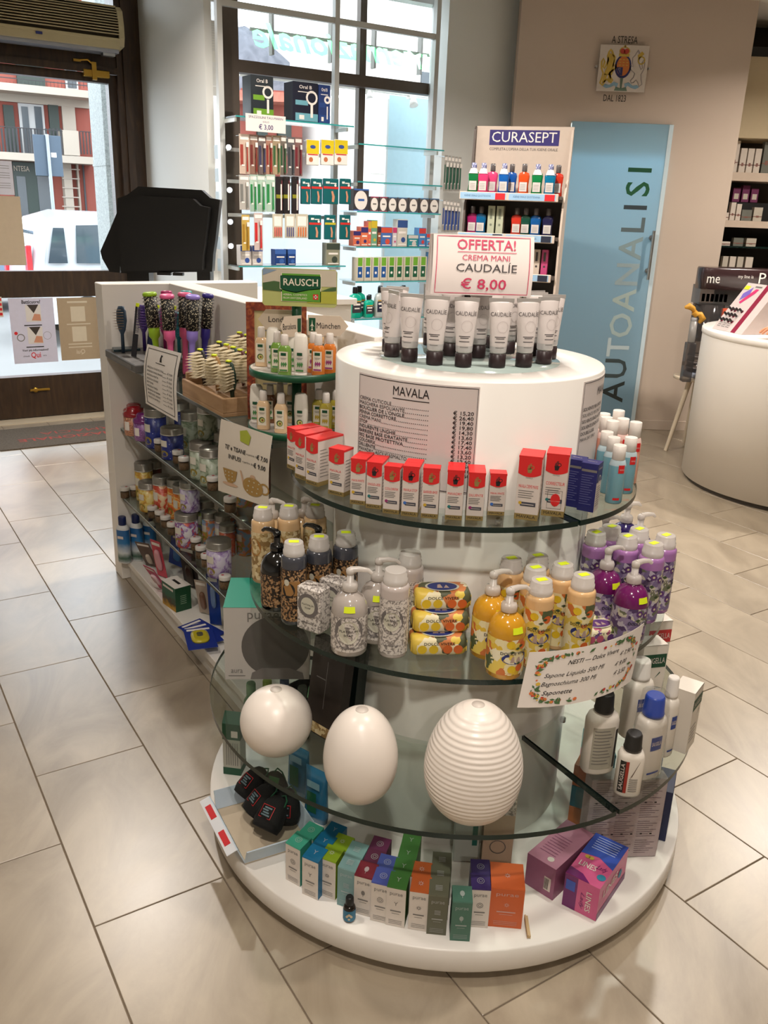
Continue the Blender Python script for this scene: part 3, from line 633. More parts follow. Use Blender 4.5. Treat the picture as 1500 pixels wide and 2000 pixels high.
for z in (.96, .668, .372):
    mb = MB(); mb.box(1.271, 1.538, 2.0, GB1-.001, z-GT, z, SHELF); p = link('glass_shelf', mb.mesh('glass_shelf'), dsp, loc=(-DC.x, -DC.y, 0), rz=YAW)
    mb = MB(); mb.box(1.538, 1.54, 2.0, GB1-.001, z-GT, z, DKGLASS); link('polished_edge', mb.mesh('polished_edge'), p)
# right counter
rc = tag(link('round_counter', None), 'white cylindrical service counter at the right', 'counter'); rc.location = (2.595, 5.224, 0)
mb = MB(); mb.lathe([(.675, 0), (.675, .03), (.70, .03), (.70, .905)], WHITE, n=72, cap=False, mm={0: mat('kick_dark', srgb(70, 64, 58)), 1: WHITE}); link('cylinder_body', mb.mesh('cylinder_body'), rc)
mb = MB(); mb.lathe([(.70, .905), (.706, .908), (.706, .934), (.703, .937), (0, .937)], WHITE, n=72, cap=False); link('top', mb.mesh('top'), rc)
# ================================================================== goods on the round end
def th_of(p): v = Vector((p.x, p.y))-DC; return math.atan2(v.y, v.x)
def at(th, r, z): return Vector((DC.x+r*math.cos(th), DC.y+r*math.sin(th), z))
def face(p, k=.5):       # turn so that -y looks between outward and the shopper
    o = th_of(p); c_ = math.atan2(-p.y, -p.x)
    d = (c_-o+math.pi) % (2*math.pi)-math.pi
    return o+d*k+math.pi/2
NEONY = mat('neon_yellow_sticker', srgb(222, 238, 30), r=.6, em=None)
SILVF = mat('silver_foil', srgb(212, 206, 202), r=.3, m=.45, var=.05)
TUBEW = mat('tube_pearl_white', srgb(222, 212, 208), r=.32, var=.02, coat=.2)
CAPB = mat('brown_black_cap', srgb(48, 34, 36), r=.35)
DKINK = mat('charcoal_ink', srgb(66, 58, 60), r=.5)
# ---- hand cream tubes on the drum
def tube_tpl():
    secs = [(.030, .0165, .0165), (.034, .0180, .0180), (.07, .0205, .0165), (.11, .0240, .0105), (.138, .0268, .0030), (.141, .0268, .0014)]
    b = MB(); b.loft(secs, TUBEW, n=28, cap=True, mm={0: SILVF, 1: TUBEW})
    c_ = MB(); c_.box(-.0272, .0272, -.0016, .0016, .140, .148, SILVF)
    k = MB(); k.loft([(0, .0178, .0178), (.003, .0186, .0186), (.029, .0186, .0186), (.030, .017, .017)], CAPB, n=24)
    def fn(u, v):
        for (z0, a0, b0), (z1, a1, b1) in zip(secs, secs[1:]):
            if z0 <= v <= z1: q = (v-z0)/(z1-z0); rx, ry = a0+(a1-a0)*q, b0+(b1-b0)*q; break
        else: rx, ry = .0268, .002
        return (u, -ry*math.sqrt(max(0, 1-(u/rx)**2))-.0007, v)
    p = MB(); p.text('CAUDALÍE', .0125, DKINK, fn, y=.114, width=.045)
    for y, w_ in ((.066, .024), (.0625, .018), (.055, .022)): p.rect(-w_/2, w_/2, y, y+.0016, DKINK, fn, nx=6)
    p.rect(-.009, .009, .043, .0445, GREYINK, fn, nx=4)
    p.ring([(x+.004, y+.088) for x, y in circ(.012, 14)], mat('faint_vine', srgb(200, 188, 186)), .0004, fn)
    m = MB(); m.loft([(.034, .0182, .0182), (.046, .0189, .0181)], mat('tube_silver', srgb(186, 182, 180), r=.35), n=28, cap=False)
    return tpl('hand_cream_tube', ('body', b), ('crimp', c_), ('cap', k), ('silver_band', m), ('print', p))
TUBE = tube_tpl()
front = [(765, 698), (799, 708), (848, 714), (904, 718), (970, 719), (1022, 718), (1061, 712)]
back = [(743, 688), (752, 682), (824, 671), (878, 696), (932, 700), (990, 692), (1040, 694), (1083, 703), (1085, 690), (958, 680)]
for i, (x, y) in enumerate(front):
    p = P(x, y-2, ZT); put(TUBE, p, face(p, .62 if i else .2), 'silver-white hand cream tube, %s in the front row on the drum' % od(i, 7), 'tube', 'hand cream tubes on the drum', foot=.0215)
for i, (x, y) in enumerate(sorted(back)):
    p = P(x, y-2, ZT); put(TUBE, p, face(p, .8)+.25*math.sin(i*2.3), 'hand cream tube behind the front row, %s of the rear ones' % od(i, len(back)), 'tube', 'hand cream tubes on the drum', foot=.0215)
# ---- offer sign resting on the rear tubes
sg = tag(link('offer_sign', None), 'white tent card with pink OFFERTA and 8,00 euro above the tubes', 'sign')
pc = PY(934, 576, 1.99); sg.location = (pc[0], 1.99, ZT+.149); sg.rotation_euler = (0, 0, R(2.5))
hS = PY(938, 461, 1.99)[1]-pc[1]; PINK = mat('offer_pink', srgb(214, 60, 100)); PAPW = mat('offer_paper', srgb(244, 232, 226), r=.6, var=.01)
wS = .222
def bend(u, v): return (u+.004*math.sin(v/hS*1.5), -.036+.036*(v/hS)**1.2-.006*math.sin(math.pi*v/hS), v)
mb = MB(); mb.sheet(lambda u, v: bend((u-.5)*wS, v*hS), 4, 8, PAPW); link('front_leaf', mb.mesh('front_leaf'), sg)
mb = MB(); mb.sheet(lambda u, v: ((.5-u)*wS*1.03, .052-.052*v**1.4, v*hS), 4, 8, PAPW); link('rear_leaf', mb.mesh('rear_leaf'), sg)
mb = MB(); mb.sheet(lambda u, v: (-wS/2+.001+0*v, .05*u*(1-v)-.034*(1-u)*(1-v), v*hS*.98), 2, 4, PAPW); link('side_fold', mb.mesh('side_fold'), sg)
mb = MB(); fb = lambda u, v: (bend(u, v)[0], bend(u, v)[1]-.0012, v)
mb.text('OFFERTA!', hS*.235, PINK, fb, y=hS*.83, bold=.011, width=wS*.58, x=.006); mb.rect(-wS*.285+.006, wS*.30+.006, hS*.712, hS*.722, PINK, fb, nx=4)
mb.text('CREMA MANI', hS*.13, PINK, fb, y=hS*.62, bold=.015, width=wS*.47, x=.006); mb.text('CAUDALÍE', hS*.19, DKINK, fb, y=hS*.45, width=wS*.60, x=.008)
mb.text('€ 8,00', hS*.24, PINK, fb, y=hS*.18, bold=.011, width=wS*.45, x=.004)
q = wS*.46
mb.ring([(-q+2*q*i/6, hS*.03) for i in range(6)]+[(q, hS*(.03+.94*i/12)) for i in range(12)]+[(q-2*q*i/6, hS*.97) for i in range(6)]+[(-q, hS*(.97-.94*i/12)) for i in range(12)], PINK, .0008, fb); link('print', mb.mesh('print'), sg)
# ---- price lists wrapped round the drum
def drum_sheet(name, ang0, ang1, z0, z1, label, prints):
    r = tag(link(name, None), label, 'price list'); r.location = (DC.x, DC.y, 0)
    rr = RD+.0012; mb = MB(); mb.sheet(lambda u, v: (rr*math.cos(ang0+(ang1-ang0)*u), rr*math.sin(ang0+(ang1-ang0)*u), z0+(z1-z0)*v), 16, 1, mat('list_paper', srgb(226, 216, 212), r=.5, var=.01), th=.0008); link('sheet', mb.mesh('sheet'), r)
    mb = MB(); am = (ang0+ang1)/2; W = rr*(ang1-ang0); fn = lambda u, v: ((rr+.0008)*math.cos(am+u/rr), (rr+.0008)*math.sin(am+u/rr), z0+v)
    prints(mb, W, z1-z0, fn); link('print', mb.mesh('print'), r)
def dang(x, y, z):   # angle on the drum for a sight line (numerically)
    d = ray(x, y); best = None
    a_ = d.x*d.x+d.y*d.y; o = Vector((EYEP.x-DC.x, EYEP.y-DC.y)); b_ = 2*(o.x*d.x+o.y*d.y); c_ = o.x*o.x+o.y*o.y-RD*RD
    t = (-b_-math.sqrt(max(0, b_*b_-4*a_*c_)))/(2*a_); q = EYEP+d*t
    return math.atan2(q.y-DC.y, q.x-DC.x), q.z
a0, zt0 = dang(703, 726, 0); a1, zt1 = dang(938, 756, 0); zb0 = dang(700, 890, 0)[1]
LINES = [('CREMA CUTICOLE', '15,20'), ('MASCHERA ESPOLIANTE', '26,40'), ("BOUCLIER DE L'ONGLE", '19,40'), ('PENNA CORRETTORE', '19,80'), ('CREMA MANI', '14,30'), ('STOP', '13,60'), ('INDURENTE UNGHIE', '17,40'), ('BARRIERE BASE IDRATANTE', '17,40'), ('002 BASE PROTETTIVA', '13,60'), ('COLORFIX', '13,20'), ('DILUENTE', '12,60'), ('MAVADRY- ASCIUGASMALTO', '12,50'), ('ONGLE-LISSE', '14,10'), ('MAVA-WHITE', '13,60')]
def pr_list(mb, W, H, fn):
    q = W/2-.003; mb.ring([(-q, .003)]+[(-q+2*q*i/10, .003) for i in range(1, 10)]+[(q, .003), (q, H-.004)]+[(q-2*q*i/10, H-.004) for i in range(1, 10)]+[(-q, H-.004)], INK, .0007, fn)
    mb.text('MAVALA', .027, INK, fn, y=H-.024, width=.083); mb.rect(-.042, .042, H-.040, H-.0383, INK, fn, nx=5)
    for i, (n, e) in enumerate(LINES):
        y = H-.053-.0102*i; 
        if y < .004: break
        w_ = min(.135, .0066*len(n)); mb.text(n, .0108, INK, fn, x=-q+.003, y=y, al='L', bold=.010, width=w_)
        mb.text('.'*int((.178-w_)/.0042), .014, INK, fn, x=-q+.004+w_, y=y, al='L', width=max(.01, .178-w_)); mb.text('€ '+e, .0110, INK, fn, x=q-.006, y=y-.003, al='R', bold=.010, width=.042)
drum_sheet('price_list', a0, a1, min(zb0, Z1+.035), (zt0+zt1)/2, 'white framed price list wrapped round the front of the drum', pr_list)
a2, zt2 = dang(1141, 745, 0); a3 = a2+R(42)
def pr_list2(mb, W, H, fn):
    q = W/2-.003; mb.ring([(-q, .003)]+[(-q+2*q*i/10, .003) for i in range(1, 10)]+[(q, .003), (q, H-.004)]+[(q-2*q*i/10, H-.004) for i in range(1, 10)]+[(-q, H-.004)], INK, .0007, fn)
    mb.text('MAVALA', .027, INK, fn, y=H-.030, bold=.013, width=.083)
    for i, n in enumerate(('SOLVENTE PER UNGHIE', 'SOLVENTE PER SMALTO', 'SOLVENTE SENZA ACETONE', 'SOLVENTE SENZA OLIO', 'DOUBLE-LISSE', 'MAVA DRY SPRAY')): mb.text(n, .0105, INK, fn, x=-q+.004, y=H-.062-.0135*i, al='L', bold=.012, width=.006*len(n))
drum_sheet('price_list', a2, a3, Z1+.035, zt0, 'second white price list round the right side of the drum', pr_list2)
# ---- nail care cartons on the top glass shelf
CWHITE = mat('carton_white', srgb(220, 208, 200), r=.45, var=.02); MRED = mat('carton_red', srgb(222, 40, 42), r=.4, var=.03); GOLDB = mat('carton_gold', srgb(176, 152, 96), r=.35, m=.5); SLATE = mat('slate_bar', srgb(74, 74, 84)); MINT = mat('tan_print', srgb(188, 172, 150))
NVY = mat('carton_navy', srgb(34, 36, 104), r=.4)
DOTC = [mat('dot_a', srgb(210, 170, 50)), mat('dot_b', srgb(40, 120, 120)), mat('dot_c', srgb(150, 50, 110)), mat('dot_d', srgb(60, 110, 190))]
def mavala(name, w_, d_, h_, k=0, dark=False, icon=False):
    b = MB(); b.box(-w_/2, w_/2, 0, d_, 0, h_, CWHITE, fm={'t': MRED})
    lid = MB(); lid.box(-w_/2-.0003, w_/2+.0003, -.0004, d_+.0003, h_-.004, h_+.0006, MRED)
    f = flat(-.0005); p = MB(); q = w_/2-.0005
    p.poly([(-q, h_-.004)]+[(-q+2*q*i/10, h_*.73-.05*h_*(1-(2*i/10-1)**2)) for i in range(11)]+[(q, h_-.004)], MRED, f)
    hk = INK if k % 2 else GOLDB; c_ = h_*.82
    f2 = flat(-.0009)
    p.poly([(-.004, c_-.010), (.003, c_-.010), (.005, c_-.002), (.001, c_+.001), (-.005, c_-.002)], hk, f2)
    for dx, hh in ((-.0045, .006), (-.002, .0095), (.0005, .010)): p.poly([(dx-.0009, c_-.003), (dx+.001, c_-.003), (dx+.0022, c_+hh), (dx+.0008, c_+hh)], hk, f2)
    p.ring([(x+.0045, y+c_+.002) for x, y in circ(.0034, 10)], hk, .0007, f2)
    p.text('MAVALA', h_*.03, GREYINK, f, y=h_*.665, width=w_*.3)
    p.text(name, h_*.075, MRED, f, x=-q*.85, y=h_*.53, al='L', width=min(2*q*.85, .0042*len(name)+.004))
    for i in range(4): p.rect(-q*.85, q*(.5-.15*(i % 2)), h_*(.455-.035*i), h_*(.455-.035*i)+.0014, GREYINK, f)
    p.rect(-q*.6, q*.75, h_*.22, h_*.285, SLATE, f); p.poly([(x-q*.62, y+h_*.27) for x, y in circ(.0035, 8)], DOTC[k % 4], f2); p.rect(-q*.5, q*.6, h_*.245, h_*.255, CWHITE, f2)
    if icon: p.ring([(-q*.6, h_*.13), (q*.7, h_*.13), (q*.7, h_*.42), (-q*.6, h_*.42)], INK, .0004, f2); p.poly([(x+.003, y+h_*.27) for x, y in circ(.010, 12, ry=.014)], MRED, f2)
    p.text('MAVALA', h_*.07, INK, f, y=h_*.05, bold=.013, width=w_*.8)
    for i in range(9): p.add([(w_/2+.0004, d_*.15, h_*(.2+.07*i)), (w_/2+.0004, d_*(.85-.1*(i % 3)), h_*(.2+.07*i)), (w_/2+.0004, d_*(.85-.1*(i % 3)), h_*(.2+.07*i)+.0013), (w_/2+.0004, d_*.15, h_*(.2+.07*i)+.0013)], [[0, 1, 2, 3]], GREYINK)
    for i in range(9): p.add([(-w_/2-.0004, d_*.15, h_*(.2+.07*i)), (-w_/2-.0004, d_*.15, h_*(.2+.07*i)+.0013), (-w_/2-.0004, d_*(.85-.1*(i % 3)), h_*(.2+.07*i)+.0013), (-w_/2-.0004, d_*(.85-.1*(i % 3)), h_*(.2+.07*i))], [[0, 1, 2, 3]], GREYINK)
    bs = MB(); bs.box(-w_/2-.0003, w_/2+.0003, -.0003, d_+.0003, 0, h_*.095, GOLDB)
    p.poly([(-w_*.2, h_+.0009), (0, h_+.0009), (w_*.25, h_+.0009)], GOLDB, lambda u, v: (u, d_*(.5+u/w_*.4), v))
    return tpl('nail_care_carton', ('carton', b), ('red_lid', lid), ('gold_foot', bs), ('print', p))
rows = [  # px, py of the front foot, name, w, d, h, copies deep, turn
    ('MAVALA STOP', 569, 917, .036, .036, .100, 2), ('MAVALA', 586, 936, .036, .040, .108, 2), ('MAVALA', 609, 948, .038, .040, .108, 2), ('MAVALA', 656, 968, .040, .036, .104, 2),
    ('MAVA-WHITE', 698, 986, .033, .029, .100, 2), ('ONGLE-LISSE', 729, 994, .033, .029, .100, 3), ('COLORFIX', 763, 1004, .034, .029, .101, 1), ('MAVALA STOP', 799, 1009, .034, .029, .106, 3), ('BARRIER-BASE', 838, 1013, .034, .029, .106, 1),
    ('MAVADRY', 885, 1016, .034, .029, .105, 2), ('DILUENTE', 926, 1017, .034, .029, .101, 2), ('MAVA-WHITE', 968, 1007, .034, .029, .090, 1), ('MAVALA CREME MAINS', 1026, 1016, .047, .029, .135, 2), ('CORRECTEUR', 1078, 1009, .046, .029, .134, 2)]
for i, (n, x, y, w_, d_, h_, cnt) in enumerate(rows):
    t = mavala(n, w_, d_, h_, k=0 if i < 5 else i, icon=(n == 'CORRECTEUR')); p = P(x, y, Z1); rz = face(p, .55 if i > 3 else .35)
    if i >= 12: rz = face(p, .9)-.12
    inw = Vector((math.sin(rz)*-1, math.cos(rz), 0))
    for k in range(cnt):
        q = p+inw*(k*(d_+.001)); 
        if (Vector((q.x, q.y))-DC).length-d_ < RD+.0012 and k: 
            break
        put(t, q, rz+.03*math.sin(i*5+k), ('red-topped nail care carton, %s in the front row on the top shelf' % od(i, 14)) if k == 0 else ('red-topped nail care carton %s behind the front-row one %s' % (('just', 'second')[k-1], od(i, 14))), 'carton', 'nail care cartons on top shelf')
def navybox(w_=.036, d_=.036, h_=.105):
    b = MB(); b.box(-w_/2, w_/2, 0, d_, 0, h_, NVY, fm={'r': CWHITE}); p = MB(); f = flat(-.0005)
    p.rect(-w_*.45, w_*.45, h_*.83, h_*.88, GREYINK, f); [p.rect(-w_*.42, w_*(.3-.1*(j % 3)), h_*(.75-.05*j), h_*(.75-.05*j)+.0015, mat('pale_blue_ink', srgb(96, 98, 150)), f) for j in range(13)]
    g = lambda u, v: (w_/2+.0005, d_/2+u, v)
    p.rect(-d_*.5, d_*.5, h_*.62, h_, NVY, g); g2 = lambda u, v: (w_/2+.0009, d_/2+u, v)
    p.text('MAVALA', .007, CWHITE, g2, y=h_*.9, bold=.013, width=d_*.7); p.ring([(x, y+h_*.68) for x, y in circ(.007, 14)], CWHITE, .0012, g2); [p.rect(-d_*.4, d_*(.2+.08*(j % 3)), h_*(.52-.05*j), h_*(.52-.05*j)+.0015, GREYINK, g2) for j in range(9)]
    lid = MB(); lid.box(-w_/2-.0003, w_/2+.0003, -.0003, d_+.0003, h_-.003, h_+.0006, NVY); lid.text('MAVALA', .006, CWHITE, lambda u, v: (u, d_/2+v, h_+.0012), width=.02)
    return tpl('eye_care_carton', ('carton', b), ('lid', lid), ('print', p))
NB_ = navybox()
for i, (x, y) in enumerate(((1113, 990), (1142, 999))):
    p = P(x, y, Z1); put(NB_, p, R(-8)-.35, 'navy blue carton, %s beside the red-topped ones on the top shelf' % ('left' if i == 0 else 'right'), 'carton', 'navy cartons on top shelf')
def remover(liq, nm, h_=.13, r_=.0185):
    LQ = mat('liquid_'+nm, liq, r=.2, coat=.5, var=.03); b = MB(); b.loft([(0, r_*.92, r_*.8), (.003, r_, r_*.85), (h_*.66, r_, r_*.85), (h_*.74, r_*.85, r_*.75), (h_*.76, r_*.7, r_*.7)], LQ, n=20, mm={2: mat('clear_shoulder_'+nm, [min(1, v*.6+.4) for v in liq], r=.2)})
    c_ = MB(); c_.lathe([(r_*.72, h_*.755), (r_*.76, h_*.76), (r_*.76, h_*.995), (r_*.70, h_)], mat('bottle_cap_white', srgb(232, 224, 216), r=.4), n=20)
    l = MB(); f = lambda u, v: (r_*math.sin(u/r_), -r_*.85*math.cos(u/r_)-.0006, v); l.rect(-.001, .014, h_*.54, h_*.68, MRED, f, nx=4); l.rect(-.006, .009, h_*.07, h_*.11, MRED, f, nx=4)
    l.text('MAVALA', .005, CWHITE, lambda u, v: (f(u, v)[0], f(u, v)[1]-.0004, v), x=.0075, y=h_*.6, width=.011)
    return tpl('nail_polish_remover', ('bottle', b), ('cap', c_), ('label', l))
RB_, RP_ = remover(srgb(122, 172, 186), 'blue'), remover(srgb(236, 172, 150), 'pink', h_=.148)
bl = [(1197, 981, 'large front'), (1186, 962, 'rear left'), (1219, 962, 'rear right'), (1174, 948, 'far')]
for x, y, n in bl: p = P(x, y, Z1); put(RB_, p, face(p, .8), 'blue nail polish remover bottle, %s one on the top shelf' % n, 'bottle', 'blue remover bottles', foot=.019)
for i, (x, y) in enumerate(((1180, 940), (1203, 936), (1222, 942), (1168, 925), (1195, 915), (1150, 930))):
    p = P(x, y, Z1); 
    if (Vector((p.x, p.y))-DC).length < RD+.022: p = at(th_of(p), RD+.024, Z1)
    put(RP_, p, face(p, .8), 'pink nail polish remover bottle, %s of the cluster behind the blue ones' % NTH[i], 'bottle', 'pink remover bottles', foot=.019)
# ---- liquid soaps on the middle shelf
CAPT = glass('cap_translucent', (.92, .92, .90), milk=.86, milkc=srgb(246, 240, 234), rough=.25)
def patterns():
    pat('label_honey', [(0, srgb(206, 186, 142)), (.35, srgb(176, 150, 100)), (.6, srgb(216, 200, 162)), (.8, srgb(140, 112, 70))], 110, 'vor', dist=.8)
    pat('label_leopard', [(0, srgb(40, 28, 20)), (.35, srgb(150, 112, 74)), (.55, srgb(30, 22, 18)), (.8, srgb(176, 140, 100))], 260, 'vor', dist=.9)
    pat('label_damask', [(0, srgb(140, 132, 127)), (.24, srgb(212, 204, 196)), (.5, srgb(152, 144, 138)), (.66, srgb(222, 214, 206))], 240, 'vor', dist=1.3)
    pat('label_citrus', [(0, srgb(224, 186, 60)), (.2, srgb(234, 220, 172)), (.42, srgb(228, 200, 92)), (.58, srgb(204, 116, 58)), (.68, srgb(86, 96, 62)), (.77, srgb(238, 228, 196))], 52, 'vor', dist=1.0)
    pat('label_lilac', [(0, srgb(126, 110, 150)), (.22, srgb(192, 184, 198)), (.42, srgb(84, 62, 104)), (.58, srgb(210, 204, 182)), (.74, srgb(112, 116, 92)), (.86, srgb(150, 134, 166))], 80, 'vor', dist=.9)
    pat('wrap_citrus', [(0, srgb(236, 224, 184)), (.34, srgb(228, 196, 80)), (.58, srgb(238, 228, 196)), (.72, srgb(206, 124, 70)), (.86, srgb(90, 92, 66))], 34, 'vor', dist=1.0)
patterns()
def liq(n, c, mix=.0): return mat('liq_'+n, c, r=.14, coat=.6, var=.04)
TW_ = Vector
def bath(nm, liqm, lab, capm=CAPT, r_=.0285, h_=.19, deco=None, capk=.80, sticker=True):
    b = MB(); b.loft([(0, r_*.93, r_*.93), (.004, r_, r_), (h_*.79, r_, r_), (h_*.825, r_*.97, r_*.97), (h_*.845, r_*.84, r_*.84)], liqm, n=24)
    c_ = MB(); c_.lathe([(r_*.82, h_*.845), (r_*.84, h_*.85), (r_*.84, h_*.905), (r_*.78, h_*.91), (r_*.78, h_*.955), (r_*.74, h_*.96), (r_*.74, h_*.99), (r_*.70, h_)], capm, n=24)
    l = MB(); l.lathe([(r_+.0005, .010), (r_+.0005, h_*.70)], lab, n=24, cap=False)
    if deco: deco(l, r_, h_)
    parts = [('bottle', b), ('cap', c_), ('label', l)]
    if sticker: s_ = MB(); s_.box(-.011, .011, -.007, .007, h_, h_+.0008, NEONY, T=Matrix.Rotation(.4, 4, 'Z')); parts.append(('price_sticker', s_))
    return tpl('shower_gel_bottle', *parts)
def pump(nm, liqm, lab, headm=CAPT, r_=.038, h_=.187, deco=None, sticker=1):
    b = MB(); b.lathe([(r_*.93, 0), (r_, .004), (r_, h_*.50), (r_*.98, h_*.55), (r_*.90, h_*.61), (r_*.72, h_*.67), (r_*.45, h_*.71), (.0135, h_*.725), (.0135, h_*.74)], liqm, n=28)
    c_ = MB(); c_.lathe([(.0150, h_*.735), (.0165, h_*.74), (.0165, h_*.80), (.014, h_*.83), (.0075, h_*.84), (.0075, h_*.93)], headm, n=20)
    hd = MB(); hd.loft([(h_*.925, .0085, .0085), (h_*.96, .0095, .0095), (h_*.985, .0085, .0085), (h_, .004, .004)], headm, n=16)
    hd.tube([(0, 0, h_*.972), (.018, 0, h_*.985), (.036, 0, h_*.975), (.044, 0, h_*.94)], [.0075, .006, .0048, .004], headm, n=10)
    l = MB(); l.lathe([(r_+.0005, .012), (r_+.0005, h_*.48)], lab, n=28, cap=False)
    if deco: deco(l, r_, h_*.68)
    parts = [('bottle', b), ('collar', c_), ('pump_head', hd), ('label', l)]
    if sticker: s_ = MB(); s_.sheet(lambda u, v: ((r_*(.99-.095*v)+.0014)*math.cos(-1.85+.62*u), (r_*(.99-.095*v)+.0014)*math.sin(-1.85+.62*u), h_*(.545+.068*v)), 3, 1, NEONY, th=.0006); parts.append(('price_sticker', s_))
    return tpl('liquid_soap_bottle', *parts)
GRY, CRM2 = mat('medallion_grey', srgb(112, 106, 104)), mat('medallion_cream', srgb(202, 198, 180))
def d_plat(l, r_, h_):
    f, f2, f3 = cyl(r_, .0012), cyl(r_, .0017), cyl(r_, .0021); z = h_*.45
    l.poly([(x, y+z) for x, y in circ(r_*.82, 20, ry=r_*.95)], GRY, f); l.poly([(x, y+z) for x, y in circ(r_*.56, 20, ry=r_*.68)], CRM2, f2)
    l.text('PLATINUM', .0075, INK, f3, y=z+.003, bold=.011, width=r_*.98); l.text('SOAP', .007, INK, f3, y=z-.006, bold=.011, width=r_*.48); l.text('Luxury', .005, INK, f3, y=z+.012, width=r_*.4)
    l.text('70 Anniversario', .008, GRY, f, y=h_*.165, width=r_*1.4, shear=.4)
def d_leo(l, r_, h_):
    f, f2 = cyl(r_, .0012), cyl(r_, .0017); z = h_*.45; OC = mat('ochre_band', srgb(158, 116, 66))
    l.rect(-r_*.7, r_*.9, h_*.38, h_*.56, OC, f, nx=6); l.poly([(x, y+z) for x, y in circ(r_*.5, 16, ry=r_*.62)], BLACK, f2); l.poly([(x-.004, y+z+.018) for x, y in circ(.006, 10, ry=.008)], CRM2, f2)
def d_hon(l, r_, h_):
    f = cyl(r_, .0012); l.poly([(x-.004, y+h_*.5) for x, y in circ(r_*.6, 16, ry=r_*.8)], mat('honey_medal', srgb(160, 110, 52)), f)
def d_cit(l, r_, h_):
    f, f2, f3 = cyl(r_, .0012), cyl(r_, .0017), cyl(r_, .0021)
    l.text('DOLCE VIVERE', .0085, INK, f2, y=h_*.475, bold=.012, width=r_*1.7); l.poly([(x, y+h_*.385) for x, y in circ(r_*.78, 20, ry=.0125)], mat('capri_blue', srgb(40, 52, 120)), f)
    RK = mat('rock_pale', srgb(186, 160, 150)); l.poly([(-.012, h_*.33), (-.003, h_*.33), (-.005, h_*.43), (-.009, h_*.42)], RK, f2); l.poly([(.0, h_*.33), (.011, h_*.33), (.007, h_*.41), (.003, h_*.40)], RK, f2)
    for x, y in ((-.008, .2), (.009, .22), (.014, .60), (-.013, .63)): l.poly([(a+x, b+h_*y) for a, b in circ(.0085, 14)], mat('orange_print', srgb(214, 104, 44)) if x > 0 else mat('lemon_print', srgb(226, 190, 40)), f)
    for x, y in ((-.004, .56), (.003, .60), (.0, .30), (-.015, .5)): l.poly([(x, h_*y), (x+.006, h_*y+.003), (x+.011, h_*y+.001), (x+.006, h_*y-.003)], mat('leaf_print', srgb(64, 80, 48)), f2)
def d_lil(l, r_, h_):
    f, f2 = cyl(r_, .0012), cyl(r_, .0017)
    l.text('DOLCE VIVERE', .0095, INK, f2, y=h_*.44, bold=.015, width=r_*1.5, shear=.2)
    for x, y in ((-.012, .28), (.010, .58), (.006, .2), (-.006, .62)): l.poly([(a+x, b+h_*y) for a, b in circ(.008, 7)], mat('iris_print', srgb(96, 56, 118)), f); l.poly([(a+x, b+h_*y) for a, b in circ(.003, 7)], mat('cream_print', srgb(220, 208, 170)), f2)
    for x, y in ((-.014, .5), (.0, .36), (.012, .4)): l.poly([(x, h_*y), (x+.006, h_*y+.004), (x+.012, h_*y), (x+.006, h_*y-.004)], mat('leaf_print', srgb(64, 80, 48)), f2)
HON = bath('honey', liq('honey', srgb(214, 178, 132)), MC['label_honey'], deco=d_hon)
HONP = pump('honey', liq('honey', srgb(214, 178, 132)), MC['label_honey'], deco=d_hon, sticker=0)
DRK = bath('dark', liq('dark', srgb(66, 68, 76)), MC['label_leopard'], deco=d_leo)
BLKP = mat('gloss_black', srgb(12, 12, 13), r=.12, coat=.6)
DRKP = pump('dark', BLKP, MC['label_leopard'], headm=BLKP, deco=None, sticker=0)
PLA = bath('plat', liq('plat', srgb(196, 184, 178)), MC['label_damask'], deco=d_plat, r_=.0305, sticker=False)
PLAP = pump('plat', liq('platp', srgb(176, 166, 158)), MC['label_damask'], deco=d_plat)
CIT = bath('cit', liq('cit', srgb(226, 184, 132)), MC['label_citrus'], deco=d_cit, r_=.0290)
CITP = pump('cit', liq('citp', srgb(206, 148, 34)), MC['label_citrus'], deco=d_cit)
LIL = bath('lil', liq('lil', srgb(170, 118, 178)), MC['label_lilac'], deco=d_lil, r_=.0290)
LILP = pump('lil', liq('lilp', srgb(110, 24, 92)), MC['label_lilac'], deco=d_lil)
INDP = pump('ind', liq('indp', srgb(44, 30, 104)), MC['label_lilac'], deco=None)
def stand(t, tops, h_, z, lab, cat='bottle', group=None, k=.6, rmin=None, turn=0.0):
    for i, (x, y) in enumerate(tops):
        p = P(x, y, z+h_); p.z = z
        if rmin and (Vector((p.x, p.y))-DC).length < RD+rmin: p = at(th_of(p), RD+rmin, z)
        put(t, p, face(p, k)+turn, lab[i] if isinstance(lab, list) else lab % od(i, len(tops)), cat, group, foot=.0405 if t[0] == 'liquid_soap_bottle' else .0315)
stand(HON, [(516, 990), (563, 984), (607, 983)], .19, Z2, 'beige honey shower gel bottle with neon sticker, %s of three', group='honey shower gels')
stand(HONP, [(540, 978), (593, 976)], .187, Z2, ['beige pump soap peeking between the honey shower gels, left one', 'beige pump soap peeking between the honey shower gels, right one'], group='honey pump soaps', rmin=.04)
stand(DRK, [(574, 1058), (623, 1046), (676, 1040)], .19, Z2, 'leopard-patterned dark shower gel bottle, %s of three', group='leopard shower gels')
stand(DRKP, [(541, 1036), (622, 1030)], .187, Z2, ['black glossy pump soap bottle at the left rim of middle shelf', 'black pump soap bottle hidden behind the leopard shower gels'], group='black pump soaps', turn=2.9, rmin=.04)
stand(PLAP, [(694, 1106), (738, 1092)], .187, Z2, ['silver damask pump soap bottle in front with neon sticker', 'silver damask pump soap bottle behind the front one'], group='platinum pump soaps', turn=.2, rmin=.04)
stand(PLA, [(773, 1112), (796, 1080)], .19, Z2, ['silver damask shower gel cylinder in front', 'silver damask shower gel cylinder half hidden behind'], group='platinum shower gels', rmin=.033)
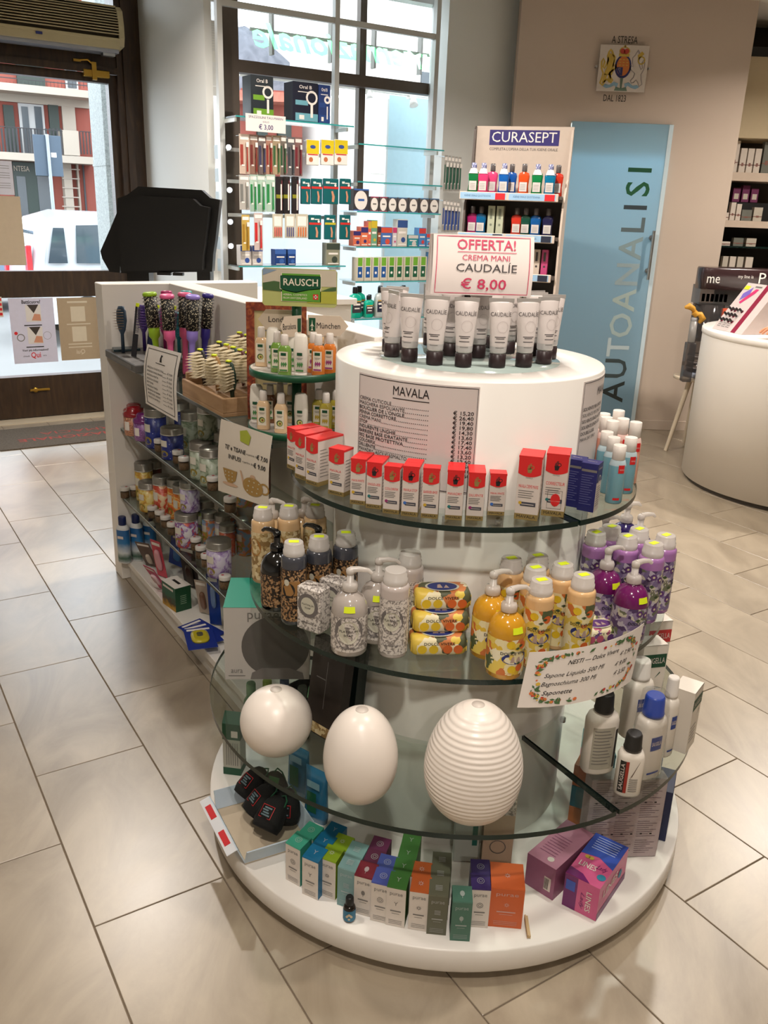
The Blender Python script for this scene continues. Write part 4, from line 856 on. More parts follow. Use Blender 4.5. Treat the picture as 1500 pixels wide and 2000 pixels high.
stand(CITP, [(997, 1147), (966, 1117)], .187, Z2, ['yellow lemon pump soap nearest the shelf edge', 'yellow lemon pump soap behind the nearest one'], group='lemon pump soaps', turn=.5, rmin=.04)
stand(CIT, sorted([(1009, 1090), (1046, 1080), (1042, 1107), (1056, 1128), (1090, 1100), (1129, 1117)]), .19, Z2, ['citrus shower gel bottle, back left of six', 'citrus shower gel bottle, second row middle of six', 'citrus shower gel bottle, tallest looking one at the back', 'citrus shower gel bottle right behind the lemon pumps', 'citrus shower gel bottle, back right of six', 'citrus shower gel bottle, front right of six'], group='citrus shower gels', rmin=.031)
stand(LIL, sorted([(1166, 1038), (1200, 1030), (1229, 1047), (1246, 1033), (1274, 1060), (1298, 1044)]), .19, Z2, 'lilac floral shower gel bottle with pale cap, %s of six', group='lilac shower gels', rmin=.031)
stand(LILP, [(1190, 1070), (1243, 1096)], .187, Z2, ['purple pump soap bottle, left one before the lilac gels', 'purple pump soap bottle, right one before the lilac gels'], group='purple pump soaps', turn=.3, rmin=.04)
stand(INDP, [(1228, 984), (1253, 1004), (1184, 1010)], .187, Z2, ['indigo pump soap bottle behind the lilac gels, rear', 'indigo pump soap bottle behind the lilac gels, right', 'indigo pump soap bottle behind the lilac gels, left'], group='indigo pump soaps', rmin=.04)
# boxed and wrapped soaps
def soapbox(w_, d_, h_, pm):
    b = MB(); b.box(-w_/2, w_/2, -d_/2, d_/2, 0, h_, pm, ch=.004); l = MB(); f, f2, f3 = flat(-d_/2-.0008), flat(-d_/2-.0012), flat(-d_/2-.0016)
    l.poly([(x, y+h_*.60) for x, y in circ(w_*.44, 20, ry=h_*.27)], GRY, f); l.poly([(x, y+h_*.60) for x, y in circ(w_*.30, 20, ry=h_*.19)], CRM2, f2); l.text('PLATINUM', .006, INK, f3, y=h_*.62, width=w_*.5); l.text('SOAP', .006, INK, f3, y=h_*.55, width=w_*.25); l.rect(-w_*.25, w_*.25, h_*.2, h_*.215, GRY, f)
    s_ = MB(); s_.box(-w_*.35, w_*.35, -.003, .003, h_, h_+.004, pm, T=Matrix.Rotation(.5, 4, 'Z')); return tpl('soap_box', ('wrapper', b), ('label', l), ('folded_top', s_))
SB = soapbox(.062, .040, .105, MC['label_damask'])
for (x, y, rz, lb) in ((612, 1228, -.55, 'damask paper soap box standing at the front left'), (654, 1212, -.5, 'damask paper soap box standing behind the front one')):
    p = P(x, y, Z2); put(SB, p, rz, lb, 'soap box', 'platinum soap boxes')
def bar(pm, l_=.118, d_=.066, h_=.042, txt=True, ov=None):
    b = MB(); b.loft([(0, l_/2-.004, d_/2-.004, 6), (.005, l_/2, d_/2, 6), (h_-.008, l_/2, d_/2, 6), (h_-.002, l_/2-.003, d_/2-.008, 5), (h_, l_/2-.012, d_/2-.016, 4)], pm, n=32)
    l = MB(); f = lambda u, v: (u, v-.004, h_+.0008); f2 = lambda u, v: (u, v-.004, h_+.0013)
    l.poly(circ(l_*.27, 24, ry=d_*.30), ov[0], f); l.poly(circ(l_*.31, 24, ry=d_*.36), CRM2, lambda u, v: (u, v-.004, h_+.0004)); RK = mat('rock_pale', srgb(186, 160, 150)); l.poly([(-.012, -.01), (.0, -.01), (-.003, .009), (-.009, .007)], RK, f2); l.poly([(.002, -.01), (.014, -.01), (.009, .006)], RK, f2)
    g = flat(-d_/2-.0006)
    e_ = MB(); 
    for s_ in (-1, 1): e_.box(s_*l_/2-(.0015 if s_ > 0 else 0), s_*l_/2+(.0015 if s_ > 0 else 0)+(.0 if s_ > 0 else .0015), -d_*.35, d_*.35, .006, h_-.012, pm)
    t_ = MB(); t_.text('DOLCE VIVERE', .009, INK, g, y=h_*.66, bold=.01, width=l_*.55) if txt else None
    for x in (-.036, -.012): t_.poly([(a+x, b+h_*.36) for a, b in circ(.010, 14)], ov[1], g)
    for x in (.018, .04): t_.poly([(a+x, b+h_*.36) for a, b in circ(.010, 14)], ov[2], g)
    return tpl('soap_bar', ('wrapper', b), ('oval_label', l), ('end_fold', e_), ('print', t_))
BARC = bar(MC['wrap_citrus'], ov=(mat('capri_blue', srgb(40, 52, 120)), mat('lemon_print', srgb(226, 190, 40)), mat('orange_print', srgb(214, 104, 44))))
BARL = bar(pat('wrap_violet', [(0, srgb(226, 216, 180)), (.5, srgb(230, 222, 190)), (.62, srgb(120, 80, 140)), (.76, srgb(176, 90, 120)), (.88, srgb(110, 120, 70))], 75, 'vor', dist=.9), ov=(mat('iris_print', srgb(96, 56, 118)), mat('rose_print', srgb(190, 90, 120)), mat('iris_print', srgb(96, 56, 118))))
pb_ = P(854, 1282, Z2)
for k in range(3): put(BARC, Vector((pb_.x+.003*k, pb_.y+.034+.020*k, Z2+.0432*k)), R(6), 'citrus-print wrapped soap bar, %s of the stack of three' % ('bottom', 'middle', 'top')[k], 'soap bar', 'citrus soap bars')
for (x, y, z, rz, lb) in ((1170, 1258, Z2, .35, 'violet-print wrapped soap bar in front'), (1140, 1236, Z2, .35, 'violet-print wrapped soap bar behind the front one')):
    p = P(x, y, z); put(BARL, p+Vector((0, .028, 0)), rz, lb, 'soap bar', 'violet soap bars', s=.88)
# floral price card hooked on the middle shelf rim
fc = tag(link('price_card', None), 'floral-bordered handwritten price card hanging from the middle shelf rim', 'price card')
c00, c10 = P(1034, 1274, .705), P(1258, 1217, .705); zb = .585
def onray(x, y, rad):  # point of the sight line at a given distance from the island axis (near side)
    d = ray(x, y); a_ = d.x*d.x+d.y*d.y; o = Vector((EYEP.x-DC.x, EYEP.y-DC.y)); b_ = 2*(o.x*d.x+o.y*d.y); c_ = o.x*o.x+o.y*o.y-rad*rad
    t = (-b_-math.sqrt(max(0, b_*b_-4*a_*c_)))/(2*a_); return EYEP+d*t
c00, c10, c01, c11 = onray(1034, 1274, .528), onray(1258, 1217, .528), onray(1010, 1382, .553), onray(1232, 1330, .553)
fc.location = c00
def cardf(u, v, off=0.0):
    p = (c00*(1-u)+c10*u)*(1-v)+(c01*(1-u)+c11*u)*v; n = ((c10-c00).cross(c00-c01)).normalized(); n = n if n.y < 0 else -n
    rad = Vector((p.x-DC.x, p.y-DC.y, 0)).normalized()
    bow = .030*4*u*(1-u)
    return p+rad*bow+n*off-c00
mb = MB(); mb.sheet(lambda u, v: cardf(u, 1-v), 12, 4, mat('card_paper', srgb(216, 206, 196), r=.6, var=.01)); link('card', mb.mesh('card'), fc)
mb = MB(); cf = lambda u, v: cardf(u, 1-v, .0012)
rg = random.Random(5); CS = [mat('rose_red', srgb(178, 56, 50)), mat('rose_orange', srgb(206, 110, 60)), mat('card_leaf', srgb(70, 100, 60)), mat('card_leaf', srgb(70, 100, 60)), mat('card_yellow', srgb(206, 170, 60))]
for i in range(170):
    t_ = i/170*2*math.pi; u, v = .5+.41*math.copysign(abs(math.cos(t_))**.45, math.cos(t_)), .5+.41*math.copysign(abs(math.sin(t_))**.45, math.sin(t_)); r_ = rg.uniform(.009, .024); a_ = rg.uniform(0, 6.28)
    u += rg.uniform(-.03, .03); v += rg.uniform(-.035, .035); k = rg.randrange(5)
    if k > 1: r_ *= 1.3; mb.poly([(u+r_*math.cos(a_), v+r_*1.9*math.sin(a_)), (u+r_*.45*math.cos(a_+1.5), v+r_*.85*math.sin(a_+1.5)), (u-r_*math.cos(a_), v-r_*1.9*math.sin(a_)), (u+r_*.45*math.cos(a_-1.5), v+r_*.85*math.sin(a_-1.5))], CS[2+(k % 2)], cf)
    else: mb.poly([(u+r_*x, v+r_*1.8*y) for x, y in circ(.75, 8)], CS[(0, 1, 4)[i % 3]], cf)
for st, u, v, w_ in (('NESTI — Dolce Vivere', .5, .76, .42), ('Sapone Liquido 500 Ml', .37, .56, .46), ('Bagnoschiuma 300 Ml', .34, .41, .42), ('Saponette', .26, .25, .22), ('€ 7,90', .80, .66, .13), ('€ 9,00', .77, .50, .13), ('€ 3,50', .78, .34, .13)):
    mb.text(st, .105, INK, cf, x=u, y=v, width=w_, shear=.35, bold=.006)
link('print', mb.mesh('print'), fc)
# ---- lower shelf: glass globes
OPAL = mat('opal_white_glass', srgb(238, 228, 218), r=.32, var=.01, ss=0)
def globe(name, p, prof, label):
    r = tag(link(name, None), label, 'lamp globe', 'white lamp globes on the lower shelf'); r.location = p+Vector((0, 0, .0008))
    mb = MB(); mb.lathe(prof, OPAL, n=56); link('shade', mb.mesh('shade'), r); zt = prof[-1][1]
    mb = MB(); mb.lathe([(.0, zt+.0006), (.013, zt+.0004), (.0135, zt-.002)][::-1], mat('opal_plug', srgb(214, 204, 194), r=.4), n=20); link('seal', mb.mesh('seal'), r)
rr = .081; prof = [(rr*math.sin(t), rr-rr*math.cos(t)-.0075) for t in [R(25+153*i/28) for i in range(29)]]
globe('sphere_globe', P(540, 1462, Z3), prof, 'smooth round white glass globe, leftmost of three')
def egg(rmax, h, skew, n=40, rip=0):
    pr = []
    for i in range(n+1):
        t = R(14+160*i/n); z = h/2-h/2*math.cos(t); q = math.sin(t)**.92*(1+skew*math.cos(t)); pr.append((rmax*q, z))
    z0 = pr[0][1]; pr = [(r_, z-z0) for r_, z in pr]
    if rip:
        m = max(r_ for r_, _ in pr); out = []
        N = 190
        for i in range(N+1):
            f_ = i/N*(len(pr)-1); a = int(f_); b = min(a+1, len(pr)-1); q = f_-a
            r_, z = pr[a][0]*(1-q)+pr[b][0]*q, pr[a][1]*(1-q)+pr[b][1]*q
            amp = .00065 if .22 < i/N < .93 else 0
            out.append((r_+amp*math.sin(z/h*2*math.pi*25), z))
        pr = out
    return pr
globe('egg_globe', P(702, 1556, Z3), egg(.0775, .215, .07), 'smooth egg-shaped white glass globe, middle of three')
globe('ribbed_globe', P(917, 1588, Z3), egg(.0985, .262, .13, rip=1), 'large ribbed egg-shaped white glass globe, rightmost of three')
# ---- intimate wash bottles on the lower shelf
WB = mat('white_bottle_plastic', srgb(226, 218, 206), r=.35, var=.02); TAUP = mat('label_taupe', srgb(170, 164, 148), r=.5); CPB = mat('cap_black', srgb(38, 36, 34), r=.4); CPW = mat('cap_white', srgb(228, 222, 214), r=.35); CPBL = mat('cap_blue', srgb(36, 70, 168), r=.3); SAB = mat('label_blue', srgb(40, 66, 140))
def wash(h_, rx, ry, capm, deco, ch=.055, cr=.5, bodym=WB, wrap=False):
    b = MB(); hb = h_-ch; b.loft([(0, rx*.94, ry*.94, 2.6), (.004, rx, ry, 2.6), (hb*.86, rx, ry, 2.6), (hb*.95, rx*.88, ry*.9, 2.4), (hb*.99, rx*.62, ry*.7, 2), (hb, rx*.55, ry*.62, 2)], bodym, n=32)
    c_ = MB(); rc_ = rx*cr; c_.loft([(hb, rc_, rc_), (hb+.006, rc_*1.06, rc_*1.06), (hb+.009, rc_, rc_), (h_-.005, rc_*.92, rc_*.92), (h_, rc_*.8, rc_*.8)], capm, n=24)
    l = MB(); f = lambda u, v: (u, -ry*(max(0, 1-abs(u/rx)**2.6))**(1/2.6)-.0007, v); deco(l, rx, hb, f)
    parts = [('bottle', b), ('cap', c_), ('label', l)]
    if wrap:
        g = MB(); g.loft([(.001, rx+.004, ry+.004), (hb*.8, rx+.005, ry+.004), (hb*1.02, rc_*1.5, rc_*1.5), (h_+.004, rc_*1.25, rc_*1.3), (h_+.012, rc_*.9, .003)], glass('cellophane', (.97, .97, .97), rough=.08, ior=1.5, extra=.02), n=14, smooth=False, cap=False); parts.append(('clear_wrap', g))
    return tpl('wash_bottle', *parts)
def dk1(l, rx, h, f):
    l.rect(-rx*.8, rx*.55, h*.1, h*.8, TAUP, f, nx=8); f2 = lambda u, v: (f(u, v)[0], f(u, v)[1]-.0006, v)
    for i in range(11): l.rect(-rx*.72, rx*(.2+.1*(i % 3)), h*(.74-.055*i), h*(.74-.055*i)+.0018, GREYINK, f2, nx=6)
    l.rect(rx*.62, rx*.82, h*.1, h*.75, CPB, f, nx=2)
def dk2(l, rx, h, f):
    f2 = lambda u, v: (f(u, v)[0], f(u, v)[1]-.0006, v)
    l.rect(-rx*.85, -rx*.45, h*.1, h*.82, CPB, f, nx=4); l.rect(-rx*.45, -rx*.22, h*.1, h*.82, mat('label_brick', srgb(156, 46, 34)), f, nx=3)
    l.text('SAUGELLA', .010, CWHITE, lambda u, v: f2(-rx*.65-v, h*.46+u), y=0, bold=.011, width=h*.6)
    for i in range(7): l.rect(-rx*.1, rx*.55, h*(.42-.045*i), h*(.42-.045*i)+.0016, GREYINK, f2, nx=5)
    l.poly([(-rx*.05, h*.45), (rx*.1, h*.5), (rx*.6, h*.85), (rx*.5, h*.8)], mat('umber_swash', srgb(92, 66, 50)), f2)
def dk3(l, rx, h, f):
    f2 = lambda u, v: (f(u, v)[0], f(u, v)[1]-.0006, v)
    l.rect(-rx*.5, rx*.3, h*.5, h*.72, SAB, f, nx=5); l.text('SAUGELLA', .014, CWHITE, f2, x=-rx*.1, y=h*.61, bold=.011, width=rx*.7); l.rect(-rx*.5, rx*.4, h*.1, h*.13, SAB, f, nx=4)
W1_ = wash(.195, .037, .026, CPB, dk1, ch=.045, cr=.56); W2_ = wash(.148, .028, .022, CPB, dk2, ch=.040, cr=.66); W3_ = wash(.200, .036, .026, CPW, dk3, ch=.048, cr=.60); W4_ = wash(.200, .037, .026, CPBL, dk3, ch=.048, cr=.62, wrap=True); W5_ = wash(.200, .020, .020, CPW, dk3, ch=.05, cr=.70)
for t, x, y, h_, rz, lb in ((W1_, 1184, 1352, .195, .25, 'white wash bottle with black cap and grey print, left one'), (W2_, 1240, 1431, .148, -.1, 'small white wash bottle with black cap and red stripe in front'), (W3_, 1256, 1288, .200, .4, 'white wash bottle with white cap and blue label'), (W4_, 1281, 1357, .200, .5, 'white wash bottle with blue cap in clear wrap'), (W5_, 1317, 1322, .200, .6, 'slim white bottle with white cap at the right')):
    p = P(x, y, Z3+h_); p.z = Z3; put(t, p, rz, lb, 'bottle', 'wash bottles on the lower shelf')
def wbox(w_, d_, h_, bandc, txt):
    b = MB(); b.box(-w_/2, w_/2, -d_/2, d_/2, 0, h_, mat('carton_ivory', srgb(228, 220, 208), r=.5, var=.02)); p = MB(); f = flat(-d_/2-.0006); f2 = flat(-d_/2-.0011)
    p.rect(-w_/2, w_/2, h_*.70, h_*.88, bandc, f); p.text(txt, h_*.11, CWHITE, f2, y=h_*.79, width=w_*.88); p.poly([(w_*.1, h_*.55), (w_*.3, h_*.64), (w_*.32, h_*.62)], bandc, f); [p.rect(-w_*.4, w_*.2, h_*(.4-.06*i), h_*(.4-.06*i)+.002, GREYINK, f) for i in range(5)]
    l = MB(); l.box(-w_/2, w_/2, -d_/2-.0003, -d_/2+.0005, h_-.002, h_+.0004, MC['carton_ivory']); l.box(-w_/2-.0003, w_/2+.0003, -d_/2-.0003, d_/2+.0003, h_-.0012, h_+.0004, MC['carton_ivory']); return tpl('wash_carton', ('carton', b), ('lid', l), ('print', p))
for (x, y, h_, c_, rz, lb) in ((1283, 1206, .20, mat('band_red', srgb(190, 50, 52)), .25, 'white wash carton with red band, rear one'), (1272, 1252, .20, mat('band_green', srgb(20, 74, 50)), .25, 'white wash carton with green band, middle one'), (1346, 1338, .16, mat('band_green', srgb(20, 74, 50)), .95, 'white carton with green band at the right shelf rim')):
    p = P(x, y, Z3+h_); p.z = Z3; put(wbox(.064, .050, h_, c_, 'SAUGELLA'), p, rz, lb, 'carton', 'wash cartons on the lower shelf')
# ================================================================== goods on the round plinth
def puraebox(top, full, w_, h_, icon=0, d_=None, side=None):
    d_ = d_ or w_; TM = mat('purae_%d_%d_%d' % top, srgb(*top), r=.45, var=.04); FM = TM if full else mat('purae_white', srgb(216, 206, 196), r=.5, var=.02)
    LT_ = mat('purae_pale_%d_%d_%d' % top, [min(1, v*.55+.30) for v in srgb(*top)]); PRT = LT_ if full else GREYINK
    b = MB(); b.box(-w_/2, w_/2, 0, d_, 0, h_-.003, FM, fm={'r': TM, 'l': TM, 'k': TM})
    l = MB(); l.add([(-w_/2, -.0003, h_-.003), (w_/2, -.0003, h_-.003), (w_/2, d_, h_-.003), (-w_/2, d_, h_-.003), (-w_/2, .0008, h_), (w_/2, .0008, h_), (w_/2, d_, h_+.004), (-w_/2, d_, h_+.004)], [[0, 1, 5, 4], [1, 2, 6, 5], [2, 3, 7, 6], [3, 0, 4, 7], [4, 5, 6, 7]], TM)
    fT = lambda u, v: (u, d_*.45+v, h_+.0012+.004*(d_*.45+v)/d_); kind = icon % 5
    def ic(f, cx, cy, r_, m, mbx):
        if kind == 0: mbx.ring([(x+cx, y+cy) for x, y in circ(r_, 14)], m, .0006, f); mbx.ring([(x+cx, y+cy) for x, y in circ(r_*.5, 10)], m, .0006, f)
        elif kind == 1: mbx.text('Y', r_*2.2, m, f, x=cx, y=cy)
        elif kind == 2: [mbx.poly([(cx+r_*.35*math.cos(t-.5), cy+r_*.35*math.sin(t-.5)), (cx+r_*math.cos(t), cy+r_*math.sin(t)), (cx+r_*.35*math.cos(t+.5), cy+r_*.35*math.sin(t+.5))], m, f) for t in [k*.785 for k in range(8)]]
        elif kind == 3: [mbx.rect(cx-r_, cx+r_, cy-r_+r_*.5*k, cy-r_+r_*.5*k+r_*.22, m, f) for k in range(4)]
        else: mbx.poly([(x+cx, y+cy) for x, y in circ(r_*.7, 8, ry=r_)], m, f); mbx.rect(cx-.0005, cx+.0005, cy-r_*1.6, cy-r_, m, f)
    ic(fT, 0, .002, .0075, LT_, l)
    p = MB(); f = flat(-.0005); p.text('purae', h_*.13, PRT, f, y=h_*.84, width=w_*.66); ic(f, 0, h_*.58, .0065, PRT, p); p.rect(-w_*.28, w_*.28, h_*.385, h_*.415, PRT, f); p.rect(-w_*.2, w_*.2, h_*.33, h_*.34, PRT, f); [p.rect(-w_*.35, w_*.35, h_*(.07+.04*k), h_*(.07+.04*k)+.001, PRT, f) for k in range(3)]
    return tpl('essential_oil_carton', ('carton', b), ('lid', l), ('print', p))
PB_ = [((64, 160, 134), 0, 572, 1725, 2, 'teal-green'), ((14, 104, 146), 0, 605, 1752, 3, 'ocean blue'), ((132, 160, 28), 0, 639, 1753, 2, 'lime'), ((124, 160, 160), 1, 674, 1772, 2, 'pale teal'), ((112, 30, 44), 0, 709, 1788, 2, 'maroon'), ((70, 82, 156), 0, 739, 1801, 2, 'violet blue'),
       ((62, 114, 50), 0, 773, 1810, 4, 'leaf green'), ((188, 92, 42), 0, 813, 1817, 2, 'burnt orange'), ((98, 98, 80), 1, 854, 1826, 3, 'olive grey'), ((74, 114, 98), 1, 895, 1838, 1, 'sea green'), ((58, 40, 98), 0, 936, 1812, 2, 'dark purple')]
for i, (c_, full, x, y, cnt, nm) in enumerate(PB_):
    t = puraebox(c_, full, .042, .104, icon=i); p = P(x, y, ZB); rz = face(p, .12 if i < 8 else .3)
    if i == 10: rz = face(p, .55)
    inw = Vector((-math.sin(rz), math.cos(rz), 0)); sw = Vector((math.cos(rz), math.sin(rz), 0))
    for k in range(cnt):
        tt = puraebox((88, 30, 60), 0, .042, .104, icon=0) if (i == 4 and k == 1) else t
        put(tt, p+inw*(.0428*k)+sw*(.003*math.sin(i*3+k)), rz+.02*math.sin(7*i+k), '%s essential oil carton, %s of its row on the plinth' % (nm if not (i == 4 and k == 1) else 'plum-topped', ('front', 'second', 'third', 'last')[k]), 'carton', 'essential oil cartons on the plinth')
    if i == 4: put(puraebox((96, 34, 72), 0, .042, .104, icon=0), p+inw*.0856, rz, 'plum-topped essential oil carton behind the maroon pair', 'carton', 'essential oil cartons on the plinth')
BO = puraebox((204, 96, 46), 1, .072, .106, icon=2); put(BO, P(985, 1812, ZB), R(-4), 'large bright orange carton at the end of the row', 'carton')
# tester bottle and reed sticks
b = MB(); b.lathe([(.0125, 0), (.0135, .002), (.0135, .034), (.011, .039), (.007, .041)], mat('amber_dark_glass', srgb(26, 20, 16), r=.1, coat=.5), n=20); c_ = MB(); c_.lathe([(.009, .041), (.0095, .043), (.009, .058), (.007, .062)], BLACK, n=18)
l = MB(); l.lathe([(.0140, .005), (.0140, .032)], mat('tester_blue', srgb(50, 118, 150)), n=20, cap=False); [l.poly([(x+dx, y+dy) for x, y in circ(.0028, 7)], mat('tester_cream', srgb(206, 190, 160)), cyl(.014, .0008)) for dx, dy in ((0, .024), (-.005, .018), (.005, .018), (0, .012), (-.003, .021), (.003, .021))]
put(tpl('tester_bottle', ('bottle', b), ('cap', c_), ('label', l)), P(682, 1795, ZB), 0, 'tiny dark tester bottle with blue label on the plinth', 'bottle')
rs = tag(link('reed_sticks', None), 'small bundle of pale wooden reed sticks lying by the orange carton', 'sticks'); q = P(1024, 1802, ZB); rs.location = q; dv = P(1031, 1834, ZB)-q
for k in range(7): mb = MB(); o_ = Vector((.0022*(k % 3), .001*(k % 2), .0025+.0035*(k//3))); mb.tube([o_+Vector((0, 0, .012)), o_+dv], .0017, mat('pale_reed', srgb(206, 178, 134), r=.7), n=6); link('stick', mb.mesh('stick'), rs)
# sanitary pad boxes
LPK, LPU, LBL = mat('lines_pink', srgb(206, 92, 138), r=.35, var=.04), mat('lines_purple', srgb(110, 34, 100), r=.35), mat('lines_blue', srgb(58, 84, 176), r=.35)
def obb(pts):  # left, mid, right floor corners -> (origin at mid, rz, w along mid->left, d along mid->right)
    L, Mm, Rr = pts; return Mm, (L-Mm), (Rr-Mm)
L_, M_, R_ = P(1097, 1766, ZB), P(1163, 1800, ZB), P(1237, 1716, ZB)
w_ = (L_-M_).length; ex = (M_-L_).normalized(); d_ = .165; h_ = .088
t = MB(); t.box(-w_, 0, 0, d_, 0, h_, LPK, fm={'r': LPK, 't': LPK}); p = MB(); f = flat(-.0005); f2 = flat(-.001)
p.rect(-w_, -w_*.62, 0, h_, LPU, f); p.rect(-w_*.95, -w_*.68, h_*.55, h_*.85, LBL, f2); p.text('LINES', .017, CWHITE, lambda u, v: (-w_*.28+v, -.001, h_*.45-u), bold=.013, width=h_*.6); p.text('Lady', .013, LPU, lambda u, v: (-w_*.45+v, -.001, h_*.4-u), shear=.4, width=h_*.5)
g = lambda u, v: (.0005, u, v); g2 = lambda u, v: (.001, u, v); p.text('LINES', .026, CWHITE, g2, x=d_*.4, y=h_*.62, bold=.013, width=d_*.5); p.rect(0, d_, 0, h_*.22, LPU, g); p.poly([(x+d_*.75, y+h_*.5) for x, y in circ(.011, 14)], mat('lines_teal', srgb(50, 130, 160)), g2)
tp = lambda u, v: (u, v, h_+.0006); tp2 = lambda u, v: (u, v, h_+.0011)
p.poly([(-w_, d_), (-w_, d_*.5), (-w_*.5, d_*.55), (0, d_*.42), (0, d_)], LBL, tp); [p.rect(-w_*.85, -w_*.15, d_*(.93-.05*k), d_*(.93-.05*k)+.0025, mat('pale_print', srgb(170, 184, 226)), tp2) for k in range(6)]
p.text('LINES', .024, CWHITE, tp2, x=-w_*.62, y=d_*.30, bold=.013, width=w_*.5); p.text('Lady', .02, LPU, tp2, x=-w_*.25, y=d_*.36, shear=.4, width=w_*.3); p.poly([(-w_, 0), (-w_*.3, 0), (-w_*.6, d_*.12), (-w_, d_*.16)], LPU, tp2); p.poly([(x-w_*.14, y+d_*.2) for x, y in circ(.010, 14)], mat('lines_teal', srgb(50, 130, 160)), tp2)
for x in (-.78, -.66): p.poly([(a+w_*x, b+d_*.47) for a, b in circ(.006, 10)], GOLD, tp2)
rzl = math.atan2(ex.y, ex.x); put(tpl('pad_box', ('carton', t), ('print', p)), M_, rzl, 'glossy pink and purple pad box at the right front of the plinth', 'box')
DP = mat('dusty_pink', srgb(186, 128, 150), r=.45, var=.03); DPL = mat('dusty_plum', srgb(150, 92, 122), r=.45)
L2, M2 = P(1037, 1733, ZB), P(1092, 1768, ZB); w2 = (L2-M2).length; e2 = (M2-L2).normalized(); h2 = .086; d2 = .165
t = MB(); t.box(-w2, 0, 0, d2, 0, h2, DP, fm={'f': DPL, 'r': DPL}); p = MB(); f = flat(-.0005); tp = lambda u, v: (u, v, h2+.0006); p.rect(-w2*.35, -w2*.12, h2*.2, h2*.62, CWHITE, f); [p.rect(-w2*.33+.0028*k, -w2*.33+.0028*k+.0014, h2*.24, h2*.58, INK, flat(-.001)) for k in range(4)]
[p.rect(-w2*.85, -w2*.3, d2*(.2+.06*k), d2*(.2+.06*k)+.002, DPL, tp) for k in range(8)]; p.poly([(x-w2*.35, y+d2*.12) for x, y in circ(.008, 12)], CWHITE, tp)
PBX = tpl('pad_box', ('carton', t), ('print', p)); put(PBX, M2+(L2-M2).normalized()*.018, math.atan2(e2.y, e2.x), 'dusty pink carton with barcode left of the glossy pink box', 'box')
# printed stand card and navy box on the right of the plinth
sc_ = tag(link('leaflet_stand', None), 'tall pale stand card printed with fine text columns under the wash bottles', 'stand card'); q0, q1 = P(1150, 1690, ZB), P(1258, 1700, ZB)
q0 = at(R(-47), .47, ZB); q1 = at(R(-33), .60, ZB)
sc_.location = q0+Vector((0, 0, .001)); sc_.rotation_euler = (0, 0, math.atan2((q1-q0).y, (q1-q0).x)); ws = (q1-q0).length; hs = .225
mb = MB(); mb.box(0, ws, 0, .045, 0, hs, mat('stand_card', srgb(176, 160, 160), r=.6, var=.02), ch=.002); link('card', mb.mesh('card'), sc_)
mb = MB(); f = flat(-.0006)
for c in range(3):
    for k in range(34):
        if k % 9 != 8: mb.rect(ws*(.06+.31*c), ws*(.06+.31*c)+ws*(.26-.05*((k*7+c) % 3)), hs*(.95-.027*k), hs*(.95-.027*k)+.0014, mat('mauve_ink', srgb(120, 100, 108)), f)
for k in range(7): mb.rect(ws*(.08+.13*k), ws*(.11+.13*k), hs*.70, hs*.715, INK, f); mb.rect(ws*(.08+.13*k), ws*(.11+.13*k), hs*.30, hs*.315, INK, f)
link('print', mb.mesh('print'), sc_)
q = at(R(-22), .585, ZB); b = MB(); b.box(-.05, .05, -.02, .02, 0, .145, mat('navy_box', srgb(26, 34, 74), r=.4), ch=.001); p = MB(); p.rect(-.02, .02, .112, .124, mat('pale_print', srgb(170, 184, 226)), flat(-.0206)); [p.rect(-.035, .03, .02+.012*k, .026+.012*k, GREYINK, flat(-.0206)) for k in range(5)]
put(tpl('navy_carton', ('carton', b), ('print', p)), q, R(-22)+math.pi/2, 'dark navy carton at the right edge of the plinth', 'carton')
q = at(R(-8), .555, ZB); b = MB(); b.box(-.045, .045, -.018, .018, 0, .22, mat('royal_box', srgb(48, 84, 170), r=.4), ch=.001); p = MB(); p.rect(-.03, .03, .04, .16, mat('ice_print', srgb(160, 196, 216)), flat(-.0186)); put(tpl('blue_carton', ('carton', b), ('print', p)), q, R(-8)+math.pi/2, 'tall blue carton behind the navy one on the plinth', 'carton')
# pink packs and teal/orange boxes stacked by the drum on the right
PKB = mat('pack_pink', srgb(206, 90, 130), r=.4)
for k, (ang, r_, z, c_, lb) in enumerate(((-27, .41, ZB, (204, 118, 70), 'orange carton stacked low by the drum on the right'), (-27, .41, ZB+.061, (60, 128, 146), 'teal carton on top of the orange one by the drum'), (-27, .41, ZB+.122, (196, 110, 66), 'upper orange carton of the stack by the drum'), (-4, .42, ZB, (206, 90, 130), 'pink pack behind the leaflet stand'), (-4, .42, ZB+.061, (88, 160, 176), 'pale teal carton above the pink pack'))):
    b = MB(); b.box(-.06, .06, -.035, .035, 0, .06, mat('stack_%d' % k, srgb(*c_), r=.45), ch=.001); p = MB(); p.rect(-.05, .02, .012, .045, mat('stack_label_%d' % (k % 2), srgb(*((60, 128, 146), (206, 196, 186))[k % 2])), flat(-.0357)); p.rect(-.06, .06, .05, .058, mat('stack_label_0', (.1, .2, .3)), flat(-.0357)); put(tpl('stacked_carton', ('carton', b), ('label', p)), at(R(ang), r_, z), R(ang)+math.pi/2, lb, 'carton')
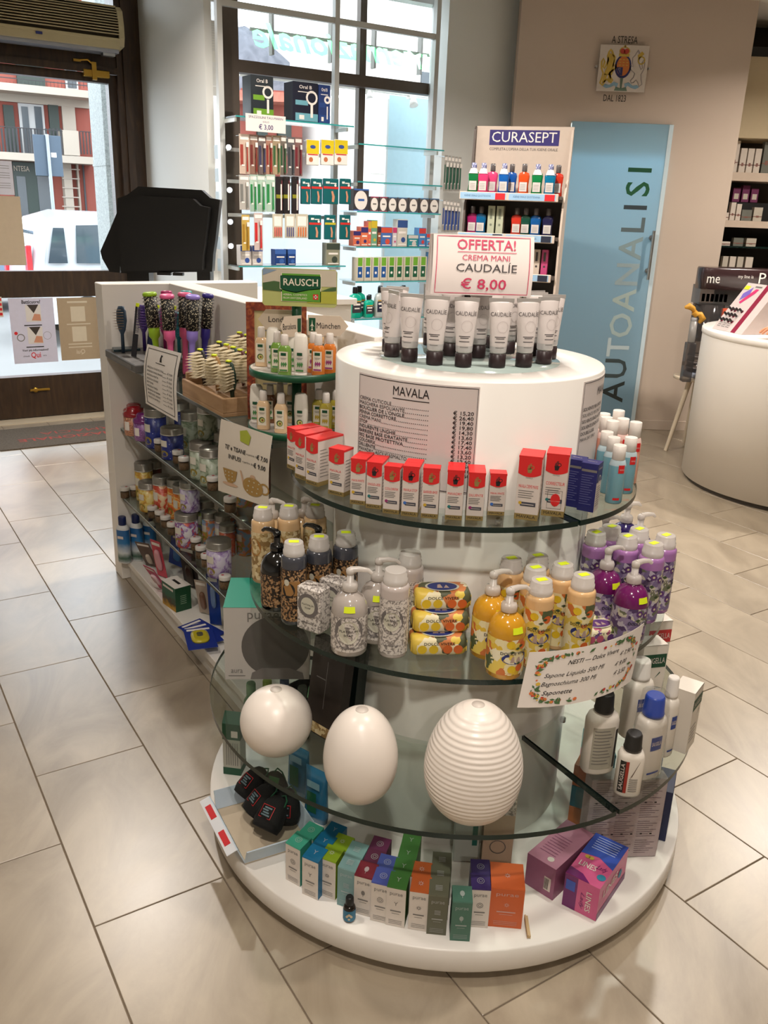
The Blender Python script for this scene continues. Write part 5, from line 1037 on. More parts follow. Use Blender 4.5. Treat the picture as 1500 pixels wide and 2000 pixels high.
# peach carton behind the ribbed globe, and a clear pack
q = at(R(-73), .375, ZB); b = MB(); b.box(-.035, .035, -.025, .025, 0, .21, mat('peach_carton', srgb(214, 186, 160), r=.5), ch=.001); p = MB(); p.rect(-.034, .034, .15, .205, MC['label_damask'], flat(-.0257)); p.ring([(x, y+.06) for x, y in circ(.018, 16)], GRY, .001, flat(-.0262)); put(tpl('peach_carton', ('carton', b), ('print', p)), q, R(-3), 'tall peach carton standing under the shelf behind the ribbed globe', 'carton')
q = at(R(-84), .36, ZB); b = MB(); b.box(-.03, .03, -.012, .012, 0, .14, mat('soft_white_pack', srgb(206, 210, 204), r=.3), ch=.003); p = MB(); p.rect(.012, .024, .05, .11, mat('teal_leaf', srgb(40, 120, 110)), flat(-.0127)); put(tpl('slim_pack', ('carton', b), ('print', p)), q, R(0), 'slim white pack with teal leaf beside the peach carton', 'pack')
# tray of black pouches
ct = P(498, 1606, ZB); TR = mat('tray_pale_blue', srgb(196, 210, 222), r=.5); tr = tag(link('display_tray', None), 'pale blue cardboard tray holding black cloth pouches at the plinth left', 'tray')
tr.location = P(478, 1690, ZB)+Vector((0, 0, .004)); tr.rotation_euler = (0, 0, R(-0)); fx = P(408, 1556, ZB)-P(478, 1690, ZB); fy = P(590, 1655, ZB)-P(478, 1690, ZB)
fx = fx.normalized()*.215; fy = fy.normalized()*.165
def quad(mb, a, b, c, d, m, th=.003):
    n = (b-a).cross(d-a).normalized()*th; vs = [a, b, c, d, a+n, b+n, c+n, d+n]; mb.add(vs, [[3, 2, 1, 0], [4, 5, 6, 7], [0, 1, 5, 4], [1, 2, 6, 5], [2, 3, 7, 6], [3, 0, 4, 7]], m)
O = Vector((0, 0, 0)); U = Vector((0, 0, 1)); 
mb = MB(); quad(mb, O+U*.001, fx+U*.001, fx+fy+U*.001, fy+U*.001, mat('tray_kraft', srgb(196, 180, 156), r=.7)); link('floor_sheet', mb.mesh('floor_sheet'), tr)
ofx, ofy = fx.normalized()*.018, fy.normalized()*.018
for a, b, out in ((O, fx, -ofy), (fx, fx+fy, ofx), (fx+fy, fy, ofy), (fy, O, -ofx)):
    mb = MB(); quad(mb, a+U*.001, b+U*.001, b+out+U*.045, a+out+U*.045, TR); s_ = link('side_wall', mb.mesh('side_wall'), tr)
fa, fb = -ofy+U*.045, -ofy*2.3+U*.036
mb = MB(); quad(mb, fa, fx+fa, fx+fb, fb, mat('tray_white', srgb(222, 224, 228), r=.5), .0015); s_ = link('rim_flap', mb.mesh('rim_flap'), tr)
for k in (.14, .62): mb = MB(); q_ = U*.0012; quad(mb, fx*k+fa*.8+fb*.2+q_, fx*(k+.24)+fa*.8+fb*.2+q_, fx*(k+.24)+fa*.2+fb*.8+q_, fx*k+fa*.2+fb*.8+q_, RED, .0016); link('red_sticker', mb.mesh('red_sticker'), s_)
CLB = mat('black_cloth', srgb(16, 15, 15), r=.85, bump=.3, bs=300, var=.2)
def pouch():
    b = MB(); b.loft([(0, .036, .030, 2.4), (.02, .041, .034, 2.4), (.05, .038, .032, 2.3), (.075, .030, .026), (.09, .016, .014), (.094, .004, .004)], CLB, n=28); p = MB(); f = lambda u, v: (u, -.034*math.cos(u/.05)-.0012+max(0, v-.05)*.15, v); p.ring([(-.018, .025), (.018, .025), (.018, .058), (-.018, .058)], RED, .0011, f); [p.rect(-.013+.003*(k % 2), .013-.004*(k % 3), .030+.0065*k, .034+.0065*k, mat('patch_grey', srgb(110, 130, 140)), f) for k in range(4)]
    s_ = MB(); s_.tube([(.0, 0, .092), (.012, .004, .10), (.024, 0, .088), (.03, -.01, .07)], .0025, mat('green_cord', srgb(20, 80, 50)), n=6); return tpl('cloth_pouch', ('pouch', b), ('patch', p), ('cord', s_))
PO = pouch(); tb = tr.location
PX = fx.normalized(); PY_ = fy.normalized()
for k, (a, b, rx, rz, lb) in enumerate(((.20, .40, 1.2, R(-30), 'black cloth pouch with red-edged patch, nearest in tray'), (.51, .36, 1.1, R(-55), 'black cloth pouch in the middle of the tray'), (.84, .38, 1.15, R(-48), 'black cloth pouch at the far end of the tray'), (.72, .82, .5, R(20), 'black cloth pouch with green cord at the tray back'), (.36, .80, .6, R(-5), 'black cloth pouch at the right side of the tray'))):
    q = tb+fx*a+fy*b+Vector((0, 0, .042 if rx > .6 else .02)); put(PO, q, 0, lb, 'pouch', 'black pouches in the tray', rot=(-rx+.35, 0, rz), s=.9)
b = MB(); b.box(-.014, .014, -.001, .001, 0, .085, mat('tag_green', srgb(44, 100, 52)), ch=.0005); p = MB(); p.rect(-.011, .011, .045, .07, INK, flat(-.0016)); p.rect(-.012, .012, .006, .03, CWHITE, flat(-.0016)); put(tpl('swing_tag', ('tag', b), ('print', p)), tb+fx*.55+fy*.62+Vector((0, 0, .03)), 0, 'green hang tag standing among the black pouches', 'tag', rot=(R(-25), 0, R(-20)))
for k, (x, y, h_, c_, lb) in enumerate(((618, 1600, .15, (60, 130, 176), 'pale blue flexible pouch behind the pouch tray, right one'), (584, 1548, .14, (74, 140, 180), 'pale blue sachet behind the pouch tray, left one'))):
    b = MB(); b.loft([(0, .032, .012, 3), (.02, .034, .016, 3), (h_*.8, .033, .008, 3), (h_, .034, .0015, 4)], mat('sachet_%d' % k, srgb(*c_), r=.2, coat=.4), n=20); p = MB(); p.rect(-.018, .012, .03, .09, mat('sachet_leaf', srgb(40, 110, 80)), lambda u, v: (u, -.0168, v)); p.rect(-.02, .02, .10, .12, mat('ice_print', srgb(160, 196, 216)), lambda u, v: (u, -.014, v)); put(tpl('flexible_pouch', ('pouch', b), ('print', p)), P(x, y, ZB), R(-35), lb, 'pouch')
b = MB(); b.box(-.024, .024, -.024, .024, 0, .158, mat('carton_greygreen', srgb(176, 172, 160), r=.5)); l = MB(); DG = mat('carton_deep_green', srgb(22, 76, 52), r=.45); l.box(-.0245, .0245, -.0245, .0245, .110, .1585, DG); l.add([(-.0245, -.0245, .1585), (.0245, -.0245, .1585), (.0245, .0245, .1585), (-.0245, .0245, .1585), (-.0245, .002, .182), (.0245, .002, .182)], [[0, 1, 5, 4], [2, 3, 4, 5], [0, 4, 3], [1, 2, 5]], DG); m_ = MB(); m_.box(-.0245, .0245, -.0245, .0245, 0, .022, DG); p = MB(); p.rect(.0, .018, .118, .138, CWHITE, flat(-.0251)); [p.rect(-.015+.006*k, -.013+.006*k, .03, .10, GREYINK, flat(-.0246)) for k in range(6)]
put(tpl('gabled_carton', ('carton', b), ('green_top', l), ('green_foot', m_), ('print', p)), P(459, 1503, ZB), R(-8), 'slim grey-green carton with gabled dark green top at the plinth left', 'carton')
for k, (x, y, c_, lb) in enumerate(((492, 1432, (92, 132, 92), 'soft green bottle under the shelf by the white diffuser box'), (523, 1426, (150, 170, 40), 'lime bottle under the shelf by the white diffuser box'), (556, 1424, (46, 70, 120), 'blue bottle under the shelf by the white diffuser box'), (590, 1440, (60, 74, 66), 'dark green bottle under the shelf near the drum'))):
    b = MB(); b.lathe([(.020, 0), (.022, .004), (.022, .11), (.014, .125), (.012, .13)], mat('plb_%d' % k, srgb(*c_), r=.3), n=18); c2 = MB(); c2.lathe([(.013, .13), (.0135, .132), (.0135, .165), (.012, .168)], mat('plc_%d' % k, [min(1, v*1.4+.05) for v in srgb(*c_)], r=.35), n=16); l = MB(); l.lathe([(.0225, .03), (.0225, .09)], PAPER, n=18, cap=False); put(tpl('care_bottle', ('bottle', b), ('cap', c2), ('label', l)), P(x, y, ZB), 0, lb, 'bottle')
# diffuser box on the lower shelf and dark cartons
q0, q1 = P(440, 1327, Z3), P(604, 1327, Z3); wa = (q1-q0).length; ha = .207; da = .185
TEAL = mat('aura_teal', srgb(44, 158, 134), r=.45, var=.02); AW = mat('aura_white', srgb(196, 190, 184), r=.5, var=.015); AG = mat('aura_grey', srgb(96, 92, 88), r=.5); AG2 = mat('aura_grey_dark', srgb(120, 114, 110), r=.5)
b = MB(); b.box(0, wa, 0, da, 0, ha-.001, AW); l = MB(); l.box(-.0004, wa+.0004, -.0004, da+.0004, ha-.001, ha, TEAL); p = MB(); f = flat(-.0005); f2 = flat(-.001); cx, cy, rr_ = wa*.60, ha*.46, wa*.40
p.poly([(x+cx, y+cy) for x, y in circ(rr_, 40) if True], AG, f); p.poly([(cx-rr_*.75, 0.001), (cx-rr_*.7, .02), (cx-rr_*.4, .034), (cx+rr_*.4, .034), (cx+rr_*.8, .02), (cx+rr_*.85, .001)], AG2, f2); p.text('purae', .038, GREYINK, f2, x=wa*.46, y=ha*.90, width=.08); p.text('aura', .022, GREYINK, f2, x=wa*.14, y=.026, width=.030); p.rect(wa*.04, wa*.24, .010, .012, GREYINK, f2)
put(tpl('diffuser_box', ('carton', b), ('teal_lid', l), ('print', p)), q0, math.atan2((q1-q0).y, (q1-q0).x), 'large white diffuser box with grey circle and teal top', 'box')
DB = mat('espresso_card', srgb(44, 36, 32), r=.45, var=.1); DBG = mat('bottle_green_dark', srgb(16, 34, 32), r=.3)
def dcard(w_, d_, h_, m, txt):
    b = MB(); b.box(-w_/2, w_/2, -d_/2, d_/2, 0, h_, m, ch=.001); p = MB(); f = flat(-d_/2-.0006)
    if txt: p.text('purae', .022, GREYINK, f, y=h_*.88, width=w_*.5); p.rect(-.0006, .0006, h_*.3, h_*.8, GREYINK, f); p.rect(-w_*.3, -w_*.02, h_*.6, h_*.61, GREYINK, f)
    p.rect(-w_*.45, w_*.45, .004, .03, MC['label_honey'] if txt else GREYINK, f); return tpl('dark_carton', ('carton', b), ('print', p))
put(dcard(.105, .03, .235, DB, 1), P(633, 1438, Z3)+Vector((0, 0, .003)), R(-42), 'dark brown display carton leaning beside the diffuser box', 'carton', rot=(R(-8), 0, R(-42)))
put(dcard(.10, .03, .235, DBG, 0), P(668, 1414, Z3)+Vector((0, 0, .003)), R(-45), 'blackish green carton between the brown one and drum', 'carton', rot=(R(-6), 0, R(-45)))
b = MB(); b.poly([(0, 0), (.016, .02), (.018, .045), (.008, .075), (-.004, .05), (-.008, .02)], mat('leaf_film', srgb(110, 170, 122), r=.3), lambda u, v: (u, 0, v)); b.poly([(0, 0), (-.008, .02), (-.004, .05), (.008, .075), (.018, .045), (.016, .02)], MC['leaf_film'], lambda u, v: (u, .001, v)); p = MB(); p.tube([(.0, .0005, .0), (.004, .0005, .035), (.008, .0005, .074)], .0007, mat('leaf_rib', srgb(80, 140, 96)), n=5); put(tpl('leaf_wobbler', ('leaf', b), ('rib', p)), P(606, 1376, Z3), R(-10), 'green leaf-shaped tag standing before the dark cartons', 'tag')
# ================================================================== gondola goods
GZB, GZC, GZA = .669, .373, .961
LIDM = mat('tin_lid', srgb(150, 146, 138), r=.32, m=.75, var=.05); RIMM = mat('tin_rim', srgb(214, 212, 206), r=.25, m=.8)
def tinart(n, base, a, b, c_): return pat('tin_'+n, [(0, srgb(*base)), (.42, srgb(*base)), (.5, srgb(*a)), (.62, srgb(*b)), (.75, srgb(*c_))], 26, 'noise', r=.35, dist=.5)
ART = {'blue': pat('tin_blue', [(0, srgb(190, 200, 230)), (.12, srgb(40, 52, 128)), (.6, srgb(30, 42, 112))], 70, 'dots', r=.35), 'sage': tinart('sage', (176, 186, 168), (150, 160, 140), (96, 116, 90), (60, 70, 110)), 'yellow': tinart('yellow', (216, 200, 130), (206, 170, 70), (176, 120, 50), (226, 214, 160)), 'red': tinart('red', (214, 190, 150), (200, 90, 60), (176, 52, 44), (226, 140, 70)), 'orange': tinart('orange', (222, 190, 120), (220, 140, 50), (196, 82, 44), (206, 60, 50)), 'lilac': tinart('lilac', (196, 190, 206), (176, 160, 196), (110, 70, 140), (220, 214, 220)), 'purple': tinart('purple', (200, 196, 200), (110, 66, 140), (210, 90, 50), (150, 140, 60)), 'grass': tinart('grass', (190, 196, 140), (150, 170, 70), (100, 80, 150), (206, 200, 190)), 'brown': tinart('brown', (120, 92, 70), (90, 60, 50), (150, 60, 50), (110, 90, 66)), 'harvest': tinart('harvest', (120, 150, 176), (206, 120, 80), (150, 140, 60), (190, 170, 80)), 'coral': tinart('coral', (214, 120, 90), (206, 90, 70), (190, 200, 206), (220, 140, 110))}
def tin(art, r_, h_, lidf=.2):
    b = MB(); b.lathe([(r_*.97, 0), (r_, .002), (r_, h_*(1-lidf))], ART[art], n=24); hl = h_*(1-lidf); l = MB(); l.lathe([(r_*1.03, hl-.002), (r_*1.03, hl+.002), (r_*1.01, hl+.003), (r_*1.01, h_-.003), (r_*.96, h_), (0, h_-.0005)], LIDM, n=24, cap=False, mm={0: RIMM, 1: LIDM})
    p = MB(); f = cyl(r_, .0008); p.rect(-r_*.5, r_*.35, h_*.42, h_*.62, mat('tin_paper', srgb(210, 206, 194)), f, nx=6); p.poly([(x, y+h_*.2) for x, y in circ(r_*.45, 12, ry=h_*.1)], mat('tin_olive', srgb(140, 124, 50)), f); return tpl('tea_tin', ('tin', b), ('lid', l), ('label', p))
TIN = {}
def gtin(art, x, y, z, r_, h_, lb):
    k = (art, r_, h_)
    if k not in TIN: TIN[k] = tin(art, r_, h_)
    p = P(x, y, z); put(TIN[k], p, R(-35), lb, 'tea tin', 'tea tins on the gondola', foot=r_*1.04); return p
def jar():
    b = MB(); b.lathe([(.017, 0), (.019, .003), (.019, .030), (.017, .034)], glass('jar_glass', (.93, .94, .92), rough=.03, ior=1.5), n=20); s_ = MB(); s_.lathe([(.0165, .002), (.0178, .004), (.0178, .026), (.012, .028)], pat('dried_herbs', [(.25, srgb(50, 36, 26)), (.6, srgb(110, 82, 54)), (.8, srgb(150, 120, 80))], 260, 'noise', r=.9), n=18)
    l = MB(); l.lathe([(.0192, .034), (.0195, .035), (.0195, .046), (.0185, .048), (0, .0478)], mat('jar_lid', srgb(210, 206, 200), r=.3), n=22, cap=False); d = MB(); d.poly(circ(.005, 10, .006, .004), mat('lid_dot', srgb(176, 50, 56)), lambda u, v: (u, v, .0486)); return tpl('herb_jar', ('glass', b), ('herbs', s_), ('lid', l), ('lid_dot', d))
JAR = jar()
def lidpot(c1, c2, x, y, h_, lb):
    C1, C2 = mat('pot_%s_%s_%s' % c1, srgb(*c1), r=.25, coat=.5), pat('potb_%s' % c2[0], [(0, srgb(*c2)), (.45, srgb(*c2)), (.5, srgb(*[v*.6 for v in c2])), (.7, srgb(*[min(255, v*1.15) for v in c2]))], 60, 'noise', r=.35); r_ = .040
    b = MB(); b.lathe([(r_*.97, 0), (r_, .003), (r_, h_*.70)], C2, n=24); l = MB(); l.lathe([(r_*1.05, h_*.66), (r_*1.06, h_*.74), (r_*.98, h_*.80), (r_*.72, h_*.84), (r_*.70, h_*.95), (r_*.55, h_), (0, h_)], C1, n=24, cap=False); p = MB(); p.rect(-.012, .012, h_*.2, h_*.5, PAPER, cyl(r_, .0008), nx=4); put(tpl('cookie_tin', ('tin', b), ('lid', l), ('label', p)), P(x, y, GZB), R(-30), lb, 'tin', foot=.043)
lidpot((150, 24, 36), (206, 110, 90), 243, 826, .105, 'red-lidded printed tin, farthest left on the middle glass shelf')
lidpot((150, 24, 36), (212, 150, 120), 262, 843, .115, 'red-lidded peach tin beside the farthest one')
lidpot((110, 30, 110), (160, 110, 176), 283, 858, .105, 'purple-lidded lilac tin on the middle glass shelf')
gtin('blue', 306, 872, GZB, .040, .150, 'tall midnight-blue starry tea tin'); gtin('blue', 352, 858, GZB, .040, .150, 'tall midnight-blue tea tin behind the price list'); gtin('blue', 338, 894, GZB, .040, .115, 'squat midnight-blue tea tin with silver lid')
gtin('sage', 374, 880, GZB, .034, .150, 'tall sage tea tin behind the jars'); q = P(394, 930, GZB); gtin('sage', 394, 932, GZB, .037, .125, 'sage tea tin below a stacked one, left'); gtin('sage', 414, 946, GZB, .038, .125, 'sage tea tin with cream print, front right')
put(TIN[('sage', .037, .125)], Vector((q.x+.02, q.y+.03, GZB+.1265)), R(-35), 'sage tea tin stacked on the left one', 'tea tin', 'tea tins on the gondola', s=.9); gtin('sage', 436, 925, GZB, .034, .150, 'tall sage tea tin half behind the teapot card'); gtin('sage', 455, 960, GZB, .038, .125, 'sage tea tin behind the teapot card')
gtin('harvest', 478, 985, GZB, .038, .115, 'harvest-print tea tin right of the teapot card'); gtin('brown', 505, 962, GZB, .040, .15, 'dark brown tea tin near the round end'); gtin('brown', 520, 920, GZB, .04, .16, 'tall dark tea tin at the back by the drum')
for i, (x, y) in enumerate(((312, 882), (348, 905), (360, 918), (416, 958), (450, 1000))): put(JAR, P(x, y, GZB), .3*i, 'small herb jar with white lid, %s on the middle glass shelf' % od(i, 5), 'jar', 'herb jars, middle glass shelf', foot=.0198)
gtin('brown', 271, 950, GZC, .030, .150, 'tall brown tea tin at the far end of lower shelf'); gtin('yellow', 285, 968, GZC, .036, .160, 'tall yellow tea tin on the lower shelf'); gtin('yellow', 294, 996, GZC, .040, .120, 'squat yellow tea tin with silver lid'); gtin('red', 321, 1006, GZC, .034, .160, 'tall red-orange tea tin'); gtin('orange', 340, 1010, GZC, .031, .160, 'tall orange tea tin, left of two'); gtin('orange', 354, 1018, GZC, .031, .155, 'tall orange tea tin, right of two')
p = gtin('purple', 366, 1064, GZC, .041, .125, 'purple and orange squat tea tin at the lower shelf edge'); gtin('lilac', 378, 1040, GZC, .038, .120, 'pale lilac tea tin behind the purple one'); put(TIN[('lilac', .038, .120)], Vector((p.x+.012, p.y+.02, GZC+.1265)), R(-35), 'pale lilac tea tin stacked on the purple one', 'tea tin', 'tea tins on the gondola', s=.92)
gtin('grass', 402, 1050, GZC, .034, .150, 'tall green and violet tea tin'); gtin('harvest', 416, 1062, GZC, .028, .125, 'slim blue tea tin beside the green one'); gtin('lilac', 430, 1066, GZC, .028, .125, 'slim grey-lilac tea tin'); gtin('harvest', 452, 1052, GZC, .036, .120, 'harvest-print tea tin at lower shelf back'); gtin('coral', 470, 1080, GZC, .028, .115, 'slim coral tea tin near the round end'); gtin('lilac', 429, 1122, GZC, .041, .125, 'large grey-lilac tea tin nearest the teal-topped box'); gtin('harvest', 500, 1075, GZC, .034, .13, 'tea tin behind the honey shower gels')
for i, (x, y) in enumerate(((246, 962), (259, 971), (302, 1010), (313, 1020), (324, 1030), (337, 1044), (383, 1074), (393, 1091), (404, 1107), (440, 1150))): put(JAR, P(x, y, GZC), .3*i, 'small herb jar with white lid, %s on the lower glass shelf' % od(i, 10), 'jar', 'herb jars, lower glass shelf', foot=.0198)
# bottom deck
SHB = pat('shampoo_label', [(0, srgb(206, 212, 214)), (.035, srgb(60, 96, 80)), (.06, srgb(210, 216, 218)), (.10, srgb(46, 120, 176)), (.14, srgb(40, 100, 160))], 60, 'grad', r=.35, dist=.6)
def shb():
    b = MB(); b.loft([(0, .026, .018, 2.4), (.003, .0275, .019, 2.4), (.155, .0275, .019, 2.4), (.168, .020, .016, 2), (.170, .015, .014)], mat('shampoo_white', srgb(214, 216, 218), r=.35), n=24); c_ = MB(); c_.loft([(.170, .016, .015), (.172, .017, .016), (.204, .0165, .0155), (.207, .014, .013)], mat('shampoo_navy', srgb(24, 38, 90), r=.35), n=20); l = MB(); l.loft([(.006, .0281, .0196, 2.4), (.150, .0281, .0196, 2.4)], SHB, n=24, cap=False); p = MB(); f = flat(-.0206); p.rect(-.014, .014, .112, .124, CWHITE, f); return tpl('shampoo_bottle', ('bottle', b), ('cap', c_), ('label', l), ('print', p))
SB_ = shb()
for i, (x, y) in enumerate(((246, 1084), (260, 1092), (284, 1082))): put(SB_, P(x, y, ZB), R(-18), 'white and blue shampoo bottle with navy cap, %s on the bottom deck' % od(i, 3), 'bottle', 'blue shampoo bottles', foot=.028)
def blister(w_, h_, cardc, items, nm, back=None):
    b = MB(); b.box(-w_/2, w_/2, -.0008, .0008, 0, h_, mat('card_%d_%d_%d' % cardc, srgb(*cardc), r=.4, var=.04), ch=.0004); p = MB(); bl = MB()
    for (x, y, rx, ry, c_) in items: bl.loft([(0, rx, ry, 3), (.006, rx*.95, ry*.95, 3), (.010, rx*.7, ry*.7, 3)], mat('blis_%d_%d_%d' % c_, srgb(*c_), r=.25, coat=.5), n=16, T=Matrix.Translation((x, -.001, y)) @ Matrix.Rotation(R(90), 4, 'X'))
    p.rect(-w_*.4, w_*.4, h_*.86, h_*.94, PAPER, flat(-.0014)); return tpl(nm, ('card', b), ('contents', bl), ('print', p))
deck = [(blister(.07, .15, (92, 74, 66), [(0, .05, .012, .03, (190, 176, 160))], 'blister_pack'), 300, 1108, (R(28), 0, R(-20)), 'dark leaning card pack with a pale sachet by the shampoo'), (blister(.06, .17, (196, 64, 84), [(0, .08, .018, .05, (210, 150, 160))], 'blister_pack'), 318, 1128, (R(10), 0, R(-35)), 'tall pink hanging pack leaning on the deck'), (blister(.07, .14, (200, 80, 120), [(0, .07, .02, .03, (226, 190, 200))], 'blister_pack'), 322, 1155, (R(30), 0, R(-40)), 'pink blister card behind the green box'), (blister(.075, .16, (40, 74, 168), [(0, .06, .02, .035, (60, 120, 190))], 'blister_pack'), 345, 1110, (R(12), R(15), R(-15)), 'blue triangular blister pack above the green box'),
        (blister(.08, .19, (34, 28, 26), [(0, .06, .02, .05, (70, 60, 50))], 'blister_pack'), 376, 1150, (R(8), 0, R(-30)), 'black hanging pack right of the green box'), (blister(.05, .15, (180, 164, 150), [(0, .06, .012, .04, (120, 80, 60))], 'blister_pack'), 402, 1200, (R(12), 0, R(-20)), 'beige narrow pack beside the blue one'), (blister(.045, .21, (34, 66, 150), [(0, .12, .01, .05, (120, 150, 200))], 'blister_pack'), 422, 1222, (R(6), 0, R(-12)), 'tall royal blue pack beside the teal-topped box')]
def w_tilt(rot): return .14*abs(math.sin(rot[1]))
for t, x, y, rot, lb in deck: put(t, P(x, y, ZB)+Vector((0, 0, .004+.25*w_tilt(rot))), 0, lb, 'pack', rot=rot)
b = MB(); BG, BY = mat('box_green', srgb(14, 70, 40), r=.4), pat('box_photo', [(.0, srgb(196, 150, 50)), (.03, srgb(196, 150, 50)), (.055, srgb(60, 50, 40)), (.08, srgb(30, 90, 70))], 60, 'grad', r=.4, dist=1.5)
q0, q1, q2 = P(318, 1178, ZB), P(344, 1197, ZB), P(372, 1187, ZB); wb = (q1-q0).length; ang = math.atan2((q1-q0).y, (q1-q0).x); hb = .098
b.box(-wb, 0, 0, .065, 0, hb, BG, fm={'f': BY}); l = MB(); l.box(-wb-.0004, .0004, -.0004, .0654, hb-.001, hb+.0008, PAPER); p = MB(); p.rect(-wb*.9, -wb*.15, hb*.80, hb*.89, CWHITE, flat(-.0006)); p.rect(-wb*.75, -wb*.25, .028, .040, INK, lambda u, v: (u, v, hb+.0014)); [p.rect(.0, .0012, 0, 0, PAPER, flat(0)) for _ in ()]
g = lambda u, v: (.0006, u, v); [p.rect(.02, .045, hb*(.3+.08*k), hb*(.3+.08*k)+.002, mat('pale_green_ink', srgb(150, 180, 150)), g) for k in range(5)]
put(tpl('support_box', ('carton', b), ('lid', l), ('print', p)), q1, ang, 'green box with yellow photo and white top on the bottom deck', 'box')
for i, (x, y, rz, lb) in enumerate(((398, 1262, R(20), 'blue blister card with yellow ring device, lying in front'), (412, 1246, R(35), 'blue blister card lying under the front one'), (420, 1228, R(50), 'blue blister card lying behind the two front ones'))):
    t = blister(.10, .15, (28, 50, 140), [(0, .08, .032, .045, (190, 176, 40)), (0, .085, .016, .022, (36, 60, 130))] if i == 0 else [(0, .07, .03, .05, (50, 84, 160))], 'blister_pack'); put(t, P(x, y+20, ZB)+Vector((0, 0, .005+.012*(2-i))), 0, lb, 'pack', rot=(R(-88), 0, rz))
# price lists hooked on the glass
def hang(name, corners, rel, label, prints, m, bow=.008):
    """corners: pixel tl,tr,br,bl ; rel: a-coordinates (top,bottom) of the hanging plane"""
    r = tag(link(name, None), label, 'price list')
    def pa(x, y, a):
        d = ray(x, y); n = Vector((cs, sn, 0)); return EYEP+d*(a/d.dot(n))
    tl, tr_, br, bl = pa(*corners[0], rel[0]), pa(*corners[1], rel[0]), pa(*corners[2], rel[1]), pa(*corners[3], rel[1]); r.location = tl
    nrm = Vector((-cs, -sn, 0))
    fn = lambda u, v, o=0.0: (tl*(1-u)+tr_*u)*v+(bl*(1-u)+br*u)*(1-v)+nrm*(bow*math.sin(math.pi*(1-v)*1.3)+o)-tl
    mb = MB(); mb.sheet(fn, 3, 8, m); link('sheet', mb.mesh('sheet'), r); mb = MB(); prints(mb, lambda u, v: fn(u, v, .0012)); link('print', mb.mesh('print'), r)
def pr_br(mb, f):
    mb.ring([(.07, .05)]+[(.07, .05+.09*k) for k in range(1, 10)]+[(.07, .95), (.93, .95)]+[(.93, .95-.09*k) for k in range(1, 10)]+[(.93, .05)], INK, .006, f); mb.poly([(x+.5, y+.84) for x, y in ((-.03, -.05), (.03, -.05), (.01, .02), (.04, .05), (-.01, .06), (-.03, .0))], INK, f); mb.rect(.36, .64, .755, .765, INK, f)
    for k, n in enumerate(('SPAZZOLA OVALE PICCOLA', 'SPAZZOLA OVALE GRANDE', 'SPAZZOLA PIATTA', 'SPAZZOLA GRANDE', 'PETTINE', 'SPAZZOLA TONDA', 'SPAZZOLA DA BARBA', 'SPAZZOLINO UNGHIE', 'SPAZZOLA BAMBINO')): mb.text(n, .04, INK, f, x=.12, y=.66-.062*k, al='L', width=.02*len(n)+.06, bold=.01); mb.text('€ %d,50' % (9+k*7 % 13), .04, INK, f, x=.88, y=.655-.062*k, al='R', width=.14, bold=.01); mb.rect(.6, .72, .645-.062*k, .65-.062*k, INK, f)
hang('price_list', [(288, 672), (354, 690), (343, 824), (281, 788)], (.905, .888), 'small brush price list hanging from the upper glass shelf', pr_br, PAPER)
def pr_tea(mb, f):
    DT = mat('tea_ochre', srgb(168, 130, 60)); mb.text("TE' e TISANE", .085, INK, f, x=.36, y=.66, bold=.012, width=.42); mb.text('a partire da', .04, INK, f, x=.69, y=.655, width=.2); mb.text('€ 7,00', .085, INK, f, x=.88, y=.655, bold=.015, width=.2); mb.text('INFUSI', .085, INK, f, x=.36, y=.54, bold=.012, width=.25); mb.text('a partire da', .04, INK, f, x=.62, y=.535, width=.2); mb.text('€ 9,00', .09, INK, f, x=.84, y=.53, bold=.015, width=.22)
    mb.poly([(.12, .36), (.42, .36), (.38, .22), (.30, .17), (.22, .17), (.16, .24)], DT, f); mb.poly(circ(.16, 16, .27, .15, ry=.025), mat('tea_pink', srgb(206, 170, 140)), f); mb.poly(circ(.19, 20, .72, .22, ry=.13), DT, f); mb.poly([(.56, .24), (.50, .40), (.47, .40), (.54, .17)], mat('tea_pink', srgb(206, 170, 140)), f); mb.ring(circ(.08, 14, .93, .24, ry=.07), DT, .012, f); mb.poly(circ(.05, 10, .72, .36, ry=.03), mat('tea_pink', srgb(206, 170, 140)), f)
    f2 = lambda u, v: Vector(f(u, v))+Vector((-cs, -sn, 0))*.0006
    for k in range(9): mb.poly(circ(.014, 8, .62+.09*(k % 3)+.02*(k//3), .15+.07*(k//3), ry=.011), CRM2, f2); mb.poly(circ(.012, 8, .18+.07*(k % 3), .22+.05*(k//3), ry=.01), CRM2, f2)
    mb.poly([(.45, .80), (.62, .78), (.64, .90), (.55, .97), (.42, .93)], mat('tea_lime', srgb(166, 176, 50)), f2)
hang('price_list', [(432, 818), (532, 852), (522, 992), (424, 958)], (.902, .885), 'cream card with teapot drawing and tea prices on the gondola', pr_tea, mat('cream_card', srgb(222, 212, 198), r=.6, var=.02, vs=20), bow=.004)
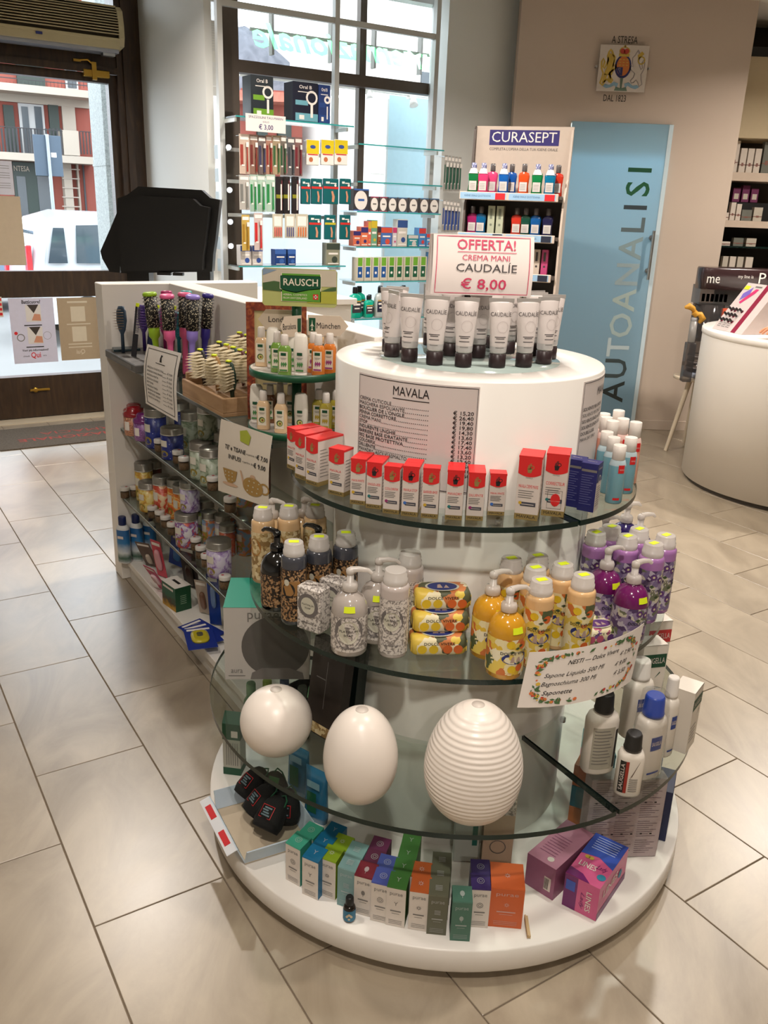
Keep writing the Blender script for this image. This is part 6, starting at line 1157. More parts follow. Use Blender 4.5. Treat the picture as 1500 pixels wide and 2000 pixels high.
# ---- hair brushes on the upper glass shelf
BRI = mat('bristle_cream', srgb(232, 220, 190), r=.7); WDB = mat('brush_wood', srgb(150, 108, 70), r=.5); 
def wbrush(backc, h_=.112, w_=.046):
    m = mat('brushback_%d_%d_%d' % backc, srgb(*backc), r=.4); b = MB(); b.loft([(.0, .006, .006), (.02, .007, .006), (.028, .014, .006), (.045, w_*.46, .007), (.075, w_*.5, .0075), (h_-.008, w_*.36, .007), (h_, w_*.15, .005)], m, n=18)
    br = MB(); 
    for i in range(7):
        for j in range(9):
            x = (i-3)/3*w_*.42; z = .034+(h_-.042)*j/8
            if (x/(w_*.5))**2+((z-.068)/(.040))**2 > 1.05: continue
            L = .044; br.add([(x-.0028, -.006, z-.0024), (x+.0028, -.006, z-.0024), (x, -.006, z+.0032), (x*1.12, -.006-L, z+.002*(j-4)*.4)], [[0, 1, 3], [1, 2, 3], [2, 0, 3]], BRI)
    s_ = MB(); s_.box(-.008, .008, -.006, .004, h_-.001, h_+.003, NEONY); o = tpl('hair_brush', ('back', b), ('bristles', br), ('price_sticker', s_)); return o
tr2 = tag(link('brush_crate', None), 'low wooden crate with slots holding bristle brushes', 'crate'); ga, gb = 1.02, 2.52; tr2.location = G(ga, gb, GZA+.001); tr2.rotation_euler = (0, 0, YAW); KR = pat('light_wood', [(.3, srgb(146, 112, 78)), (.7, srgb(176, 142, 104))], 14, 'noise', r=.6, dist=.5, stretch=(1, .2, 1))
for k, (x0, x1, y0, y1, z0, z1, nm) in enumerate(((-.095, .15, -.20, .14, 0, .012, 'floor_board'), (-.095, -.083, -.20, .14, .012, .055, 'side_board'), (.138, .15, -.20, .14, .012, .10, 'side_board'), (-.083, .138, -.20, -.188, .012, .055, 'end_board'), (-.083, .138, .128, .14, .012, .075, 'end_board'))): mb = MB(); mb.box(x0, x1, y0, y1, z0, z1, KR, ch=.0015); link(nm, mb.mesh(nm), tr2)
mb = MB(); mb.box(-.083, .138, -.188, .128, .03, .036, KR); link('slotted_board', mb.mesh('slotted_board'), tr2)
bt = [wbrush((46, 70, 58)), wbrush((176, 136, 84)), wbrush((34, 32, 32)), wbrush((92, 44, 40))]
k = 0
for row, (aa, n, b0, b1, zz) in enumerate(((-.035, 3, -.13, .10, .037), (.035, 6, -.165, .115, .037), (.105, 6, -.165, .115, .037))):
    for j in range(n):
        p = G(ga+aa, gb+b0+(b1-b0)*j/(n-1), GZA+zz+.003+(.018 if row == 1 else .045 if row == 2 else 0)); put(bt[(j+row) % 4], p, YAW-R(68)+.08*math.sin(k*2.1), 'cream bristle brush, %s row of crate, %s from the round end' % (('front', 'middle', 'rear')[row], NTH[j]), 'hair brush', 'cream bristle brushes in crate', rot=(R(6), 0, YAW-R(66)+.08*math.sin(k*2.1))); k += 1
# grey tray with combs and vent brushes
gt_ = tag(link('brush_tray', None), 'dark grey plastic tray with combs at the far end of gondola', 'tray'); gt_.location = G(1.0, 3.28, GZA+.001); gt_.rotation_euler = (0, 0, YAW); GR = mat('tray_grey', srgb(86, 84, 82), r=.45)
mb = MB(); mb.box(-.10, .13, -.20, .19, 0, .03, GR, ch=.003); link('tray_body', mb.mesh('tray_body'), gt_)
mb = MB(); mb.box(-.102, -.098, -.16, .10, .008, .02, mat('tray_label', srgb(110, 108, 104))); link('label_strip', mb.mesh('label_strip'), gt_)
def comb(c_): 
    m = mat('comb_%d_%d_%d' % c_, srgb(*c_), r=.35); b = MB(); b.box(-.012, .012, -.002, .002, 0, .085, m, ch=.001); b.box(-.012, -.004, -.002, .002, .085, .19, m, ch=.001); t = MB(); 
    for k in range(22): t.box(-.004, .012, -.0012, .0012, .09+.0045*k, .092+.0045*k, m)
    s_ = MB(); s_.box(-.010, .002, -.003, .003, .185, .198, NEONY); return tpl('comb', ('spine', b), ('teeth', t), ('price_sticker', s_))
for i, (a, bb, c_, n) in enumerate(((-.05, -.02, (40, 40, 48), 'black'), (.0, -.10, (30, 110, 130), 'teal'), (.05, -.14, (130, 30, 80), 'magenta'), (.02, .02, (30, 40, 90), 'navy'))): put(comb(c_), G(1.0+a, 3.28+bb, GZA+.031), 0, '%s styling comb standing upright in the grey tray' % n, 'comb', 'combs in the grey tray', rot=(R(-8), R(4), YAW-R(60)))
def paddle(c_, bc, round_=True):
    m = mat('pad_%d_%d_%d' % c_, srgb(*c_), r=.35); mb_ = mat('padb_%d_%d_%d' % bc, srgb(*bc), r=.6); b = MB(); b.loft([(0, .008, .006), (.07, .007, .006), (.085, .02, .007), (.12, .032, .008), (.155, .030, .008), (.175, .016, .006)], m, n=18); t = MB()
    for i in range(5):
        for j in range(8):
            x = (i-2)*.0115; z = .09+.010*j
            if (x/.031)**2+((z-.128)/.045)**2 < 1: t.add([(x-.001, -.008, z-.001), (x+.001, -.008, z-.001), (x, -.008, z+.0014), (x, -.026, z)], [[0, 1, 3], [1, 2, 3], [2, 0, 3]], mb_)
    return tpl('paddle_brush', ('paddle', b), ('bristles', t))
for i, (a, bb, c_, bc, n) in enumerate(((-.06, .08, (40, 60, 80), (120, 96, 70), 'navy paddle brush with tan bristles'), (.03, .10, (60, 36, 110), (110, 80, 150), 'violet paddle brush'), (.08, .0, (150, 30, 96), (170, 60, 120), 'magenta paddle brush'), (.10, -.10, (40, 140, 150), (60, 160, 170), 'turquoise paddle brush'), (.09, .14, (36, 34, 110), (70, 66, 140), 'indigo paddle brush'))): put(paddle(c_, bc), G(1.0+a, 3.28+bb, GZA+.031), 0, n+' standing in the grey tray', 'hair brush', 'paddle brushes', rot=(R(-5+4*i), R(-6+5*i), YAW-R(70)))
o = tag(link('comb_packet', None), 'clear packet of combs lying at the tray corner', 'packet'); o.location = G(.945, 3.42, GZA+.031); o.rotation_euler = (0, 0, YAW)
for k in range(5): mb = MB(); mb.box(-.035+.003*k, .07, -.035+.014*k, -.024+.014*k, .0, .010, mat('packet_dark', srgb(40, 56, 62), r=.15, coat=.6), ch=.002); link('comb_strip', mb.mesh('comb_strip'), o)
# round brushes in a clear bin
bn = tag(link('clear_bin', None), 'clear acrylic bin holding round brushes on the gondola', 'bin'); bn.location = G(1.02, 2.975, GZA+.001); bn.rotation_euler = (0, 0, YAW); ACR = glass('acrylic', (.95, .96, .97), rough=.03, ior=1.45, extra=.03)
for nm, bx in (('wall', (-.085, -.082, -.09, .09, .003, .075)), ('wall', (.10, .103, -.09, .09, .003, .075)), ('wall', (-.082, .10, -.09, -.087, .003, .075)), ('wall', (-.082, .10, .087, .09, .003, .075)), ('bottom', (-.085, .103, -.09, .09, 0, .003))): mb = MB(); mb.box(*bx, ACR); link(nm, mb.mesh(nm), bn)
BARR = pat('barrel_mesh', [(0, srgb(214, 204, 176)), (.26, srgb(214, 204, 176)), (.34, srgb(26, 24, 24)), (.6, srgb(20, 19, 19))], 170, 'dots', r=.5)
def rbrush(c_, r_=.021, L=.105):
    m = mat('rb_%d_%d_%d' % c_, srgb(*c_), r=.35); b = MB(); b.lathe([(.009, 0), (.011, .01), (.010, .10), (.012, .125), (r_*.9, .135), (r_*.9, .165), (r_*.8, .168)], m, n=18); a = MB(); a.lathe([(r_, .166), (r_, .166+L)], BARR, n=20); c2 = MB(); c2.lathe([(r_*.98, .166+L), (r_*1.12, .168+L), (r_*1.12, .176+L), (r_*.9, .180+L), (0, .180+L)], m, n=20, cap=False)
    t = MB()
    for i in range(16):
        for j in range(9): an = 2*math.pi*i/16+.2*(j % 2); z = .171+L*j/9; ca, sa = math.cos(an), math.sin(an); t.add([(r_*ca-.0007*sa, r_*sa+.0007*ca, z), (r_*ca+.0007*sa, r_*sa-.0007*ca, z), (r_*ca, r_*sa, z+.0014), ((r_+.008)*ca, (r_+.008)*sa, z)], [[0, 1, 3], [1, 2, 3], [2, 0, 3]], BLACK)
    return tpl('round_brush', ('handle', b), ('barrel', a), ('end_cap', c2), ('bristles', t))
for i, (da, db, rx, ry, c_, n) in enumerate(((-.055, .035, 4, -10, (150, 190, 40), 'lime'), (-.03, -.03, 2, -4, (226, 100, 150), 'pink'), (.03, -.058, 4, 8, (150, 130, 214), 'lavender'), (.03, .003, -4, 6, (222, 96, 140), 'rose pink'), (.055, .06, -12, -6, (70, 170, 170), 'turquoise'), (.0, .063, -10, -8, (170, 40, 100), 'magenta'), (.082, -.03, 2, 9, (50, 40, 130), 'indigo'))): put(rbrush(c_, .022 if i < 4 else .018), G(1.02+da, 2.975+db, GZA+.006), 0, '%s-capped round brush with black barrel in the clear bin' % n, 'hair brush', 'round brushes', rot=(-db*1.1, da*1.1, YAW))
# framed notice behind the green stand
o = tag(link('framed_notice', None), 'small notice in a red-brown marbled frame behind the green stand', 'frame'); p = P(500, 640, GZA+.12); o.location = G(1.065, 2.25, GZA+.001); o.rotation_euler = (R(-4), 0, R(10)); MF = pat('marbled_frame', [(.2, srgb(50, 24, 20)), (.5, srgb(120, 50, 34)), (.8, srgb(176, 110, 60))], 22, 'noise', r=.3, dist=1); 
mb = MB(); mb.box(-.085, -.062, -.008, .008, 0, .33, MF); mb.box(.062, .085, -.008, .008, 0, .33, MF); mb.box(-.062, .062, -.008, .008, 0, .023, MF); mb.box(-.062, .062, -.008, .008, .307, .33, MF); link('frame', mb.mesh('frame'), o); mb = MB(); mb.box(-.062, .062, -.003, .006, .023, .307, mat('frame_sheet', srgb(176, 160, 116), r=.6)); [mb.rect(-.04, .03, .10+.03*k, .104+.03*k, GREYINK, flat(-.0036)) for k in range(6)]; link('sheet', mb.mesh('sheet'), o)
# ---- green two-tier stand
RX = G(1.04, 2.075, GZA); GRN = mat('stand_green', srgb(12, 74, 46), r=.4, var=.04); st_ = tag(link('green_stand', None), 'green two-tier stand with round white trays, meadow header and city signposts', 'display stand'); st_.location = RX+Vector((0, 0, .001))
zl, zu, rl, ru = .022, .175, .132, .126
for nm, z, r_ in (('lower_tray', zl, rl), ('upper_tray', zu, ru)):
    mb = MB(); mb.lathe([(0, z-.014), (r_-.004, z-.014), (r_, z-.012), (r_, z+.006), (r_-.003, z+.006), (r_-.003, z), (0, z)], GRN, n=48, cap=False, mm={4: WHITE}); t_ = link(nm, mb.mesh(nm), st_)
mb = MB(); mb.box(.0-.045, -.01+.0, -.001, .001, 0, .0, WHITE); 
mb = MB(); mb.lathe([(.013, 0), (.013, zl-.014)], GRN, n=18); mb.lathe([(.013, zl), (.013, zu-.014)], GRN, n=18); mb.lathe([(.013, zu), (.013, .41)], GRN, n=18); link('pole', mb.mesh('pole'), st_)
def onY(x, y): X_, Z_ = PY(x, y, RX.y-.02); return X_-RX.x, Z_-RX.z-.001
HX0, HZ1 = onY(512, 522); HX1, HZ0 = onY(658, 601); mb = MB(); hy = -.020
PAN = pat('meadow_print', [(.0, srgb(150, 166, 60)), (.30, srgb(176, 176, 70)), (.38, srgb(60, 100, 44)), (.46, srgb(196, 190, 120)), (.56, srgb(214, 200, 170)), (.75, srgb(150, 170, 190))], 8, 'grad', r=.45, dist=.5)
hw, hh = HX1-HX0, HZ1-HZ0; hp = [(x, y) for x, y in ((.006, 0), (hw-.006, 0), (hw, .006), (hw, hh-.006), (hw-.006, hh), (.006, hh), (0, hh-.006), (0, .006))]
RXm = Matrix(((1, 0, 0, 0), (0, 0, -1, 0), (0, 1, 0, 0), (0, 0, 0, 1)))
mb.prism(hp, 0, .004, mat('header_meadow', srgb(176, 180, 110), r=.5), T=RXm)
hd = link('header_board', mb.mesh('header_board'), st_); hd.location = (HX0, hy, HZ0)
mb = MB(); f, f2, f3, f4 = flat(-.0046), flat(-.0050), flat(-.0054), flat(-.0058); G1, G2, G3 = mat('sky_print', srgb(196, 186, 166)), mat('hedge_print', srgb(66, 96, 54)), mat('field_print', srgb(170, 170, 62)); LG = mat('lime_panel', srgb(90, 150, 46)); CRM = mat('sign_cream', srgb(226, 216, 196))
mb.rect(.002, hw-.002, hh*.55, hh-.002, G1, f); mb.poly([(.002, hh*.42), (hw*.3, hh*.38), (hw*.3, hh*.62), (hw*.16, hh*.66), (.002, hh*.60)], G2, f2); mb.poly([(hw*.78, hh*.42), (hw-.002, hh*.45), (hw-.002, hh*.55), (hw*.9, hh*.52)], G2, f2); mb.rect(hw*.6, hw-.002, hh*.1, hh*.42, G3, f2); mb.poly([(.002, hh*.98), (.002, hh*.8), (hw*.2, hh*.95)], mat('haze_print', srgb(130, 150, 170)), f2)
mb.rect(hw*.255, hw*.785, hh*.13, hh*.88, CRM, f2); mb.rect(hw*.265, hw*.775, hh*.14, hh*.87, LG, f3); mb.poly([(hw*.235, hh*.82), (hw*.79, hh*.82), (hw*.79, hh*.48), (hw*.62, hh*.44), (hw*.45, hh*.36), (hw*.32, hh*.40), (hw*.235, hh*.46)], CRM, f3); mb.poly([(hw*.243, hh*.81), (hw*.782, hh*.81), (hw*.782, hh*.50), (hw*.62, hh*.46), (hw*.45, hh*.385), (hw*.32, hh*.42), (hw*.243, hh*.475)], GRN, f4)
f5 = flat(-.0062); mb.text('RAUSCH', hh*.26, CRM, f5, x=hw*.515, y=hh*.635, bold=.013, width=hw*.46); mb.text('HERBAL COSMETICS', hh*.075, CRM, f4, x=hw*.28, y=hh*.31, al='L', width=hw*.32); mb.text('FROM SWITZERLAND', hh*.075, CRM, f4, x=hw*.28, y=hh*.22, al='L', width=hw*.32); mb.rect(hw*.68, hw*.75, hh*.20, hh*.34, RED, f4); mb.rect(hw*.706, hw*.724, hh*.22, hh*.32, CRM, f5); mb.rect(hw*.69, hw*.74, hh*.258, hh*.285, CRM, f5); link('print', mb.mesh('print'), hd)
def arrow(txt, px0, py0, px1, py1, dirx, nm, yoff=-.016, rz=0.0, over=0):
    (x0, z1), (x1, z0) = onY(px0, py0), onY(px1, py1); w_, h_ = x1-x0, z1-z0; mb = MB(); pts = [(0, 0), (w_*.8, 0), (w_, h_*.5), (w_*.8, h_), (0, h_)] if dirx > 0 else [(w_, h_), (w_*.2, h_), (0, h_*.5), (w_*.2, 0), (w_, 0)]
    mb.prism(pts, 0, .002, mat('arrow_white', srgb(206, 190, 170), r=.5), T=RXm); a = link('signpost', mb.mesh('signpost'), st_); a.location = (x0, yoff, z0); a.rotation_euler = (0, 0, rz); mb = MB(); f = flat(-.0026)
    if dirx > 0: mb.rect(w_*.03, w_*.19, h_*.2, h_*.86, GRN, f); mb.poly([(w_*.11+dx*w_, h_*.5+dy*h_) for dx, dy in ((0, .28), (.012, .05), (.055, -.08), (.01, -.02), (.008, -.18), (.03, -.26), (-.03, -.26), (-.008, -.18), (-.01, -.02), (-.055, -.08), (-.012, .05))], CRM, flat(-.003)); mb.text(txt, h_*.42, INK, f, x=w_*.51, y=h_*.48, width=w_*.58)
    else: mb.text(txt, h_*.42, INK, f, x=w_*.56 if not over else w_*.42, y=h_*.5, width=w_*(.58 if not over else .62)); (mb.rect(w_*.80, w_*.97, h_*.2, h_*.86, GRN, f) if over else None)
    link('print', mb.mesh('print'), a)
arrow('London', 500, 606, 578, 648, -1, 'London', yoff=.012); arrow('München', 601, 615, 680, 657, 1, 'München', yoff=-.018); arrow('Barcelona', 552, 614, 604, 656, -1, 'Barcelona', yoff=-.075, rz=R(46), over=1)
RW = mat('care_white', srgb(226, 220, 208), r=.4); CWH = mat('care_cap', srgb(222, 214, 206), r=.4)
def trav(c_, kind, h_=.105, art=0):
    m = mat('trav_%d_%d_%d' % c_, srgb(*c_), r=.15, coat=.5, var=.03); f = flat(-.0128)
    if kind == 's':
        b = MB(); b.loft([(0, .0165, .0115, 3), (.003, .0175, .0125, 3), (h_*.62, .0175, .0125, 3), (h_*.72, .013, .011, 2.4), (h_*.74, .010, .010)], m, n=22); c2 = MB(); c2.lathe([(.0095, h_*.735), (.0105, h_*.75), (.0095, h_*.97), (.0075, h_)], CWH, n=18)
    else:
        b = MB(); b.loft([(.010, .0155, .0115, 3), (.012, .0165, .0125, 3), (h_*.6, .0185, .013, 3), (h_*.93, .0165, .0095, 2.6), (h_*.99, .012, .006), (h_, .007, .003)], RW, n=22); c2 = MB(); c2.loft([(0, .0155, .0115, 3), (.010, .0160, .0120, 3)], CWH, n=20); f = flat(-.0138)
    l = MB(); l.rect(-.0115, .0115, h_*.12, h_*.60, CRM, f) if kind == 's' else None; f2 = (lambda u, v: (u, f(u, v)[1]-.0005, v)); l.rect(-.007, .007, h_*.50, h_*.57, GRN, f2); l.rect(-.008, .008, h_*.44, h_*.45, GREYINK, f2); l.rect(-.006, .006, h_*.41, h_*.42, GREYINK, f2)
    if art == 1: l.poly([(x, y+h_*.26) for x, y in circ(.0085, 14, ry=.008)], mat('avo_green', srgb(60, 84, 40)), f2); f3 = lambda u, v: (u, f(u, v)[1]-.001, v); l.poly([(x+.001, y+h_*.255) for x, y in circ(.0065, 14, ry=.006)], mat('avo_flesh', srgb(190, 190, 110)), f3); l.poly([(x+.0015, y+h_*.255) for x, y in circ(.003, 10)], mat('avo_pit', srgb(140, 84, 44)), lambda u, v: (u, f(u, v)[1]-.0014, v))
    else: [l.poly([(dx, h_*.22), (dx+.004, h_*.30), (dx+.001, h_*.36), (dx-.002, h_*.30)], mat('art_%d' % art, srgb(*((70, 130, 70), (0, 0, 0), (150, 60, 120), (190, 160, 50))[art])), f2) for dx in (-.005, 0, .005)]; l.rect(-.010, .010, h_*.13, h_*.17, mat('art_%d' % art, (.1, .3, .1)), f2)
    return tpl('travel_bottle', ('bottle', b), ('cap', c2), ('label', l))
GR_, OR_, CR_, OL_, WH_, WA_, BRN_ = trav((112, 150, 62), 's'), trav((206, 116, 36), 's', art=2), trav((222, 190, 150), 's', art=1), trav((176, 160, 60), 's', art=3), trav((226, 220, 208), 'c', h_=.108), trav((226, 220, 209), 'c', h_=.104, art=1), trav((120, 74, 40), 's')
ZU, ZL = RX.z+.001+zu, RX.z+.001+zl
ub = [(GR_, 556, 734, 'green shampoo travel bottle in front'), (GR_, 542, 727, 'green shampoo travel bottle behind'), (CR_, 516, 716, 'cream travel bottle at the left edge'), (WH_, 529, 718, 'white conditioner bottle near the left edge'), (WH_, 588, 736, 'white conditioner bottle in front of the pole'), (WH_, 573, 724, 'white conditioner bottle behind the front one'), (OR_, 612, 728, 'orange shampoo travel bottle, left'), (OR_, 627, 735, 'orange shampoo travel bottle, front'), (OR_, 653, 731, 'orange shampoo travel bottle, right'), (WH_, 645, 724, 'white conditioner bottle between the orange ones'), (CR_, 606, 715, 'cream travel bottle behind the pole'), (CR_, 630, 713, 'cream travel bottle at the back right')]
for t, x, y, n in ub: put(t, P(x, y, ZU), R(-8), n+' on the upper tray', 'bottle', 'travel bottles, upper tray', foot=.0195)
lbs = [(CR_, 515, 838, 'cream avocado bottle, left front'), (CR_, 549, 845, 'cream avocado bottle, middle front'), (WH_, 506, 826, 'tall white conditioner bottle at the left edge'), (WA_, 588, 843, 'white avocado conditioner bottle in front'), (OL_, 636, 843, 'olive-yellow shampoo bottle, front'), (OL_, 622, 835, 'olive-yellow shampoo bottle, behind left'), (OL_, 655, 836, 'olive-yellow shampoo bottle, right'), (BRN_, 530, 824, 'brown travel bottle behind the avocado pair'), (CR_, 541, 822, 'cream travel bottle behind, left of the pole'), (CR_, 575, 828, 'cream travel bottle just behind the white avocado one')]
for t, x, y, n in lbs: put(t, P(x, y, ZL), R(-10), n+' on the lower tray', 'bottle', 'travel bottles, lower tray', foot=.0185)
# ---- till monitor behind the gondola, on its counter
ck = tag(link('till_counter', None), 'white till counter behind the gondola end panel', 'counter'); ck.location = (-.98, 4.2, 0); ck.rotation_euler = (0, 0, YAW); mb = MB(); mb.box(.12, .75, -.28, .35, 0, 1.10, WHITE, ch=.004); link('body', mb.mesh('body'), ck); mb = MB(); mb.box(.0, .77, -.30, .37, 1.10, 1.13, WHITE, ch=.003); link('worktop', mb.mesh('worktop'), ck)
mo = tag(link('till_monitor', None), 'bulky black till monitor seen from behind', 'monitor'); mo.location = (-1.0, 4.1, 1.131)
def mon(x, y): X_, Z_ = PY(x, y, 4.1); return X_+1.0, Z_-1.131
BK = mat('till_black', srgb(12, 12, 13), r=.4, var=.1)
out = [mon(*q) for q in ((281, 365), (402, 372), (418, 387), (437, 391), (428, 470), (424, 495), (422, 528), (248, 531), (240, 470), (241, 388), (260, 381))][::-1]
mb = MB(); mb.prism(out, .03, .09, BK, T=RXm); link('casing', mb.mesh('casing'), mo)
mb = MB(); mb.prism([(x*.86-.005, .02+(y-.02)*.86+.025) for x, y in out], .09, .15, BK, T=RXm); link('rear_hump', mb.mesh('rear_hump'), mo)
mb = MB(); mb.prism([mon(*q) for q in ((242, 392), (238, 532), (218, 530), (204, 505), (200, 490), (222, 440))][::-1], -.04, .03, BK, T=RXm); link('side_hood', mb.mesh('side_hood'), mo)
mb = MB(); x0, z0 = mon(255, 531); mb.box(x0, x0+.10, -.06, .02, 0, z0+.02, BK); x1, _ = mon(390, 531); mb.box(x1, x1+.06, -.06, .02, 0, z0+.02, BK); mb.box(x0, x1+.06, -.08, .06, 0, .012, BK); link('stand', mb.mesh('stand'), mo)
mb = MB(); x2, _ = mon(320, 535); mb.box(x2, x2+.06, -.12, -.09, z0-.0, z0+.012, BK); mb.box(x2+.07, x2+.115, -.12, -.09, z0, z0+.012, BK); link('vent', mb.mesh('vent'), mo)
# ================================================================== window shelving and its goods
BS = 5.05
ws_ = tag(link('glass_shelf_rack', None), 'steel-post rack with glass shelves and hooks in front of the window', 'shelving'); ws_.rotation_euler = (0, 0, YAW)
def wpart(n, *bxs, m=ALU):
    mb = MB()
    for bx in bxs: mb.box(*bx, m)
    return link(n, mb.mesh(n), ws_)
for a in (2.095, 2.855, 3.60): wpart('post', (a, a+.032, BS+.13, BS+.17, 0, CEIL-.002))
wpart('top_rail', (2.127, 3.60, BS+.135, BS+.165, 2.60, 2.632))
def gshelf(a0, a1, z, d=.22):
    p = wpart('glass_shelf', (a0, a1, BS-.06, BS+.16, z-.008, z), m=SHELF); mb = MB(); mb.box(a0, a1, BS-.062, BS-.06, z-.008, z, mat('aqua_edge', srgb(60, 160, 160), r=.15, coat=.4)); link('polished_edge', mb.mesh('polished_edge'), p)
    for a in (a0+.01, a1-.03): wpart('bracket', (a, a+.012, BS-.02, BS+.13, z-.03, z-.009))
gshelf(2.115, 2.89, 2.022)
for z in (1.928, 1.710, 1.533, 1.318, 1.10, .859): gshelf(2.925, 3.575, z)
gshelf(2.115, 2.85, 1.20)
for z in (1.84, 1.665, 1.475): wpart('hook_bar', (2.127, 2.855, BS+.10, BS+.115, z, z+.02))
for z in (1.86, 1.625, 1.445, 1.305):
    o = tag(link('led_spot', None), 'small bright white LED dot on the left post, %s' % {1.86: 'topmost', 1.625: 'second from top', 1.445: 'third from top', 1.305: 'lowest'}[z], 'LED'); o.location = G(2.135, BS+.10, z); mb = MB(); mb.lathe([(.012, 0), (.014, .004), (.010, .010), (0, .012)], emis('led_white', (.8, .85, 1), 9), n=14, T=Matrix.Rotation(R(90), 4, 'X')); link('lens', mb.mesh('lens'), o); mb = MB(); mb.lathe([(.017, -.006), (.017, .003)], ALU, n=14, T=Matrix.Rotation(R(90), 4, 'X')); link('bezel', mb.mesh('bezel'), o)
sg2 = tag(link('side_glass_panel', None), 'narrow frosted-banded glass panel between grey wall and shelf rack', 'glass panel'); sg2.rotation_euler = (0, 0, YAW); mb = MB(); mb.box(2.106, 2.110, BS+.175, 5.298, .56, CEIL-.01, PANE); link('glass', mb.mesh('glass'), sg2)
for k in range(7): mb = MB(); z = 1.02+.13*k; mb.box(2.103, 2.106, BS+.18, 5.296, z, z+.075, glass('frost_band', (.8, .86, .88), milk=.8, milkc=srgb(206, 220, 226), rough=.3)); link('frosted_band', mb.mesh('frosted_band'), sg2)
def rct(x0, y0, x1, y1, b=BS-.03):
    xm, ym = (x0+x1)/2, (y0+y1)/2; return PB(x0, ym, b)[0], PB(x1, ym, b)[0], PB(xm, y1, b)[1], PB(xm, y0, b)[1]
CLR = glass('pack_clear', (.9, .9, .9), rough=.1, ior=1.45, extra=.04)
def hpack(x0, y0, x1, y1, style, c1, c2, label, cat='pack', b=BS-.03, d=.03, group=None):
    a0, a1, z0, z1 = rct(x0, y0, x1, y1, b); w_, h_ = (a1-a0)*.95, z1-z0; A_, B_ = mat('hp_%d_%d_%d' % c1, srgb(*c1), r=.4, var=.05), mat('hp_%d_%d_%d' % c2, srgb(*c2), r=.4, var=.05)
    q = MB(); k = MB(); p = MB(); f, f2 = flat(-.0006), flat(-.0012)
    hk = MB(); hk.tube([(0, 0, h_*.96), (0, .06, h_*.985), (0, .118, h_*.985)], .002, STEEL, n=6)
    if style == 'brush':      # toothbrush in clear pack
        q.box(-w_/2, w_/2, 0, .002, 0, h_, A_); p.rect(-w_*.42, -w_*.12, h_*.22, h_*.74, B_, f); p.rect(-w_*.4, w_*.4, h_*.86, h_*.95, PAPER, f); k.tube([(w_*.22, -.008, h_*.06), (w_*.22, -.009, h_*.5), (w_*.22, -.007, h_*.78)], [min(.006, w_*.2), min(.004, w_*.15), min(.004, w_*.15)], mat('tb_%d_%d_%d' % c2, srgb(*c2), r=.3), n=8); k.box(w_*.22-min(.006, w_*.25), w_*.22+min(.006, w_*.25), -.016, -.006, h_*.68, h_*.8, PAPER); p.rect(-w_*.3, 0, h_*.2, h_*.24, PAPER, f2)
    elif style == 'card':
        q.box(-w_/2, w_/2, -.0, d*.5, 0, h_, A_, ch=.003); p.rect(-w_*.5, w_*.5, h_*.60, h_*.69, B_, f); p.rect(-w_*.35, -w_*.1, h_*.80, h_*.88, PAPER, f2); p.rect(-w_*.05, w_*.35, h_*.80, h_*.84, PAPER, f); k.poly([(w_*.05, h_*.1), (w_*.2, h_*.08), (w_*.25, h_*.3), (w_*.12, h_*.52), (w_*.0, h_*.5), (w_*.08, h_*.3)], SKIN, f2); k.poly([(x+w_*.28, y+h_*.74) for x, y in circ(.008, 8)], PAPER, f2)
    elif style == 'box':
        q.box(-w_/2, w_/2, -.0, d, 0, h_, A_); p.rect(-w_*.5, w_*.5, h_*.72, h_, B_, f); p.rect(-w_*.3, w_*.35, h_*.15, h_*.2, B_, f); p.poly([(x, y+h_*.45) for x, y in circ(w_*.25, 12)], PAPER, f); k.poly([(x, y+h_*.45) for x, y in circ(w_*.14, 10)], B_, f2)
    elif style == 'yellow':
        q.box(-w_/2, w_/2, -.0, d*.6, 0, h_, PAPER, ch=.003); p.rect(-w_*.49, w_*.49, h_*.45, h_*.98, A_, f); p.poly([(x, y+h_*.72) for x, y in circ(w_*.22, 12, ry=w_*.12)], B_, f2); p.rect(-w_*.4, w_*.4, h_*.40, h_*.44, RED, f2); k.poly([(x-w_*.15, y+h_*.22) for x, y in circ(w_*.16, 12)], mat('yp_%d' % c2[0], srgb(190, 110, 70)), f2)
    elif style == 'kids':
        q.box(-w_/2, w_/2, 0, .004, 0, h_, A_, ch=.001); p.rect(-w_*.35, w_*.35, h_*.5, h_*.9, PAPER, f); 
        for j in range(4): k.tube([(w_*(-.3+.2*j), -.005, h_*.06), (w_*(-.3+.2*j), -.005, h_*.45)], .003, B_, n=6)
    elif style == 'dark':
        q.box(-w_/2, w_/2, 0, .02, 0, h_, A_, ch=.002); p.rect(-w_*.5, w_*.5, h_*.42, h_*.52, B_, f); k.tube([(w_*.2, -.004, h_*.1), (w_*.2, -.004, h_*.8)], .004, PAPER, n=8); p.rect(w_*.3, w_*.4, h_*.1, h_*.9, mat('dk_red', srgb(120, 40, 50)), f)
    parts = [('card', q), ('contents', k), ('print', p)]
    if style not in ('box',): parts.append(('hook', hk))
    put(tpl('hanging_pack' if style != 'box' else 'product_box', *parts), G((a0+a1)/2, b, z0), YAW, label, cat, group)
BRN = (150, 116, 100)
r1 = [(467, 262, 488, 340, (196, 176, 160), (150, 60, 50)), (487, 263, 505, 340, BRN, (120, 50, 44)), (504, 265, 520, 341, (110, 96, 92), (60, 60, 90)), (519, 264, 532, 341, (176, 130, 110), (150, 50, 44)), (532, 265, 548, 341, (170, 150, 120), (60, 100, 60)), (546, 265, 560, 342, (120, 110, 100), (50, 90, 60)), (561, 268, 576, 343, (100, 98, 100), (60, 64, 70)), (575, 268, 591, 344, (130, 96, 92), (120, 40, 50))]
